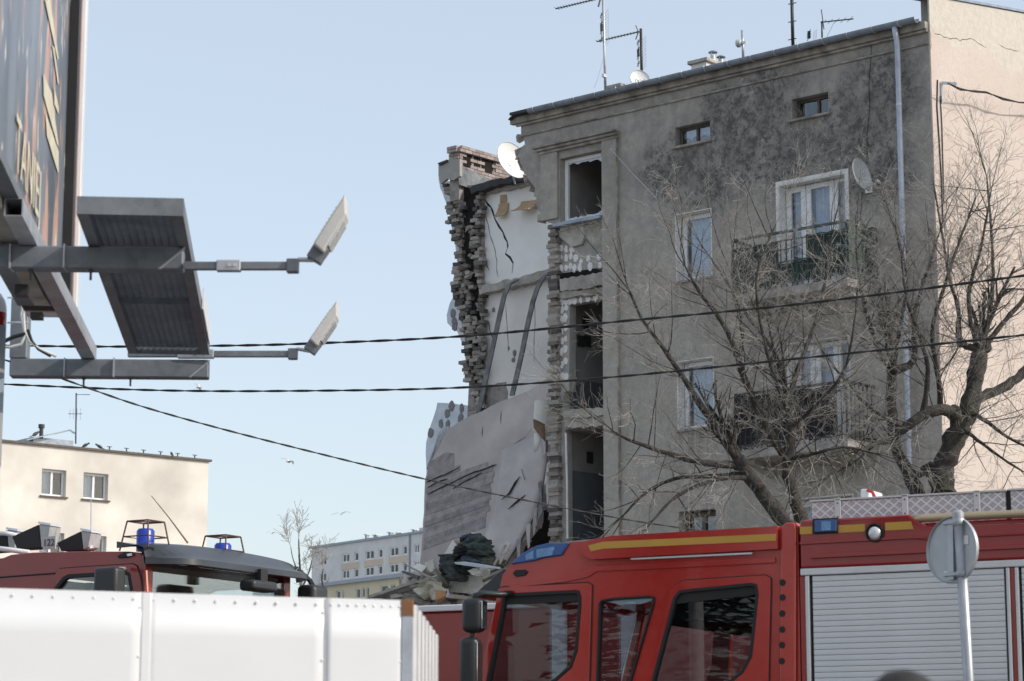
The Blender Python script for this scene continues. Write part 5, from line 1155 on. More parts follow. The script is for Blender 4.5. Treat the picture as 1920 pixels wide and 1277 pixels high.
LA = [  # left pollarded tree with two stems
 ([(1515, 1060, 0, 20), (1495, 1005, 0, 19), (1455, 960, 0, 17), (1415, 905, 0, 16), (1388, 868, 0, 14)], 0.2),
 ([(1388, 868, 0, 12), (1345, 805, -.1, 9), (1318, 765, -.2, 8), (1285, 715, -.3, 6.5), (1245, 655, -.5, 5), (1205, 600, -.6, 4), (1180, 545, -.7, 3)], 1.0),
 ([(1385, 872, 0, 10), (1320, 868, -.2, 7), (1262, 853, -.3, 6), (1215, 838, -.5, 4.5), (1165, 818, -.6, 3), (1140, 800, -.7, 2)], 0.9),
 ([(1398, 890, 0, 8), (1330, 893, .1, 5), (1265, 898, .2, 4.2), (1210, 925, .2, 3.4), (1170, 965, .3, 2.4)], 0.9),
 ([(1405, 895, 0, 7), (1340, 900, -.5, 4.5), (1270, 930, -.7, 3.6), (1225, 975, -.9, 2.6)], 0.8),
 ([(1530, 1060, .3, 19), (1510, 1000, .3, 17), (1488, 930, .2, 14), (1476, 868, .2, 13), (1484, 805, .1, 11), (1476, 752, .1, 9)], 0.35),
 ([(1476, 865, .2, 10), (1440, 805, .1, 9), (1408, 740, 0, 8), (1390, 690, -.1, 7.5), (1372, 640, -.1, 6.5), (1345, 590, -.2, 5.5), (1310, 545, -.3, 4), (1285, 500, -.4, 2.6)], 1.0),
 ([(1400, 725, 0, 6), (1388, 680, .2, 5), (1392, 620, .3, 4), (1380, 560, .3, 3), (1330, 480, .4, 2)], 1.0),
 ([(1482, 800, .1, 7), (1470, 720, .3, 5.5), (1445, 650, .4, 4.5), (1400, 590, .5, 3.6), (1372, 520, .5, 2.6)], 1.0),
 ([(1476, 752, .1, 7), (1500, 680, .2, 5.5), (1530, 600, .2, 4.4), (1548, 520, .3, 3.4), (1560, 440, .3, 2.2)], 1.0),
 ([(1482, 780, .1, 6), (1450, 700, -.4, 4.5), (1425, 600, -.5, 3.6), (1420, 510, -.6, 2.6), (1455, 420, -.6, 1.8)], 1.0),
 ([(1484, 800, .1, 6), (1530, 760, -.3, 4.5), (1580, 700, -.5, 3.5), (1600, 620, -.6, 2.6), (1608, 540, -.6, 1.8)], 1.0),
 ([(1484, 860, .2, 6), (1530, 850, -.4, 4), (1580, 838, -.5, 3), (1640, 850, -.6, 2)], 0.8)]
tree('pollarded_tree', 'bare pollarded tree with two stems in front of the grey facade', 34.0, LA, 11, 12.5, (0.5, 1.3), 0.05, 'bare street trees', ((1388, 868, 0, 15, 4), (1478, 862, .2, 14, 4), (1472, 745, .1, 9, 3)))
LB = [
 ([(1775, 1000, 0, 34), (1768, 930, 0, 30), (1768, 880, 0, 26), (1795, 815, 0, 24), (1822, 750, 0, 21), (1830, 700, 0, 19), (1836, 655, 0, 17)], 0.2),
 ([(1765, 900, .1, 20), (1742, 880, .2, 18), (1712, 900, .2, 0.1)], 0),
 ([(1742, 1000, .3, 17), (1722, 930, .3, 16), (1700, 880, .2, 14), (1682, 845, .2, 13), (1674, 800, .2, 12), (1672, 740, .2, 11), (1674, 695, .1, 12)], 0.5),
 ([(1800, 790, 0, 15), (1775, 770, -.2, 13), (1740, 775, -.3, 12), (1705, 795, -.3, 11), (1672, 822, -.2, 9), (1640, 835, -.2, 5)], 0.8),
 ([(1825, 752, 0, 13), (1855, 738, .2, 12), (1890, 722, .3, 11), (1925, 692, .4, 10), (1960, 650, .5, 8)], 0.7),
 ([(1674, 695, .1, 10), (1705, 685, .1, 9), (1716, 660, .1, 7), (1712, 600, .2, 5), (1735, 520, .2, 3.6), (1760, 440, .2, 2.4)], 1.0),
 ([(1672, 695, .1, 7), (1650, 660, 0, 6), (1628, 600, -.1, 5), (1612, 530, -.2, 3.6), (1605, 450, -.2, 2.4)], 1.0),
 ([(1674, 695, .1, 6), (1690, 600, .3, 4.6), (1700, 520, .3, 3.4), (1680, 430, .4, 2.2)], 1.0),
 ([(1836, 655, 0, 8), (1800, 640, 0, 8), (1797, 580, .1, 5), (1780, 520, .2, 4), (1765, 430, .2, 2.6), (1750, 340, .2, 1.8)], 1.0),
 ([(1836, 655, 0, 7), (1820, 600, -.2, 5.5), (1818, 540, -.2, 4.5), (1838, 470, -.2, 3.4), (1855, 380, -.3, 2.2)], 1.0),
 ([(1840, 655, 0, 7), (1855, 590, .2, 5), (1862, 510, .2, 4), (1858, 420, .3, 3), (1850, 330, .3, 2)], 1.0),
 ([(1843, 655, 0, 7), (1885, 600, .1, 5.5), (1920, 560, .1, 4.5), (1950, 500, .2, 3)], 1.0),
 ([(1765, 770, -.2, 7), (1758, 700, -.3, 6), (1748, 620, -.4, 5), (1770, 540, -.5, 4), (1800, 450, -.5, 2.8), (1830, 370, -.5, 1.8)], 1.0),
 ([(1730, 778, -.3, 7), (1740, 700, -.5, 5.5), (1725, 630, -.6, 4.4), (1700, 560, -.7, 3.2), (1690, 480, -.7, 2)], 1.0),
 ([(1815, 770, 0, 6), (1850, 790, -.4, 4.5), (1890, 820, -.6, 3.5), (1930, 840, -.7, 2.4)], 0.9),
 ([(1800, 800, 0, 6), (1840, 830, -.5, 4), (1880, 860, -.7, 3), (1920, 885, -.8, 2)], 0.9),
 ([(1690, 800, -.3, 6), (1640, 770, -.6, 4.5), (1590, 720, -.8, 3.5), (1545, 660, -.9, 2.6), (1520, 610, -1, 1.8)], 1.0),
 ([(1672, 822, -.2, 6), (1625, 840, -.6, 4), (1580, 870, -.8, 3), (1540, 905, -.9, 2)], 0.9)]
tree('pollarded_tree', 'bare gnarled pollarded tree in front of the house corner and peach gable', 36.0, LB, 23, 11.5, (0.5, 1.3), 0.05, 'bare street trees', ((1802, 642, 0, 9, 3), (1850, 652, 0, 10, 3), (1674, 692, .1, 12, 4), (1790, 775, -.1, 15, 2), (1765, 905, 0, 24, 0)))
# slender tree far off, between the cream building and the grey block
LC = [([(572, 1180, 0, 3.5), (566, 1110, 0, 3), (562, 1060, 0, 2), (560, 1010, 0, 1)], 1.0), ([(566, 1105, 0, 2), (580, 1070, 0, 1.4), (585, 1050, 0, .8)], 1.0), ([(565, 1090, 0, 1.6), (550, 1050, 1, 1), (545, 1025, 1, .7)], 1.0)]
tree('birch_tree', 'slender bare tree beyond the dark red truck visor, left of the far grey block', 130, LC, 5, 1.1, (0.8, 1.7), 0.10, None, (), 0.011, 1)
LD = [([(612, 1200, 0, 3), (608, 1120, 0, 2.4), (604, 1090, 0, 1.6), (606, 1066, 0, .8)], 1.0)]
tree('birch_tree', 'small bare tree in front of the low yellow building', 140, LD, 6, 1.1, (0.8, 1.6), 0.10, None, (), 0.011, 1)
# ------------------------------------------------------------------ vehicle materials
red = car_paint('fire_red_paint', (0.42, 0.030, 0.022), 0.07); red_dk = car_paint('deep_red_paint', (0.28, 0.010, 0.010), 0.1); red_old = car_paint('dull_dark_red_paint', (0.26, 0.03, 0.028), 0.32, 0.12)
yellow = mat('yellow_reflective_band', (0.55, 0.31, 0.05), 0.45, 0, 0.08, 6); black_pl = mat('black_plastic', (0.02, 0.021, 0.022), 0.42, 0, 0.25, 6, 0.1, 90); rubber = mat('black_rubber', (0.015, 0.015, 0.016), 0.7, 0, 0.2, 8)
visor_bk = mat('gloss_black_visor', (0.018, 0.022, 0.028), 0.18, 0, 0.2, 3); alu = mat('anodised_aluminium', (0.66, 0.67, 0.69), 0.36, 0.55, 0.06, 4); slat_m = mat('shutter_aluminium', (0.68, 0.69, 0.71), 0.45, 0.15, 0.05, 2.5, 0, 40, None, 0.5, var2=0.04)
blue_l = mat('blue_beacon_lens', (0.03, 0.09, 0.27), 0.12, 0, 0.12, 7); blue_in = mat('beacon_reflector', (0.16, 0.30, 0.52), 0.25, 0.2, 0.2, 20); chrome = mat('chrome', (0.75, 0.76, 0.78), 0.12, 1.0, 0)
gold = mat('gold_anodised_rail', (0.50, 0.41, 0.27), 0.35, 0.6, 0.1, 4); vglass = glass('vehicle_glass', (0.84, 0.88, 0.90), 1.5, 0, 0.6); seat_m = mat('seat_cloth', (0.04, 0.05, 0.07), 0.9, 0, 0.2, 9); trim_in = mat('cab_lining', (0.10, 0.10, 0.105), 0.85, 0, 0.15, 5)
mirror_m = mat('mirror_glass', (0.7, 0.72, 0.75), 0.03, 1.0, 0); lamp_gl = mat('lamp_glass', (0.7, 0.72, 0.72), 0.15, 0.3, 0.2, 30); white_v = mat('white_vehicle_paint', (0.72, 0.72, 0.72), 0.35, 0, 0.06, 3)
def chq(mm, axis):
    g = NG(mm); dp_ = g.n('ShaderNodeVectorMath', operation='DOT_PRODUCT'); g.l(g.tc.outputs['Object'], dp_.inputs[0]); dp_.inputs[1].default_value = axis
    sx = g.n('ShaderNodeSeparateXYZ'); g.l(g.tc.outputs['Object'], sx.inputs[0]); a = dp_.outputs['Value']; z = g.math('MULTIPLY', sx.outputs[2], 1.25)
    p_ = g.math('ADD', a, z); q_ = g.math('SUBTRACT', a, z); pr = 0.072
    par_ = g.math('MODULO', g.math('ADD', g.math('ADD', g.math('FLOOR', g.math('DIVIDE', p_, pr)), g.math('FLOOR', g.math('DIVIDE', q_, pr))), 1000.0), 2.0)
    k = 2*math.pi/(pr/3.0); s1 = g.math('SINE', g.math('MULTIPLY', p_, k)); s2 = g.math('SINE', g.math('MULTIPLY', q_, k))
    st = g.math('ADD', g.math('MULTIPLY', s1, par_), g.math('MULTIPLY', s2, g.math('SUBTRACT', 1.0, par_))); h0 = g.rng(st, -0.1, 0.5); fp = g.math('ABSOLUTE', g.math('SUBTRACT', g.math('FRACT', g.math('DIVIDE', p_, pr)), 0.5)); fq = g.math('ABSOLUTE', g.math('SUBTRACT', g.math('FRACT', g.math('DIVIDE', q_, pr)), 0.5)); h = g.math('MAXIMUM', g.math('MULTIPLY', h0, 0.35), g.rng(g.math('MAXIMUM', fp, fq), 0.36, 0.42))
    n = g.noise(5, 4); c = g.mix(h, (0.40, 0.41, 0.43), (0.82, 0.83, 0.85)); c = g.mix(g.rng(n, 0.35, 0.7, 0, 0.25), c, (0.5, 0.5, 0.5)); g.l(c, g.b.inputs['Base Color']); g.b.inputs['Metallic'].default_value = 0.1; g.bump(h, 0.5, 0.006)
chq(M['chequer'], TU)
def wheel(c, axis, r, parent):
    m = MB(); m.lathe(Vector(c)-Vector(axis)*0.14, axis, [(r*0.55, 0), (r*0.95, 0), (r, 0.04), (r, 0.24), (r*0.95, 0.28), (r*0.55, 0.28)], 28); w_ = m.build('wheel', rubber, parent, smooth=40)
    m = MB(); m.lathe(Vector(c)-Vector(axis)*0.10, axis, [(r*0.54, 0), (r*0.54, 0.20), (r*0.3, 0.18), (r*0.12, 0.22)], 20); m.build('rim', alu, w_, smooth=40)
# ------------------------------------------------------------------ the red fire truck in front
o = pt(1500, 1200, 16.0); T = Frame((o.x, o.y, 0), TU, TV)
truck = thing('fire_truck', 'bright red fire truck with crew cab and roller shutter in the right foreground', 'fire truck', (o.x, o.y, 0))
W = 2.36
def tp(lst, b=0.0): return [T.hit(x, y, b) for x, y in lst]
zb = 0.55
top = [(937, 1100), (942, 1078), (955, 1060), (972, 1043), (996, 1027), (1024, 1020), (1066, 1017), (1100, 1014), (1150, 1006), (1300, 997), (1464, 987), (1474, 981), (1492, 980), (1496, 986)]
wf = [(946, 1114), (1080, 1107), (1088, 1109), (1091, 1120), (1091, 1135), (1084, 1221), (1073, 1252), (1045, 1277), (1010, 1297), (960, 1310), (906, 1318)]
wq = [(1124, 1131), (1128, 1125), (1150, 1121), (1220, 1117), (1227, 1119), (1228, 1130), (1185, 1277), (1174, 1310), (1118, 1310)]
wr = [(1264, 1120), (1275, 1107), (1300, 1104), (1410, 1093), (1421, 1096), (1424, 1115), (1412, 1231), (1395, 1262), (1373, 1280), (1330, 1300), (1214, 1310)]
lowf = tp([(895, 1277)])[0]
ar = tp([(1497, 1100)])[0][0]
side = tp(top)+[(ar, zb)]+[(lowf[0]+0.12, zb), (lowf[0]+0.10, 1.2), lowf]
def shrink(poly, d, T_=T):
    n = len(poly); cx = sum(p[0] for p in poly)/n; cz = sum(p[1] for p in poly)/n; out = []
    for i in range(n):
        p0 = Vector(poly[i-1]); p = Vector(poly[i]); p1 = Vector(poly[(i+1) % n]); e0 = (p-p0).normalized(); e1_ = (p1-p).normalized(); n0 = Vector((-e0.y, e0.x)); n1 = Vector((-e1_.y, e1_.x)); nn_ = (n0+n1); nn_ = nn_.normalized() if nn_.length > 1e-6 else n0
        k = d/max(0.5, nn_.dot(n0)); out.append((p+nn_*k))
    A = sum(poly[i-1][0]*poly[i][1]-poly[i][0]*poly[i-1][1] for i in range(n)); 
    if A < 0: return shrink(list(reversed(poly)), d)[::-1] if d is not None else out
    return [(v.x, v.y) for v in out]
WF, WQ, WR = tp(wf), tp(wq), tp(wr)
for nm, b0, b1 in (('cab_side', 0.0, 0.045), ('cab_side', W-0.045, W)):
    m = MB(); m.prism(T, [side, WF, WQ, WR], b0, b1); m.build(nm, red, truck, bevel=0.012)
upper = tp(top)+[T.hit(1497, 1085), T.hit(937, 1108)]
m = MB(); m.prism(T, upper, 0.046, W-0.046); m.build('cab_roof', red, truck, bevel=0.03, seg=3)
m = MB(); m.box(T, ar, ar+0.05, 0.05, W-0.05, zb, T.hit(1497, 1085)[1]-0.01); m.build('cab_rear_wall', trim_in, truck)
m = MB(); m.box(T, ar+0.06, lowf[0]+0.05, 0.05, W-0.05, zb, zb+0.2); m.build('cab_floor', trim_in, truck)
# windscreen and front below it
fz0 = lowf; fz1 = T.hit(940, 1105)
m = MB(); m.prism(T, [(fz1[0]-0.01, fz1[1]), (fz0[0]-0.01, fz0[1]), (fz0[0]-0.02, fz0[1]), (fz1[0]-0.02, fz1[1])], 0.10, W-0.10); m.build('windscreen', vglass, truck)
m = MB(); m.box(T, lowf[0]-0.06, lowf[0]+0.08, 0.05, W-0.05, zb, lowf[1]-0.02); m.build('front_panel', red, truck, bevel=0.03)
m = MB(); m.box(T, fz0[0]-0.75, fz0[0]-0.02, 0.08, W-0.08, 1.15, 1.62); m.build('dashboard', black_pl, truck, bevel=0.04)
# doors: own panels standing proud, with rubber seals and panes
dF = [(936, 1103), (944, 1101), (1104, 1093), (1111, 1097), (1110, 1140), (1106, 1277), (1100, 1420), (884, 1420), (902, 1277)]
dR = [(1272, 1095), (1282, 1089), (1436, 1079), (1446, 1084), (1446, 1110), (1442, 1277), (1438, 1420), (1190, 1420), (1222, 1277), (1258, 1112)]
for out_, wn in ((dF, WF), (dR, WR)):
    m = MB(); m.prism(T, [tp(out_), wn], -0.014, -0.0015); d_ = m.build('door', red, truck, bevel=0.006)
    a_, c_ = T.hit((out_[2][0]+out_[4][0])/2-25, 1390); m = MB(); m.box(T, a_-0.09, a_+0.09, -0.05, -0.015, c_-0.025, c_+0.025); m.build('handle', black_pl, d_, bevel=0.01)
    gp = [(x, z) for x, z in tp(out_)]; m = MB(); m.tube([T(a, -0.004, z) for a, z in gp[:7]], 0.0075, 5); m.build('door_seal', rubber, d_)
for pl, nm in ((WF, 0), (WQ, 1), (WR, 2)):
    inn = shrink(pl, 0.022 if nm != 1 else 0.014); m = MB(); m.prism(T, [pl, inn], -0.018, 0.03); s_ = m.build('window_seal', rubber, truck, bevel=0.004)
    m = MB(); m.prism(T, pl, 0.012, 0.018); p_ = m.build('window_pane', vglass, truck)
    m = MB(); m.prism(T, pl, W-0.02, W-0.014); m.build('window_pane', vglass, truck)
for pl, h_ in (([(946, 1116), (1088, 1109), (1090, 1127), (943, 1134)], 0), ([(1268, 1114), (1421, 1095), (1423, 1114), (1262, 1133)], 1)):
    m = MB(); m.prism(T, tp(pl), 0.0, 0.010); m.build('tint_band', rubber, truck)
m = MB(); m.prism(T, tp([(1125, 1126), (1228, 1118), (1226, 1124), (1200, 1132), (1160, 1133)]), 0.019, 0.022); m.build('sun_blind', alu, truck)
# roof fairing with the yellow band
fa = [(1096, 1040), (1099, 1017), (1150, 1006), (1462, 988), (1463, 1030), (1400, 1034), (1150, 1048), (1115, 1050)]
m = MB(); m.prism(T, tp(fa), -0.05, 0.03); fair = m.build('roof_fairing', red, truck, bevel=0.018, seg=3)
m = MB(); m.prism(T, tp([(1103, 1023), (1130, 1016), (1455, 1001), (1454, 1014), (1131, 1029), (1108, 1034)], -0.05), -0.0535, -0.0485); m.build('yellow_band', yellow, fair)
m = MB(); m.prism(T, tp([(1185, 1047), (1412, 1036), (1412, 1039.5), (1185, 1050)], -0.01), -0.03, -0.002); m.build('rain_strip', alu, truck)
m = MB(); m.prism(T, tp([(955, 1098), (1060, 1084), (1104, 1068), (1115, 1060), (1455, 1045), (1455, 1056), (1120, 1072), (1105, 1082), (1060, 1092), (958, 1103)], 0), -0.012, -0.001); m.build('swage_line', red, truck, bevel=0.005)
m = MB(); m.prism(T, tp([(1466, 992), (1474, 981), (1492, 980), (1495, 990), (1495, 1420), (1462, 1420)], 0), -0.03, -0.0015); pil = m.build('rear_pillar', red, truck, bevel=0.015, seg=3)
for x, y in ((1470.5, 1093), (1470.5, 1121), (1470, 1151), (1470, 1181), (1469.5, 1210), (1469, 1240)):
    a_, c_ = T.hit(x, y); m = MB(); m.lathe(T(a_, -0.0325, c_), TV, [(0.022, 0), (0.022, 0.003)], 12); m.build('vent_hole', rubber, pil)
# blue corner beacon, side lamp, visor, mirrors
bl_ = [(957, 1058), (979, 1037), (1006, 1023), (1028, 1018), (1066, 1017.5), (1052, 1041), (1017, 1046), (1003, 1051), (969, 1056)]
m = MB(); m.prism(T, tp(bl_, -0.02), -0.022, 0.40); bc = m.build('blue_beacon', blue_l, truck, bevel=0.015, seg=3)
for pl in ([(985, 1040), (1000, 1032), (1000, 1047), (986, 1050)], [(1006, 1030), (1040, 1025), (1035, 1041), (1006, 1046)]):
    m = MB(); m.prism(T, tp(pl, -0.024), -0.0245, -0.0225); m.build('lamp_module', blue_in, bc)
m = MB(); m.prism(T, tp([(962, 1075), (968, 1069), (985, 1068), (991, 1072), (986, 1079), (968, 1082)]), -0.012, 0.0); m.build('side_vent', rubber, truck, bevel=0.004)
vs_ = [(945, 1066), (932, 1076), (915, 1092), (903, 1102), (893, 1112), (888, 1121), (905, 1120), (925, 1117), (938, 1112), (944, 1095)]
m = MB(); m.prism(T, tp(vs_, 0.05), 0.05, W-0.05); m.build('sun_visor', visor_bk, truck, bevel=0.012, seg=3)
def rbox(c, sx, sy, sz, ax, ay, material, name, parent, bev):
    c = Vector(c); ax = Vector(ax).normalized(); ay = Vector(ay).normalized(); az = Vector((0, 0, 1)); vs2 = [c+ax*i*sx/2+ay*j*sy/2+az*k*sz/2 for i in (-1, 1) for j in (-1, 1) for k in (-1, 1)]
    m = MB(); m.add(vs2, [(0, 1, 3, 2), (4, 6, 7, 5), (0, 4, 5, 1), (2, 3, 7, 6), (0, 2, 6, 4), (1, 5, 7, 3)]); return m.build(name, material, parent, bevel=bev, seg=4, smooth=60)
mx_ = Vector((0.62, -0.28, 0)).normalized(); my_ = Vector((0.28, 0.62, 0)).normalized()
for (x, y, sx, sz, nm) in ((889, 1154, 0.155, 0.235, 'mirror'), (882, 1246, 0.14, 0.37, 'mirror')):
    c = T.at(x, y, -0.22); mr_ = rbox(c, sx, 0.12, sz, mx_, my_, black_pl, nm, truck, 0.045)
    c2 = c+mx_*(sx*0.18)+TV*-0.0; g_ = Vector((0.80, -0.55, 0)).normalized(); m = MB(); m.lathe(c+mx_*(sx*0.5-0.002)+my_*0.0, mx_, [(0.05, 0), (0.05, 0.003)], 14)
    o_ = rbox(c+mx_*(sx*0.5-0.001), 0.006, 0.085, sz*0.8, mx_, my_, mirror_m, 'mirror_glass', mr_, 0.02)
m = MB(); m.tube([T.at(960, 1113, -0.02), T.at(935, 1115, -0.10), T.at(905, 1113, -0.20), T.at(891, 1117, -0.22), T.at(888, 1128, -0.22)], 0.022, 8); m.build('mirror_arm', black_pl, truck, smooth=True)
m = MB(); m.tube([T.at(886, 1180, -0.22), T.at(884, 1200, -0.22)], 0.016, 8); m.build('mirror_arm', black_pl, truck)
# seats and steering wheel seen through the glass
def seat(a, b, parent):
    m = MB(); m.box(T, a-0.25, a+0.25, b-0.24, b+0.24, 1.05, 1.25); s_ = m.build('seat', seat_m, parent, bevel=0.05, seg=3)
    m = MB(); m.prism(T, [(a-0.28, 1.2), (a-0.10, 1.2), (a-0.17, 1.95), (a-0.31, 1.95)], b-0.24, b+0.24); m.build('backrest', seat_m, s_, bevel=0.05, seg=3)
    m = MB(); m.prism(T, [(a-0.32, 1.98), (a-0.22, 1.98), (a-0.24, 2.2), (a-0.33, 2.2)], b-0.14, b+0.14); m.build('headrest', seat_m, s_, bevel=0.04, seg=3)
af = T.hit(1010, 1250)[0]; seat(af-0.05, 0.5, truck); seat(af-0.05, 1.85, truck)
ab = T.hit(1330, 1250)[0]
for b in (0.42, 0.95, 1.45, 1.95): seat(ab-0.1, b, truck)
c = T(af+0.45, 0.52, 1.72); ax_ = (TU*-0.5+Vector((0, 0, 0.85))).normalized(); x_ = TV; y_ = ax_.cross(x_)
m = MB(); m.tube([c+(x_*math.cos(R(k*15))+y_*math.sin(R(k*15)))*0.23 for k in range(25)], 0.016, 6); m.tube([c+x_*0.23, c-x_*0.23], 0.02, 5); m.tube([c, c-ax_*0.3], 0.025, 6); m.build('steering_wheel', black_pl, truck, smooth=True)
m = MB(); m.box(T, (af+ab)/2-0.05, (af+ab)/2+0.02, 0.06, W-0.06, zb+0.2, 1.75); m.build('cab_partition', trim_in, truck)
zo = T.hit(1340, 1158)[1]; m = MB(); m.box(T, T.hit(1440, 1200)[0]+0.1, T.hit(1262, 1200)[0]+0.3, 0.3, 2.0, zo, zo+0.32); m.build('dark_cab_panel', rubber, truck, bevel=0.02)  # dark panel added inside the cab to darken the rear side window
# equipment body
abk = -5.2
a0b = T.hit(1501, 1000)[0]-0.005
ztop_b = T.hit(1502, 976)[1]; zsh = T.hit(1505, 1070)[1]
ash = T.hit(1715, 970)[0]; zlow = T.hit(1740, 990)[1]
fas = [(a0b, zsh+0.012), (a0b, ztop_b-0.02), (a0b-0.02, ztop_b), (ash+0.03, ztop_b), (ash, ztop_b-0.02), (ash-0.06, zlow+0.02), (ash-0.12, zlow), (abk, zlow), (abk, zsh+0.012)]
m = MB(); m.prism(T, fas, -0.03, 0.12); fs_ = m.build('body_fascia', red_dk, truck, bevel=0.016, seg=3)
rib = tp([(1520, 1044), (1560, 1037), (1900, 1022), (2000, 1018), (2000, 1026), (1900, 1030), (1560, 1046), (1522, 1048)], -0.03)
m = MB(); m.prism(T, rib, -0.05, -0.031); m.build('rib', red_dk, fs_, bevel=0.008)
m = MB(); m.prism(T, tp([(1500, 1016), (1712, 1005), (1740, 1008), (2000, 995), (2000, 999), (1740, 1013), (1712, 1011), (1500, 1022)], -0.03), -0.042, -0.031); m.build('rib', red_dk, fs_, bevel=0.006)
m = MB(); m.prism(T, tp([(1500, 988), (1524, 987), (1524, 1001), (1500, 1002)], -0.03), -0.0335, -0.031); m.build('yellow_band', yellow, fs_)
m = MB(); m.prism(T, tp([(1572, 985), (1622, 982.5), (1622, 996.5), (1572, 999)], -0.03), -0.0335, -0.031); m.build('yellow_band', yellow, fs_)
m = MB(); m.prism(T, tp([(1660, 980), (1708, 977.5), (1713, 992), (1660, 995)], -0.03), -0.0335, -0.031); m.build('yellow_band', yellow, fs_)
m = MB(); m.prism(T, tp([(1524, 973), (1573, 970.5), (1572, 1000), (1524, 1002)], -0.03), -0.045, -0.031); bb = m.build('blue_beacon', rubber, fs_, bevel=0.008)
m = MB(); m.prism(T, tp([(1528, 976), (1569, 974), (1569, 996), (1528, 998)], -0.045), -0.056, -0.046); m.build('lens', blue_l, bb, bevel=0.01, seg=3)
m = MB(); m.prism(T, tp([(1540, 978), (1558, 977), (1558, 994), (1540, 995)], -0.056), -0.0585, -0.0565); m.build('lamp_module', blue_in, bb)
a_, c_ = T.hit(1641, 999, -0.03); n_ = -TV
m = MB(); m.lathe(T(a_, -0.031, c_), n_, [(0.060, 0), (0.062, 0.012), (0.053, 0.016), (0.048, 0.002)], 24); lr = m.build('work_lamp', rubber, fs_, smooth=40)
m = MB(); m.lathe(T(a_, -0.030, c_-0.003), n_, [(0.043, 0), (0.041, 0.018), (0.03, 0.026), (0.01, 0.03)], 20); m.build('lens', lamp_gl, lr, smooth=True)
# shutter
m = MB(); m.box(T, a0b-0.0, abk, -0.035, 0.05, zsh-0.035, zsh+0.010); m.build('shutter_head_rail', alu, truck, bevel=0.006)
def xa(x): return T.hit(x, 1150, -0.02)[0]
def shutter(x0, x1):
    a1 = xa(x0) if x0 is not None else None
for (x0, x1, mt, b0) in ((1500.5, 1511, red_dk, -0.02), (1511.5, 1519, alu, -0.032), (1519.3, 1524.5, rubber, -0.01), (1885.5, 1889, rubber, -0.01), (1889.4, 1896, alu, -0.032), (1896.4, 1905.5, red_dk, -0.02), (1906, 1913, alu, -0.032), (1913.4, 1918, rubber, -0.01)):
    m = MB(); m.box(T, xa(x1), xa(x0), b0, 0.06, 0.7, zsh-0.037); m.build('shutter_jamb', mt, truck, bevel=0.003, seg=1)
sm = bpy.data.meshes.new('shutter_slat'); L1 = xa(1525)-xa(1885); L2 = 1.3
def slat_mesh(L, nm):
    m = MB(); hs = 0.0355; prof = [(-0.010, 0.0), (-0.0155, 0.0022), (-0.0163, hs*0.5), (-0.0155, hs-0.0022), (-0.010, hs-0.0004), (0.01, hs-0.0005), (0.01, 0)]
    rings = [[Vector((x, 0, 0))*1+Vector((0, b, z)) for b, z in prof] for x in (0, L)]; m.sweep(rings); o = m.build(nm, slat_m, None); me = o.data; bpy.data.objects.remove(o); return me
s1, s2 = slat_mesh(L1, 'shutter_slat'), slat_mesh(L2, 'shutter_slat')
rzt = math.atan2(-TU.y, -TU.x); z = zsh-0.075
while z > 0.72:
    # local x runs to the rear (-TU); local y turned to the inside
    o_ = inst('shutter_slat', s1, truck, T(xa(1525), -0.006, z), (0, 0, rzt)); 
    o_ = inst('shutter_slat', s2, truck, T(xa(1918.5), -0.006, z), (0, 0, rzt)); z -= 0.0362
m = MB(); m.box(T, abk, a0b-0.002, 0.07, W, 0.7, ztop_b-0.05); m.build('body_box', red_dk, truck)
m = MB(); m.box(T, abk, a0b-0.005, -0.02, W, 0.45, 0.69); m.build('body_skirt', red_dk, truck, bevel=0.02)
m = MB(); m.box(T, abk+0.2, lowf[0]-0.1, 0.5, W-0.5, 0.42, 0.54); m.build('chassis', rubber, truck)
for a_ in (lowf[0]-0.75, -2.6, -3.9):
    for b_ in (0.16, W-0.16): wheel(T(a_, b_, 0.48), TV, 0.48, truck)
# roof lockers of chequer plate with hinges
bz = 0.16
def bx_(x0, x1, y0l, y0r, bz):
    return T.hit(x0, y0l, bz)[0], T.hit(x1, y0r, bz)[0], T.hit((x0+x1)/2, (y0l+y0r)/2, bz)[1]
a1_, a0_, zt_ = bx_(1521, 1884, 937, 919, bz)
m = MB(); m.box(T, a0_, a1_, bz, bz+0.7, ztop_b-0.3, zt_-0.012); lk = m.build('roof_locker', M['chequer'], truck, bevel=0.006, seg=1)
m = MB(); m.box(T, a0_-0.008, a1_+0.008, bz-0.012, bz+0.71, zt_-0.011, zt_); m.build('lid_edge', alu, lk)
m = MB(); m.box(T, a0_-0.05, a0_-0.002, bz+0.02, bz+0.7, ztop_b-0.3, zt_-0.0); m.build('locker_gap_plate', rubber, lk)
for x in (1571, 1697, 1832):
    aa, cc = T.hit(x, 930, bz); m = MB(); m.box(T, aa-0.021, aa+0.021, bz-0.012, bz-0.002, zt_-0.155, zt_+0.004); hg = m.build('hinge', alu, lk, bevel=0.003, seg=1)
    for dz in (0.03, 0.12):
        mm_ = MB(); mm_.lathe(T(aa, bz-0.016, zt_-dz), TV, [(0.005, 0), (0.005, 0.004)], 8); mm_.build('bolt', rubber, hg)
a1_, _, zt2 = bx_(1894, 1920, 917, 915, bz)
m = MB(); m.box(T, abk, a1_, bz, bz+0.7, ztop_b-0.3, zt2-0.012); lk2 = m.build('roof_locker', M['chequer'], truck, bevel=0.006, seg=1)
m = MB(); m.box(T, abk, a1_+0.008, bz-0.012, bz+0.71, zt2-0.011, zt2); m.build('lid_edge', alu, lk2)
m = MB(); m.tube([T.at(1714, 973, 0.0), T.at(1730, 972, 0.0), T.at(1920, 963, 0.0), T(abk+0.2, 0.0, T.hit(1920, 963)[1]+0.01)], 0.026, 12); m.build('handrail', gold, truck, smooth=True)
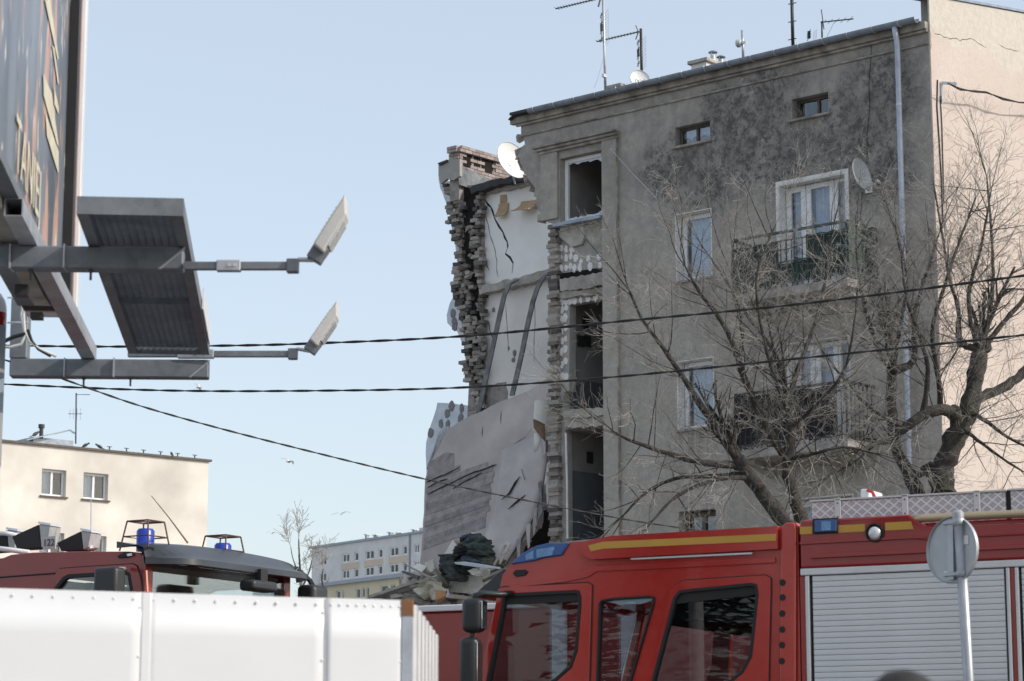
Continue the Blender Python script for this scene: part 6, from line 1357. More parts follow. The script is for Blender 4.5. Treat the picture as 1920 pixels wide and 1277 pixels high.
m = MB(); m.box(T, T.hit(1628, 925, 0.6)[0], T.hit(1613, 925, 0.6)[0], 0.6, 0.9, zt_, T.hit(1613, 917, 0.6)[1]); wb = m.build('roof_case', white_v, truck, bevel=0.01)
m = MB(); m.tube([T.at(1626, 919, 0.6), T.at(1636, 923, 0.6), T.at(1640, 932, 0.6)], 0.012, 6); m.build('strap', red, wb)

# ------------------------------------------------------------------ red box vehicle behind it
o2 = pt(790, 1200, 21.5); K = Frame((o2.x, o2.y, 0), TU, TV)
van = thing('red_truck', 'plain red truck body with white top rail between fence and fire truck cab', 'truck', (o2.x, o2.y, 0))
zt_ = K.hit(790, 1148)[1]; zw = K.hit(790, 1136)[1]
m = MB(); m.box(K, -7.0, 1.0, 0, 2.3, 0.6, zt_-0.002); m.build('body', red_dk, van, bevel=0.02)
m = MB(); m.box(K, -7.0, 1.01, -0.02, 2.32, zt_, zw); m.build('top_rail', white_v, van, bevel=0.01)
for x in (1050, 1180): 
    a_ = K.hit(x, 1200)[0]; m = MB(); m.box(K, a_-0.07, a_+0.07, -0.015, -0.002, 0.7, zt_-0.01); m.build('upright', white_v, van, bevel=0.004)
m = MB(); m.box(K, -6.9, 0.9, 0.4, 1.9, 0.42, 0.59); m.build('chassis', rubber, van)
for a_ in (0.1, -4.6, -5.7):
    for b_ in (0.15, 2.15): wheel(K(a_, b_, 0.46), TV, 0.46, van)

# ------------------------------------------------------------------ dark red fire truck behind the fence
o3 = pt(268, 1110, 20.5); la = Vector((-0.866, 0.5, 0)); lb_ = Vector((0.5, 0.866, 0))
Lf = Frame((o3.x, o3.y, 0), la, lb_); Lg = Frame((o3.x, o3.y, 0), lb_, la)
old = thing('fire_truck', 'older dull dark red fire truck with black visor and caged beacons, behind the white fence', 'fire truck', (o3.x, o3.y, 0))
def lp(lst, b=0.0): return [Lf.hit(x, y, b) for x, y in lst]
sd_ = lp([(271, 1100), (268, 1045), (262, 1036), (240, 1034), (150, 1034), (60, 1036), (20, 1040), (6, 1046), (-40, 1052)])
afar = sd_[-1][0]
side_o = sd_+[(afar, 0.6), (-0.02, 0.6), (-0.05, 1.5)]
wo = lp([(103, 1104), (120, 1082), (130, 1077), (238, 1070), (246, 1075), (252, 1110), (253, 1140), (98, 1150)])
for b0, b1 in ((0, 0.05), (2.03, 2.08)):
    m = MB(); m.prism(Lf, [side_o, wo], b0, b1); m.build('cab_side', red_old, old, bevel=0.012)
m = MB(); m.prism(Lf, sd_[1:]+lp([(-40, 1056), (268, 1052)]), 0.051, 2.029); m.build('cab_roof', red_old, old, bevel=0.04, seg=3)
m = MB(); m.box(Lf, afar-0.05, afar, 0.05, 2.03, 0.6, sd_[-1][1]-0.3); m.build('cab_rear_wall', trim_in, old)
dr_ = lp([(104, 1150), (104, 1085), (107, 1073), (113, 1067), (150, 1064), (250, 1058), (258, 1062), (264, 1080), (268, 1150)])
m = MB(); m.prism(Lf, [dr_, wo], -0.014, -0.0015); dd = m.build('door', red_old, old, bevel=0.005)
m = MB(); m.tube([Lf(a, -0.003, z) for a, z in dr_], 0.009, 5); m.build('door_seal', rubber, dd)
m = MB(); m.tube([Lf(a, -0.003, z) for a, z in lp([(-40, 1086), (20, 1081), (104, 1075)])], 0.007, 5); m.build('panel_seam', rubber, old)
m = MB(); m.prism(Lf, [wo, shrink(wo, 0.03)], -0.017, 0.03); m.build('window_seal', rubber, old)
m = MB(); m.prism(Lf, wo, 0.012, 0.018); m.build('window_pane', vglass, old)
m = MB(); m.prism(Lf, wo, 2.05, 2.056); m.build('window_pane', vglass, old)
m = MB(); m.prism(Lf, lp([(222, 1042), (235, 1036), (249, 1036), (249, 1043), (240, 1046), (224, 1047)]), -0.02, 0.0); m.build('marker_lamp', rubber, old, bevel=0.006)
m = MB(); m.prism(Lf, lp([(238, 1039), (248, 1037), (248, 1042), (240, 1043)], -0.02), -0.026, -0.0205); m.build('lamp_lens', lamp_gl, old)
# front: windscreen with beige interior behind it, pillars
zv = Lg.hit(300, 1066)[1]
m = MB(); m.box(Lf, -0.02, 0.02, 0.0, 0.10, 0.6, zv+0.1); m.build('pillar', red_old, old); m = MB(); m.box(Lf, -0.02, 0.02, 1.98, 2.08, 0.6, zv+0.1); m.build('pillar', red_old, old)
m = MB(); m.box(Lf, -0.012, -0.004, 0.10, 1.98, 2.0, zv+0.05); m.build('windscreen', vglass, old)
m = MB(); m.box(Lf, -0.03, 0.03, 0.0, 2.08, 0.6, 2.0); m.build('front_panel', red_old, old, bevel=0.02)
bei = mat('beige_cab_lining', (0.52, 0.47, 0.38), 0.85, 0, 0.12, 4)
m = MB(); m.box(Lf, 1.5, 1.55, 0.1, 1.98, 0.8, zv); m.build('rear_lining', bei, old); m = MB(); m.box(Lf, 0.03, 1.5, 0.06, 2.02, zv+0.02, zv+0.06); m.build('head_lining', bei, old)
for b_ in (0.5, 1.5):
    m = MB(); m.prism(Lf, [(0.75, 1.4), (0.95, 1.4), (1.0, 2.3), (0.85, 2.3)], b_-0.25, b_+0.25); m.build('backrest', bei, old, bevel=0.04)
for b_ in (1.05, 1.35): m = MB(); m.box(Lf, 1.42, 1.49, b_, b_+0.12, 1.9, zv); m.build('cab_post', seat_m, old)
m = MB(); m.prism(Lf, [[(a, min(z, zv+0.05)) for a, z in [(p[0]+0.06, p[1]) for p in sd_]]+[(afar-0.06, 0.8), (0.04, 0.8)], shrink(wo, -0.01)], 2.012, 2.027); m.build('side_lining', bei, old)
# visor: swept along the roof front
rings = []; nb_ = 28; WO = 2.08
zt0 = Lg.hit(300, 1012)[1]; zl0 = Lg.hit(300, 1060)[1]
for i in range(nb_+1):
    f = i/nb_; b = -0.05+(WO+0.10)*f; e = min(f, 1-f); round_ = 1-max(0, 1-e/0.16)**2*0.85; dome = math.sin(math.pi*min(1, max(0, f)))**0.6
    zt = zt0-0.06+0.06*dome; fr = -0.36*round_; lip = zl0-0.01
    sec = [(0.25, zt-0.02), (0.05, zt), (-0.02+fr*0.2, zt-0.025), (fr*0.62, zt-0.11), (fr, lip+0.05), (fr*1.02, lip), (fr*0.92, lip-0.005), (fr*0.5, lip+0.10), (-0.08, lip+0.14), (0.0, lip+0.15), (0.25, lip+0.2)]
    rings.append([Lf(a, b, z) for a, z in sec])
m = MB(); m.sweep(rings); m.build('sun_visor', mat('faded_black_visor', (0.035, 0.04, 0.046), 0.33, 0, 0.35, 2.5), old, smooth=50)
m = MB(); m.box(Lf, -0.40, -0.34, 1.1, 1.2, zl0-0.08, zl0+0.02); m.build('mirror_stem', rubber, old)
c = Lf(-0.45, 1.0, zl0-0.14); rbox(c, 0.16, 0.36, 0.09, la, lb_, black_pl, 'kerb_mirror', old, 0.03)
c = Lf(-0.25, WO+0.02, zl0-0.22); rbox(c, 0.2, 0.25, 0.35, la, lb_, black_pl, 'mirror', old, 0.05); m = MB(); m.tube([Lf(-0.1, WO, zl0+0.1), Lf(-0.2, WO+0.05, zl0), Lf(-0.25, WO+0.02, zl0-0.05)], 0.025, 6); m.build('mirror_arm', rubber, old)
c = Lf.at(205, 1101, -0.38); mo = rbox(c, 0.235, 0.15, 0.32, la, lb_, black_pl, 'mirror', old, 0.035); m = MB(); m.tube([Lf.at(235, 1066, -0.05), Lf.at(225, 1066, -0.3), Lf.at(223, 1084, -0.38)], 0.016, 6); m.build('mirror_arm', alu, old, smooth=True)
m = MB(); m.tube([Lf.at(274, 1070, -0.03), Lf.at(276, 1110, -0.05)], 0.012, 5); m.build('pillar_lamp', mat('orange_marker', (0.5, 0.08, 0.01), 0.4, 0, 0.1), old)
# beacons in wire cages
def beacon(b_, lab):
    p = Lf(0.10, b_, zt0-(0.10 if b_ < 1 else 0.13))
    m = MB(); m.lathe(p, (0, 0, 1), [(0.075, 0), (0.075, 0.17), (0.06, 0.19)], 18); be = m.build('blue_beacon', mat('faded_blue_lens', (0.02, 0.055, 0.42), 0.3, 0, 0.3, 10), old, smooth=40)
    m = MB(); s0, s1_ = 0.15, 0.11
    for i in (-1, 1):
        for j in (-1, 1): m.tube([p+la*i*s0+lb_*j*s0, p+la*i*s1_+lb_*j*s1_+Vector((0, 0, .25))], 0.007, 4)
    ps = [p+la*i*s1_+lb_*j*s1_+Vector((0, 0, .25)) for i, j in ((-1, -1), (1, -1), (1, 1), (-1, 1), (-1, -1))]; m.tube(ps, 0.007, 4); m.tube([p+la*s1_-lb_*s1_+Vector((0, 0, .25)), p-la*s1_+lb_*s1_+Vector((0, 0, .25))], 0.006, 4)
    ps = [p+la*i*.13+lb_*j*.13+Vector((0, 0, .12)) for i, j in ((-1, -1), (1, -1), (1, 1), (-1, 1), (-1, -1))]; m.tube(ps, 0.006, 4); m.build('wire_cage', mat('rusty_wire', (0.10, 0.055, 0.04), 0.8, 0, 0.3, 9), be)
beacon(0.14, ''); beacon(1.22, '')
# roof floodlights, rail and aerials
def flood(x0, x1, y0, y1, b_):
    a1, z1 = Lf.hit(x0, y0, b_); a0, z0 = Lf.hit(x1, y1, b_); f = (a1-a0)
    m = MB(); m.prism(Lf, [(a1, z1-0.06), (a0+f*0.30, z1+0.03), (a0+f*0.22, z0), (a1-f*0.15, z0)], b_, b_+0.16); fl = m.build('roof_floodlight', rubber, old, bevel=0.01)
    m = MB(); m.prism(Lf, [(a0+f*0.295, z1+0.035), (a0, z1+0.01), (a0+f*0.06, z0+0.02), (a0+f*0.215, z0)], b_+0.005, b_+0.15); m.build('lamp_housing', mat('ribbed_grey', (0.42, 0.43, 0.42), 0.5, 0.2, 0.12, 20), fl, bevel=0.008)
    m = MB(); m.prism(Lf, [(a0+f*0.30, z1+0.036), (a0-0.01, z1+0.011), (a0-0.01, z1+0.03), (a0+f*0.30, z1+0.055)], b_-0.003, b_+0.16); m.build('lamp_rim', alu, fl)
    return fl
flood(22, 92, 993, 1026, 0.35); fl = flood(106, 169, 1005, 1030, 0.45); flood(-35, 30, 1003, 1032, 0.7)
p = Lf.at(93, 1018, 0.2); m = MB(); m.bar(p+la*0.07, p-la*0.07, 0.01, 0.11, (0, 0, 1)); pl_ = m.build('number_plate', mat('grey_plate', (0.45, 0.46, 0.46), 0.5, 0, 0.1), old)
text_mesh('122', 0.085, basis(p-lb_*0.012, -la, Vector((0, 0, 1))), M['letter_black'], 'lettering', pl_, 0.001)
m = MB(); m.tube([Lf.at(-30, 1026, 0.2), Lf.at(10, 1030, 0.2), Lf.at(55, 1036, 0.2)], 0.022, 8); m.build('roof_rail', white_v, old, smooth=True)
m = MB(); m.tube([Lf.at(-30, 1000, 0.6), Lf.at(10, 1000, 0.6), Lf.at(30, 1004, 0.6)], 0.022, 8); m.build('roof_rail', white_v, old, smooth=True)
m = MB(); m.tube([Lf.at(352, 1018, 0.9), Lf.at(318, 972, 0.9), Lf.at(284, 930, 0.9)], [0.009, 0.006, 0.004], 5); m.build('whip_aerial', mat('brown_whip', (0.22, 0.15, 0.11), 0.6, 0, 0), old)
m = MB(); m.tube([Lf.at(170, 1030, 0.5), Lf.at(171, 920, 0.5)], [0.007, 0.003], 5); m.tube([Lf.at(170, 1030, 0.5), Lf.at(168, 1022, 0.5)], 0.03, 8); m.build('whip_aerial', M['steel'], old)
m = MB(); m.box(Lf, 0.2, afar, 0.4, 1.7, 0.42, 0.59); m.build('chassis', rubber, old)
for a_ in (0.9, 3.6):
    for b_ in (0.2, 1.9): wheel(Lf(a_, b_, 0.5), lb_, 0.5, old)
# ------------------------------------------------------------------ white sheet fence
pL = pt(0, 1103, 8.0); pR = pt(756, 1125.5, 8.52); zf_ = (pL.z+pR.z)/2
ex = (Vector((pR.x, pR.y, 0))-Vector((pL.x, pL.y, 0))); Lfn = ex.length; ex.normalize(); ey = Vector((-ex.y, ex.x, 0))
FFr = Frame((pL.x, pL.y, 0), ex, ey)
fence = thing('sheet_fence', 'white sheet metal fence with a corrugated return, along the bottom left', 'fence', FFr(Lfn*0.5, 0, 0))
def sheet_mat():
    m = bpy.data.materials.new('white_sheet_metal'); m.use_nodes = True; g = NG(m); n = g.noise(1.2, 5); n2 = g.noise(9, 5, 0.7)
    c = g.mix(g.rng(n, 0.3, 0.7), (0.62, 0.63, 0.64), (0.70, 0.705, 0.71)); c = g.mix(g.rng(n2, 0.62, 0.8, 0, 0.18), c, (0.5, 0.48, 0.45)); g.l(c, g.b.inputs['Base Color']); g.b.inputs['Roughness'].default_value = 0.38; g.b.inputs['Metallic'].default_value = 0.1
    g.bump(g.noise(1.1, 2), 0.10, 0.05); return m
fm = sheet_mat()
seams = [-0.62*Lfn, 0.0]+[FFr.hit(x, 1150)[0] for x in (268, 612)]+[Lfn]
seams[1:2] = [FFr.hit(-76, 1150)[0]]
def ztop_at(a): return zf_
for i in range(len(seams)-1):
    s0, s1_ = seams[i], seams[i+1]; rows = []; b_ = 0.004*(i % 2)
    for r_ in range(17):
        z = zf_*(r_/16); row = []
        for t in range(15):
            a = s0+(s1_-s0)*t/14 + (0.03 if t == 14 and i < len(seams)-2 else 0); d = 0.007*mno.noise(Vector((a*1.9+z*1.3+i*7, z*1.5-a*0.9, 3.1)))+0.0025*mno.noise(Vector((a*4+i*3, z*3.5, 9.1))); d *= math.sin(math.pi*min(1, max(0, t/14)))**0.4
            row.append(FFr(a, -b_+d, z))
        rows.append(row)
    m = MB(); m.sheet(rows, -0.0015); sh_ = m.build('sheet', fm, fence, smooth=True, recalc=False)
    m = MB()
    for t in range(9):
        p = FFr(s0+(s1_-s0)*(t+0.5)/9, -b_-0.002, zf_-0.022); m.lathe(p, -ey, [(0.005, -0.01), (0.0045, 0.0015), (0.002, 0.0022)], 8)
    for t in range(12):
        p = FFr(s1_-0.012, -b_-0.0005, zf_-0.05-0.16*t); m.lathe(p, -ey, [(0.005, -0.01), (0.0045, 0.0015), (0.002, 0.0022)], 8)
    tag(m.build('rivets', fm, sh_), None, None, kind='stuff')
    if i < len(seams)-2:
        m = MB(); m.box(FFr, s1_-0.004, s1_+0.022, -b_-0.0025, -b_-0.0005, 0, zf_-0.001); m.build('lap_edge', fm, sh_)
for a in seams:
    m = MB(); m.box(FFr, a-0.03, a+0.03, 0.02, 0.08, 0, zf_-0.03); m.build('post', M['steel'], fence)
rust = mat('rusty_post', (0.24, 0.11, 0.055), 0.9, 0, 0.4, 14)
c0 = FFr(Lfn, 0, 0); pB = pt(806, 1190, 10.5); dB = Vector((pB.x, pB.y, 0))-c0; Lb = dB.length; dB.normalize()
CFr = Frame(c0, dB, Vector((dB.y, -dB.x, 0)))      # b to the right
m = MB(); m.box(CFr, -0.01, 0.05, -0.003, 0.032, 0, zf_-0.055); m.build('post', M['steel'], fence); m = MB(); m.box(CFr, -0.012, 0.05, -0.004, 0.034, zf_-0.054, zf_+0.002); m.build('post_head', rust, fence)
rows = [[], []]; n = 7; prof = ((0, 0), (0.30, 0), (0.40, 0.032), (0.85, 0.032), (0.95, 0))
for i in range(n):
    for f, h in prof:
        a = 0.06+(Lb-0.06)*(i+f)/n
        for k, z in enumerate((0.0, zf_-0.004)): rows[k].append(CFr(a, h+0.005, z))
m = MB(); m.sheet(rows, 0.0015); cs = m.build('corrugated_sheet', mat('galvanised_white_sheet', (0.50, 0.51, 0.52), 0.4, 0.25, 0.1, 5), fence)
for i in range(n):
    for z in (zf_-0.35, zf_-0.62, zf_-0.9):
        p = CFr(0.06+(Lb-0.06)*(i+0.62)/n, 0.037, z); m = MB(); m.lathe(p, CFr.eb, [(0.014, 0), (0.014, 0.004), (0.006, 0.012)], 10); m.build('bolt', lamp_gl, cs)
# ------------------------------------------------------------------ striped post at the left edge
po = pt(-30, 1100, 13.0); sp = thing('striped_post', 'round post with white, red and grey bands at the left picture edge', 'post', (po.x, po.y, 0))
zz = [pt(-16, y, 13.0).z for y in (548, 587, 612, 693, 700, 775, 1277)]
rp_ = 0.065
zs_ = [(zz[1], zz[0], white_v), (zz[2], zz[1], red_dk), (zz[3], zz[2], mat('blue_grey_band', (0.22, 0.27, 0.33), 0.5, 0, 0.1, 4)), (zz[4], zz[3], white_v), (zz[5], zz[4], mat('blue_grey_band', (0.22, 0.27, 0.33), 0.5, 0, 0.1, 4)), (0, zz[5], white_v)]
for i, (z0, z1, mm) in enumerate(zs_):
    pr_ = [(rp_, 0), (rp_, z1-z0)] if i else [(rp_, 0), (rp_*0.97, (z1-z0)*0.3), (rp_*0.85, (z1-z0)*0.6), (rp_*0.5, (z1-z0)*0.92), (rp_*0.08, z1-z0)]
    m = MB(); m.lathe((po.x, po.y, z0), (0, 0, 1), pr_, 24); m.build('band' if i else 'cap', mm, sp, smooth=50)
# ------------------------------------------------------------------ back of a round road sign
ps = pt(1797, 965, 14.0); pe = pt(1820, 1330, 14.0); sg = thing('road_sign', 'back of a round road sign on a galvanised pole in front of the roller shutter', 'road sign', (pe.x+0.05, pe.y, 0))
dd_ = (pe-ps); bot = ps+dd_*(ps.z/(-dd_.z)) if dd_.z < 0 else pe
pole_m = mat('galvanised_pole', (0.40, 0.42, 0.45), 0.42, 0.55, 0.2, 7); m = MB(); m.tube([ps, pe, bot], 0.030, 16); m.build('pole', pole_m, sg, smooth=True)
m = MB(); m.lathe(ps-Vector((0, 0, 0.06)), -dd_.normalized(), [(0.032, 0), (0.0335, 0.005), (0.0335, 0.07), (0.02, 0.085)], 16); m.build('pole_cap', pole_m, sg, smooth=40)
sn = Vector((-0.80, -0.60, 0.03)).normalized(); sc_ = pt(1785, 1030, 14.0)+Vector((0.01, 0.05, 0)); sx_ = Vector((0, 0, 1)).cross(sn).normalized(); sy_ = sn.cross(sx_)
m = MB(); n = 40; rr_ = 0.192
ring = lambda r_, h: [sc_+sn*h+(sx_*math.cos(2*math.pi*k/n)+sy_*math.sin(2*math.pi*k/n))*r_ for k in range(n)]
m.sweep([ring(rr_*0.02, -0.002), ring(rr_*0.95, -0.002), ring(rr_*0.985, 0.010), ring(rr_, 0.010), ring(rr_, -0.012), ring(rr_*0.02, -0.008)]); m.build('disc', mat('grey_sign_back', (0.40, 0.42, 0.44), 0.45, 0.45, 0.18, 4), sg, smooth=40)
for f in (-0.22, 0.22):
    m = MB(); p = sc_+sn*0.012; 
for dz in (0.155, -0.14):
    q = sc_+sy_*dz; m = MB(); m.bar(q+sn*0.01-sx_*0.05, q+sn*0.01+sx_*0.06, 0.03, 0.02, sy_); m.build('bracket', pole_m, sg, bevel=0.003, seg=1)
    pc = ps+dd_*((ps.z-q.z)/(-dd_.z)); m = MB(); m.lathe(pc-Vector((0, 0, 0.016)), dd_.normalized()*-1, [(0.033, 0), (0.035, 0.003), (0.035, 0.03), (0.033, 0.033)], 16); m.build('clamp', pole_m, sg, smooth=40); m = MB(); m.bar(pc, q+sn*0.012, 0.02, 0.025); m.build('clamp', pole_m, sg)
m = MB(); q = sc_+sn*0.0105; m.bar(q+sy_*0.17, q-sy_*0.17, 0.045, 0.012, sn); m.build('stiffener', pole_m, sg)
for u_, v_, w_, h_ in ((0.10, 0.05, 0.05, 0.05), (-0.05, -0.13, 0.025, 0.03)):
    q = sc_+sx_*u_+sy_*v_+sn*0.001; m = MB(); m.bar(q-sy_*h_/2, q+sy_*h_/2, w_, 0.002, sn); m.build('sticker', white_v, sg)
# ------------------------------------------------------------------ bystander close to the lens
def person():
    base = pt(1690, 1258, 4.3); Hh = base.z; x0, y0 = base.x, base.y; s = Hh/1.80
    p = thing('person', 'person with short dark hair, only the blurred head top showing at the bottom', 'person', (x0, y0, 0))
    J = {'pel': (0, 0, 0.95), 'wst': (0, 0.01, 1.10), 'che': (0, 0, 1.30), 'nck': (0, 0.0, 1.50), 'hb': (0, -0.01, 1.58), 'ls': (-0.19, 0, 1.44), 'le': (-0.25, 0.02, 1.15), 'lw': (-0.24, 0.12, 0.92), 'lh': (-0.23, 0.15, 0.83), 'rs': (0.19, 0, 1.44), 're': (0.25, 0.02, 1.15), 'rw': (0.24, 0.12, 0.92), 'rh': (0.23, 0.15, 0.83),
         'lp': (-0.10, 0, 0.90), 'lk': (-0.11, 0.02, 0.50), 'la': (-0.11, -0.02, 0.09), 'lt': (-0.12, 0.16, 0.04), 'rp': (0.10, 0, 0.90), 'rk': (0.11, 0.02, 0.50), 'ra': (0.11, -0.02, 0.09), 'rt': (0.12, 0.16, 0.04)}
    E_ = [('pel', 'wst'), ('wst', 'che'), ('che', 'nck'), ('nck', 'hb'), ('che', 'ls'), ('ls', 'le'), ('le', 'lw'), ('lw', 'lh'), ('che', 'rs'), ('rs', 're'), ('re', 'rw'), ('rw', 'rh'), ('pel', 'lp'), ('lp', 'lk'), ('lk', 'la'), ('la', 'lt'), ('pel', 'rp'), ('rp', 'rk'), ('rk', 'ra'), ('ra', 'rt')]
    Rd = {'pel': (.17, .13), 'wst': (.16, .12), 'che': (.19, .13), 'nck': (.06, .06), 'hb': (.055, .055), 'ls': (.075, .075), 'le': (.055, .055), 'lw': (.035, .03), 'lh': (.04, .025), 'rs': (.075, .075), 're': (.055, .055), 'rw': (.035, .03), 'rh': (.04, .025), 'lp': (.10, .10), 'lk': (.065, .065), 'la': (.045, .05), 'lt': (.045, .035), 'rp': (.10, .10), 'rk': (.065, .065), 'ra': (.045, .05), 'rt': (.045, .035)}
    nm = list(J); me = bpy.data.meshes.new('body'); me.from_pydata([Vector(J[k])*s+Vector((x0, y0, 0)) for k in nm], [(nm.index(a), nm.index(b)) for a, b in E_], []); o = bpy.data.objects.new('body', me); COL.objects.link(o)
    sk = o.modifiers.new('skin', 'SKIN')
    for i, k in enumerate(nm): me.skin_vertices[0].data[i].radius = (Rd[k][0]*s, Rd[k][1]*s); me.skin_vertices[0].data[i].use_root = (k == 'pel')
    sb = o.modifiers.new('sub', 'SUBSURF'); sb.levels = 2; sb.render_levels = 2; me.materials.append(mat('dark_jacket', (0.03, 0.032, 0.04), 0.85, 0, 0.2, 8)); par(o, p)
    for sx_ in (-1, 1):                       # fingers
        m = MB(); w_ = Vector((0.23*sx_, 0.15, 0.83))*s+Vector((x0, y0, 0))
        for k in range(4): st = w_+Vector((0.0, -0.03+0.02*k, -0.02)); m.tube([st, st+Vector((0, 0.008, -0.045-0.006*(k in (1, 2)))), st+Vector((-0.012*sx_, 0.012, -0.08-0.01*(k in (1, 2))))], [0.009, 0.0085, 0.007], 6)
        st = w_+Vector((-0.02*sx_, 0.03, 0.01)); m.tube([st, st+Vector((-0.015*sx_, 0.03, -0.02)), st+Vector((-0.02*sx_, 0.04, -0.05))], [0.011, 0.0095, 0.008], 6); m.build('fingers', mat('skin', (0.5, 0.33, 0.26), 0.6, 0, 0.08, 20), p, smooth=True)
    skn = mat('skin', (0.5, 0.33, 0.26), 0.6, 0, 0.08, 20); hc = Vector((x0, y0-0.005, Hh-0.125*s))
    bm = bmesh.new(); bmesh.ops.create_uvsphere(bm, u_segments=28, v_segments=20, radius=1.0); m = MB(); vs = []
    for v in bm.verts:
        q = v.co.copy(); jaw = 1-0.22*max(0, -q.z)*(1 if q.y > -0.3 else 0.6); q2 = Vector((q.x*0.078*jaw, q.y*0.098*(1-0.1*max(0, -q.z)), q.z*0.118))
        if q.y > 0.75 and abs(q.x) < 0.2 and -0.35 < q.z < 0.12: q2.y += 0.018*(0.2-abs(q.x))*5
        vs.append(hc+q2*s)
    m.add(vs, [[v.index for v in f.verts] for f in bm.faces]); hd = m.build('head', skn, p, smooth=True); vs = []
    m = MB(); fs = []
    for v in bm.verts:
        q = v.co; vs.append(hc+Vector((q.x*0.088, q.y*0.108-0.006, q.z*0.125+0.002))*s*(1+0.03*mno.noise(q*7)))
    fs = [[v.index for v in f.verts] for f in bm.faces if (f.calc_center_median().z > 0.25 or (f.calc_center_median().y < 0.1 and f.calc_center_median().z > -0.45))]
    m.add(vs, fs); m.build('hair', mat('dark_hair', (0.02, 0.016, 0.014), 0.6, 0, 0.4, 30), p, smooth=True, recalc=False); bm.free()
    for sx_ in (-1, 1):
        m = MB(); m.lathe(hc+Vector((0.031*sx_, 0.088, 0.004))*s, (0, 1, 0), [(0.001, -0.012), (0.011, -0.004), (0.011, 0.002), (0.004, 0.008)], 12); m.build('eye', mat('eye_white', (0.6, 0.6, 0.6), 0.3, 0, 0), hd, smooth=True)
        m = MB(); m.lathe(hc+Vector((0.078*sx_, -0.005, -0.005))*s, (sx_, 0, 0), [(0.005, -0.005), (0.028, 0), (0.03, 0.008), (0.012, 0.01)], 12); m.build('ear', skn, hd, smooth=True)
    m = MB(); m.tube([hc+Vector((-0.022, 0.086, -0.055))*s, hc+Vector((0, 0.093, -0.057))*s, hc+Vector((0.022, 0.086, -0.055))*s], [0.003, 0.006, 0.003], 6); m.build('mouth', mat('lips', (0.4, 0.18, 0.15), 0.5, 0, 0), hd)
person()

# ------------------------------------------------------------------ billboard with catwalk and lamps
wa = Vector((-0.0862, 0.9963, 0)); wb_ = Vector((-0.9963, -0.0862, 0))     # a: away from us, b: behind the poster
q = pt(119, 400, 12.85); BF = Frame((q.x, q.y, 0), wa, wb_)
bbd = thing('billboard', 'tall billboard with a steel catwalk and two lamp arms at the upper left', 'billboard', (q.x, q.y, 0))
zbot = BF.hit(125, 583)[1]
AN = -9.0; ZT = 10.2
m = MB(); m.box(BF, AN, -0.01, 0.012, 0.20, zbot, ZT); panel_ = m.build('backing', M['galv'], bbd)
post_m = bpy.data.materials.new('poster_print'); post_m.use_nodes = True; g = NG(post_m); mpp = g.n('ShaderNodeMapping'); mpp.inputs['Scale'].default_value = (1, 2.6, 0.75); g.l(g.tc.outputs['Object'], mpp.inputs[0]); wv = mpp.outputs[0]
nn1 = g.noise(0.9, 3, 0.5, wv); nn2 = g.noise(1.7, 2, 0.4, wv); nn3 = g.noise(3.6, 3, 0.6, wv); nn4 = g.noise(7.0, 4, 0.6, wv)
c = g.mix(g.rng(nn1, 0.35, 0.65), (0.07, 0.085, 0.11), (0.19, 0.22, 0.26)); c = g.mix(g.rng(nn2, 0.55, 0.59), c, g.mix(g.rng(nn3, 0.35, 0.65), (0.40, 0.20, 0.15), (0.62, 0.42, 0.33)))
c = g.mix(g.rng(nn3, 0.63, 0.66), c, (0.70, 0.66, 0.60)); c = g.mix(g.rng(nn4, 0.64, 0.68, 0, 0.8), c, (0.05, 0.05, 0.06)); g.l(c, g.b.inputs['Base Color']); g.b.inputs['Roughness'].default_value = 0.3
m = MB(); m.box(BF, AN, -0.02, 0.0, 0.010, zbot+0.05, ZT); poster = m.build('poster', post_m, panel_)
ink = {'p': poster_paint('sausage_pink', (0.44, 0.28, 0.24)), 'o': poster_paint('sausage_tan', (0.44, 0.30, 0.22)), 'w': poster_paint('print_white', (0.72, 0.72, 0.70)), 'c': poster_paint('print_cream', (0.60, 0.56, 0.42)), 'r': poster_paint('print_red', (0.55, 0.05, 0.04)), 'g': poster_paint('print_grey', (0.38, 0.41, 0.44))}
def blob(px_c, rx, ry, col, rot=0.0, n=18, lift=-0.002):
    cx, cy = px_c; pts = [(cx+rx*math.cos(t)*math.cos(rot)-ry*math.sin(t)*math.sin(rot), cy+rx*math.cos(t)*math.sin(rot)+ry*math.sin(t)*math.cos(rot)) for t in [2*math.pi*k/n for k in range(n)]]
    m = MB(); m.prism(BF, [BF.hit(x, y, 0) for x, y in pts], lift, -0.0005); m.build('print_shape', ink[col], poster)
for pl in ([(82, 0), (92, 0), (108, 110), (106, 112)], [(96, 85), (100, 90), (109, 160), (106, 155)], [(79, 138), (95, 175), (108, 275), (105, 270), (84, 195), (80, 180)], [(99, 160), (108, 200), (108, 215), (100, 195)], [(83, 210), (108, 285), (108, 325), (106, 322), (86, 255)]):
    m = MB(); m.prism(BF, [BF.hit(x, y, 0) for x, y in pl], -0.006, -0.0045); m.build('print_shape', ink['c'], poster)
a_s, _ = BF.hit(52, 380, 0); zt_l = zbot+0.40
text_mesh('TANIEJ', 0.36, basis(BF(-1.75, -0.008, zbot+0.24), wa, Vector((0, 0, 1))), ink['c'], 'lettering', poster, 0.001)
m = MB(); m.box(BF, -0.02, 0.10, -0.05, 0.2, zbot-0.05, ZT); m.build('edge_frame', M['black_iron'], bbd)
m = MB(); m.box(BF, 0.101, 0.13, -0.055, 0.2, zbot-0.05, ZT); m.build('edge_trim', mat('faded_pink_trim', (0.45, 0.33, 0.32), 0.6, 0, 0.2, 5), bbd)
m = MB(); m.box(BF, 0.131, 0.24, -0.075, 0.2, zbot-0.06, ZT); m.build('edge_trim', white_v, bbd, bevel=0.006)
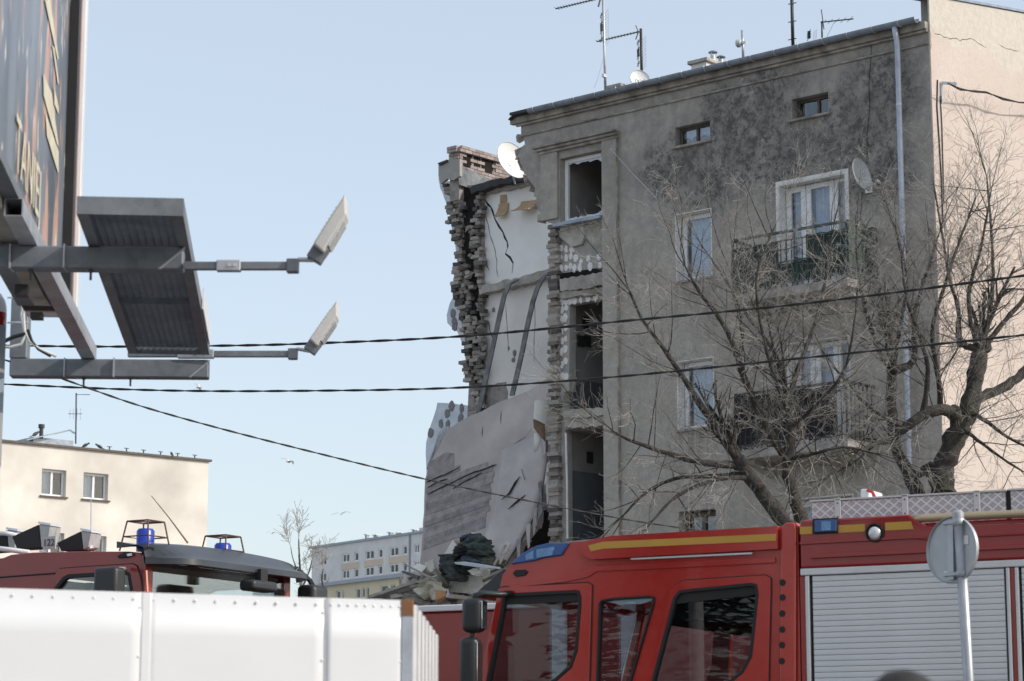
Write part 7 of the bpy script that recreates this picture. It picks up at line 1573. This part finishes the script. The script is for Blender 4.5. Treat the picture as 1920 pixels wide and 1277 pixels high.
m = MB(); m.box(BF, AN, -0.03, -0.05, 0.22, zbot-0.05, zbot-0.002); m.build('bottom_frame', M['galv'], bbd)
m = MB(); m.prism(BF, [(AN, zbot+0.002), (-1.2, zbot+0.002), (-1.6, zbot+0.07), (AN, zbot+0.07)], -0.012, -0.001); m.build('print_strip', ink['p'], poster)
# brackets
def zpt(x, y, Y): return pt(x, y, Y)
def beam(p0, p1, w_, h_, name='beam', mt=None, parent=None): m = MB(); m.bar(p0, p1, w_, h_); return m.build(name, mt or M['galv'], parent or bbd, bevel=0.006, seg=1)
zb1 = pt(170, 484, 11.0).z; t_h = 0.104
b1l = pt(-90, 484, 11.0); b1r = pt(345, 488, 11.05); b1l.z = b1r.z = zb1; br1 = beam(b1l, b1r, 0.10, t_h, 'bracket_beam')
b2l = pt(20, 690, 14.0); b2r = pt(392, 690, 14.05); b2l.z = b2r.z = zb1; br2 = beam(b2l, b2r, 0.10, t_h, 'bracket_beam')
pv0 = pt(36, 690, 14.0); pv0.z = zb1+t_h/2; pv1 = pv0.copy(); pv1.z = 6.2; beam(pv0, pv1, 0.10, 0.10, 'hanger_post')
pv0 = b1l+Vector((0.05, 0, t_h/2)); pv1 = pv0.copy(); pv1.z = 6.2; beam(pv0, pv1, 0.10, 0.10, 'hanger_post')
for (x, y, Y) in ((22, 484, 11.0), (123, 484, 11.0), (123, 690, 14.0), (215, 690, 14.0)):
    p = pt(x, y, Y); p.z = zb1; m = MB(); m.bar(p+Vector((-0.002, -0.0, 0))-wb_*0, p+Vector((0.004, 0, 0)), 0.108, t_h+0.006); m.build('weld_strap', M['steel'], bbd)
for (x, Y) in ((57, 11.0), (170, 11.0), (163, 14.0), (250, 14.0)):
    p = pt(x, 520, Y); p.z = zb1-t_h/2; m = MB(); m.lathe(p, (0, 0, -1), [(0.012, 0), (0.012, 0.012), (0.006, 0.013), (0.006, 0.05)], 8); m.build('bolt', M['steel_dark'], bbd)
# gusset plates on the beam ends
for e, d_ in ((b1r, -1), (b2r, -1)):
    m = MB(); m.add([e+Vector((-0.11, -0.054, -t_h/2)), e+Vector((0.01, -0.054, t_h/2)), e+Vector((0.01, -0.058, t_h/2)), e+Vector((-0.11, -0.058, -t_h/2)), e+Vector((-0.095, -0.054, -t_h/2)), e+Vector((0.01, -0.054, t_h/2-0.014)), e+Vector((0.01, -0.058, t_h/2-0.014)), e+Vector((-0.095, -0.058, -t_h/2))], [(0, 1, 2, 3), (4, 7, 6, 5), (0, 4, 5, 1), (3, 2, 6, 7), (1, 5, 6, 2), (0, 3, 7, 4)]); m.build('mitre_seam', M['steel'], bbd)
# rail: square tube, open at its near end
zr_ = zb1+t_h/2+0.042
r0 = pt(26, 384, 10.0); 
def onz(x, y, z): d = ray(x, y); k = (z-EYE)/d.z; p = d*k; p.z = z; return p
r0 = onz(25, 388, zr_); r1 = onz(168, 664, zr_); d_ = (r1-r0).normalized(); sd = Vector((d_.y, -d_.x, 0)); hw = 0.04; wt = 0.004
m = MB(); ring_o = lambda p, h: [p+sd*i*h+Vector((0, 0, j*h)) for i, j in ((-1, -1), (1, -1), (1, 1), (-1, 1))]
m.add(ring_o(r0, hw)+ring_o(r1, hw)+ring_o(r0, hw-wt)+ring_o(r1, hw-wt), [(0, 1, 5, 4), (1, 2, 6, 5), (2, 3, 7, 6), (3, 0, 4, 7), (8, 12, 13, 9), (9, 13, 14, 10), (10, 14, 15, 11), (11, 15, 12, 8), (0, 8, 9, 1), (1, 9, 10, 2), (2, 10, 11, 3), (3, 11, 8, 0), (4, 5, 13, 12), (5, 6, 14, 13), (6, 7, 15, 14), (7, 4, 12, 15)]); m.build('square_rail', M['steel'], bbd)
# catwalk
zc = zb1+t_h/2+0.002
n0l, n0r = onz(146, 405, zc), onz(342, 402, zc); f0l, f0r = onz(243, 666, zc), onz(391, 662, zc)
along = ((f0l-n0l).normalized()+(f0r-n0r).normalized()).normalized(); across = Vector((along.y, -along.x, 0))
o_ = (n0l+n0r)/2; cw = (n0r-n0l).length; Lc = ((f0l+f0r)/2-o_).length
CW = Frame((o_.x, o_.y, 0), along, across)
hc_ = 0.078
m = MB(); m.box(CW, 0, Lc, -cw/2, -cw/2+0.006, zc, zc+hc_); m.box(CW, 0.007, Lc, -cw/2+0.006, -cw/2+0.05, zc, zc+0.006); cat_ = m.build('catwalk', M['galv'], bbd)
m = MB(); m.box(CW, 0, Lc, cw/2-0.006, cw/2, zc, zc+hc_); m.box(CW, 0.007, Lc, cw/2-0.05, cw/2-0.006, zc, zc+0.006); m.build('side_channel', M['galv'], cat_)
m = MB(); m.box(CW, -0.006, 0.0, -cw/2, cw/2, zc, zc+hc_); m.build('end_channel', M['galv'], cat_); m = MB(); m.box(CW, Lc, Lc+0.006, -cw/2, cw/2, zc, zc+hc_); m.build('end_channel', M['galv'], cat_)
m = MB(); m.box(CW, Lc*0.58, Lc*0.58+0.01, -cw/2+0.01, cw/2-0.01, zc+0.004, zc+0.05); m.build('cross_bar', M['galv'], cat_)
gr = MB(); k_ = 0; y = -cw/2+0.02
while y < cw/2-0.01: gr.box(CW, 0.02, Lc-0.02, y, y+0.004, zc+hc_-0.045, zc+hc_-0.012); y += 0.034
x = 0.03
while x < Lc-0.03: gr.box(CW, x, x+0.006, -cw/2+0.01, cw/2-0.01, zc+hc_-0.044, zc+hc_-0.010); x += 0.05
gr.build('grating', M['galv'], cat_)
# little white plate on the outer side of the catwalk
aq, _ = 0, 0; m = MB(); m.box(CW, Lc*0.62, Lc*0.92, cw/2+0.004, cw/2+0.012, zc+0.01, zc+0.12); m.build('edge_plate', white_v, cat_)
# lamp arms
def lamp(x0, x1, y, Y, base, lab, head):
    p0 = pt(x0, y, Y); p1 = pt(x1, y, Y); p1.z = p0.z; m = MB(); m.bar(p0, p1, 0.035, 0.036); arm = m.build('lamp_arm', M['galv'], bbd, bevel=0.003, seg=1); arm['label'] = lab
    f = p0.lerp(p1, 0.30); g_ = p0.lerp(p1, 0.52); m = MB(); m.bar(f, g_, 0.046, 0.050); sl_ = m.build('sleeve', M['steel'], arm, bevel=0.003, seg=1)
    for t in (0.42, 0.47): q = p0.lerp(p1, t); mm = MB(); mm.lathe(q-Vector((0, 0.023, 0)), (0, -1, 0), [(0.008, 0), (0.008, 0.006)], 8); mm.build('bolt', alu, arm)
    e = p1; m = MB(); m.bar(e-Vector((0.03, 0, 0)), e+Vector((0.025, 0, 0)), 0.055, 0.062); m.build('end_block', M['galv'], arm, bevel=0.004, seg=1)
    h0 = pt(head[0][0], head[0][1], Y); h1 = pt(head[1][0], head[1][1], Y); ax = (h1-h0).normalized(); L = (h1-h0).length
    m = MB(); m.tube([e+Vector((0.01, 0, 0.0)), e+Vector((0.025, 0, 0.03)), h0-ax*0.05], 0.012, 6); m.build('knuckle', M['steel'], arm)
    m = MB(); m.bar(h0-ax*0.055, h0+ax*0.02, 0.075, 0.07); m.build('gear_box', M['galv'], arm, bevel=0.004)
    sv = Vector((0, 1, 0)); up_ = sv.cross(ax).normalized(); hw_, hh_ = 0.085, 0.030
    if up_.z < 0: up_ = -up_
    vs_l = []
    for s_, t0, t1 in ((-1, 0, 1), (1, 0, 1)):
        vs_l += [h0+sv*s_*hw_-up_*hh_-ax*0.01, h0+sv*s_*hw_+up_*hh_, h1+sv*s_*hw_*0.96+up_*hh_*0.95+ax*0.02, h1+sv*s_*hw_*0.96-up_*hh_*0.9-ax*0.06]
    m = MB(); m.add(vs_l, [(0, 1, 2, 3), (7, 6, 5, 4), (0, 4, 5, 1), (1, 5, 6, 2), (2, 6, 7, 3), (3, 7, 4, 0)]); hd = m.build('floodlight', mat('pale_grey_lamp', (0.56, 0.555, 0.54), 0.5, 0, 0.08, 6), arm, bevel=0.008)
    m = MB(); m.bar(h0+ax*0.03-up_*(hh_+0.004), h1-ax*0.09-up_*(hh_+0.001), hw_*1.8, 0.006, up_); m.build('lamp_glass', lamp_gl, arm)
    m = MB()
    for k in range(7): q = h0.lerp(h1, 0.3+0.08*k)+up_*hh_; m.bar(q-sv*0.07, q+sv*0.07, 0.006, 0.007, up_)
    m.build('cooling_fin', alu, arm)
lamp(345, 550, 499, 11.0, br1, 'nearer lamp arm with its pale floodlight tilted up to the right', ((600, 470), (655, 383)))
lamp(240, 550, 664, 14.0, br2, 'farther lamp arm with its pale floodlight tilted up to the right', ((590, 645), (638, 577)))
# loose cables on the hanger post
wc = mat('white_cable', (0.6, 0.6, 0.58), 0.5, 0, 0)
for i, pl in enumerate(([(64, 548), (50, 560), (44, 590), (46, 620), (55, 640), (75, 655), (105, 668)], [(64, 546), (46, 556), (40, 590), (44, 612), (48, 628), (40, 645), (20, 651), (-10, 650)], [(52, 618), (60, 640), (72, 655), (95, 668)])):
    m = MB(); m.tube([pt(x, y, 13.85) for x, y in pl], 0.009, 6); m.build('lamp_cable', wc if i < 2 else M['cable'], bbd, smooth=True)
for y in (558, 605): m = MB(); m.tube([pt(14, y, 13.88), pt(54, y, 13.88)], 0.006, 5); m.build('cable_tie', alu, bbd)
m = MB(); m.tube([pt(8, 640, 13.85), pt(25, 632, 13.85), pt(48, 626, 13.85)], 0.012, 6); m.build('lamp_cable', M['cable'], bbd)
# folded tin underside of the poster frame
m = MB(); m.prism(BF, [(-2.6, zbot-0.055), (-0.25, zbot-0.055), (-0.3, zbot-0.10), (-0.7, zbot-0.12), (-2.6, zbot-0.10)], 0.02, 0.10); m.build('tin_apron', M['concrete'], bbd)
m = MB(); m.box(BF, -0.6, -0.52, 0.03, 0.09, zbot-0.22, zbot-0.19); m.build('junction_box', M['steel_dark'], bbd); m = MB(); m.box(BF, -1.3, -1.22, 0.03, 0.09, zbot-0.24, zbot-0.19); m.build('junction_box', M['steel_dark'], bbd)
# its mast, out of the picture to the left
m = MB(); m.tube([BF(-5, 0.5, 0), BF(-5, 0.5, ZT-1)], 0.28, 20); m.build('mast', M['galv'], bbd, smooth=True)
m = MB(); m.box(BF, -5.2, -4.8, 0.201, 0.5, 5, 6); m.box(BF, -5.2, -4.8, 0.201, 0.5, 8, 9); m.build('mast_bracket', M['galv'], bbd)
# ------------------------------------------------------------------ spruces across the street (mirrored in the truck's windows)
needle = mat('spruce_needles', (0.035, 0.06, 0.035), 0.85, 0, 0.5, 2.0)
def spruce(x, y, h, seed, label):
    rg = random.Random(seed); t = thing('spruce_tree', label, 'tree', (x, y, 0), 'spruces across the street')
    m = MB(); m.tube([(x, y, -0.05), (x, y, h*0.5), (x, y, h)], [0.2, 0.11, 0.02], 9); m.build('trunk', M['bark'], t, smooth=True); m = MB(); z = 1.2
    while z < h-0.1:
        R_ = (h-z)*0.30+0.15; n = 9 if z < h*0.7 else 6; a0 = rg.random()*6.28
        for k in range(n):
            an = a0+k*2*math.pi/n+rg.uniform(-.2, .2); L = R_*rg.uniform(0.75, 1.1); d = Vector((math.cos(an), math.sin(an), 0)); s = Vector((-d.y, d.x, 0))
            for q in range(9):
                f = (q+0.4)/9; p = Vector((x, y, z))+d*L*f+Vector((0, 0, 0.10*L*math.sin(f*3)-0.32*L*f)); w_ = 0.34*L*(1-f*0.75)+0.05; tl = L/8
                for sg_ in (-1, 1):
                    e = p+s*sg_*w_+d*tl*0.9+Vector((0, 0, -0.12*w_+rg.uniform(-.06, .06))); m.add([p-d*tl*0.3, e, p+d*tl*0.7+Vector((0, 0, rg.uniform(-.03, .03)))], [(0, 1, 2)])
        z += 0.17+0.012*h
    m.build('crown', needle, t, recalc=False)
for i, (x, y, h, lab) in enumerate(((-13.5, 4.5, 9.5, 'tall dark spruce left of the camera, mirrored in the fire truck windows'), (-17.5, 1.0, 11.5, 'tallest dark spruce behind and left of the camera'), (-19.0, 6.5, 8.0, 'lower dark spruce farthest to the left of the camera'))): spruce(x, y, h, i+1, lab)
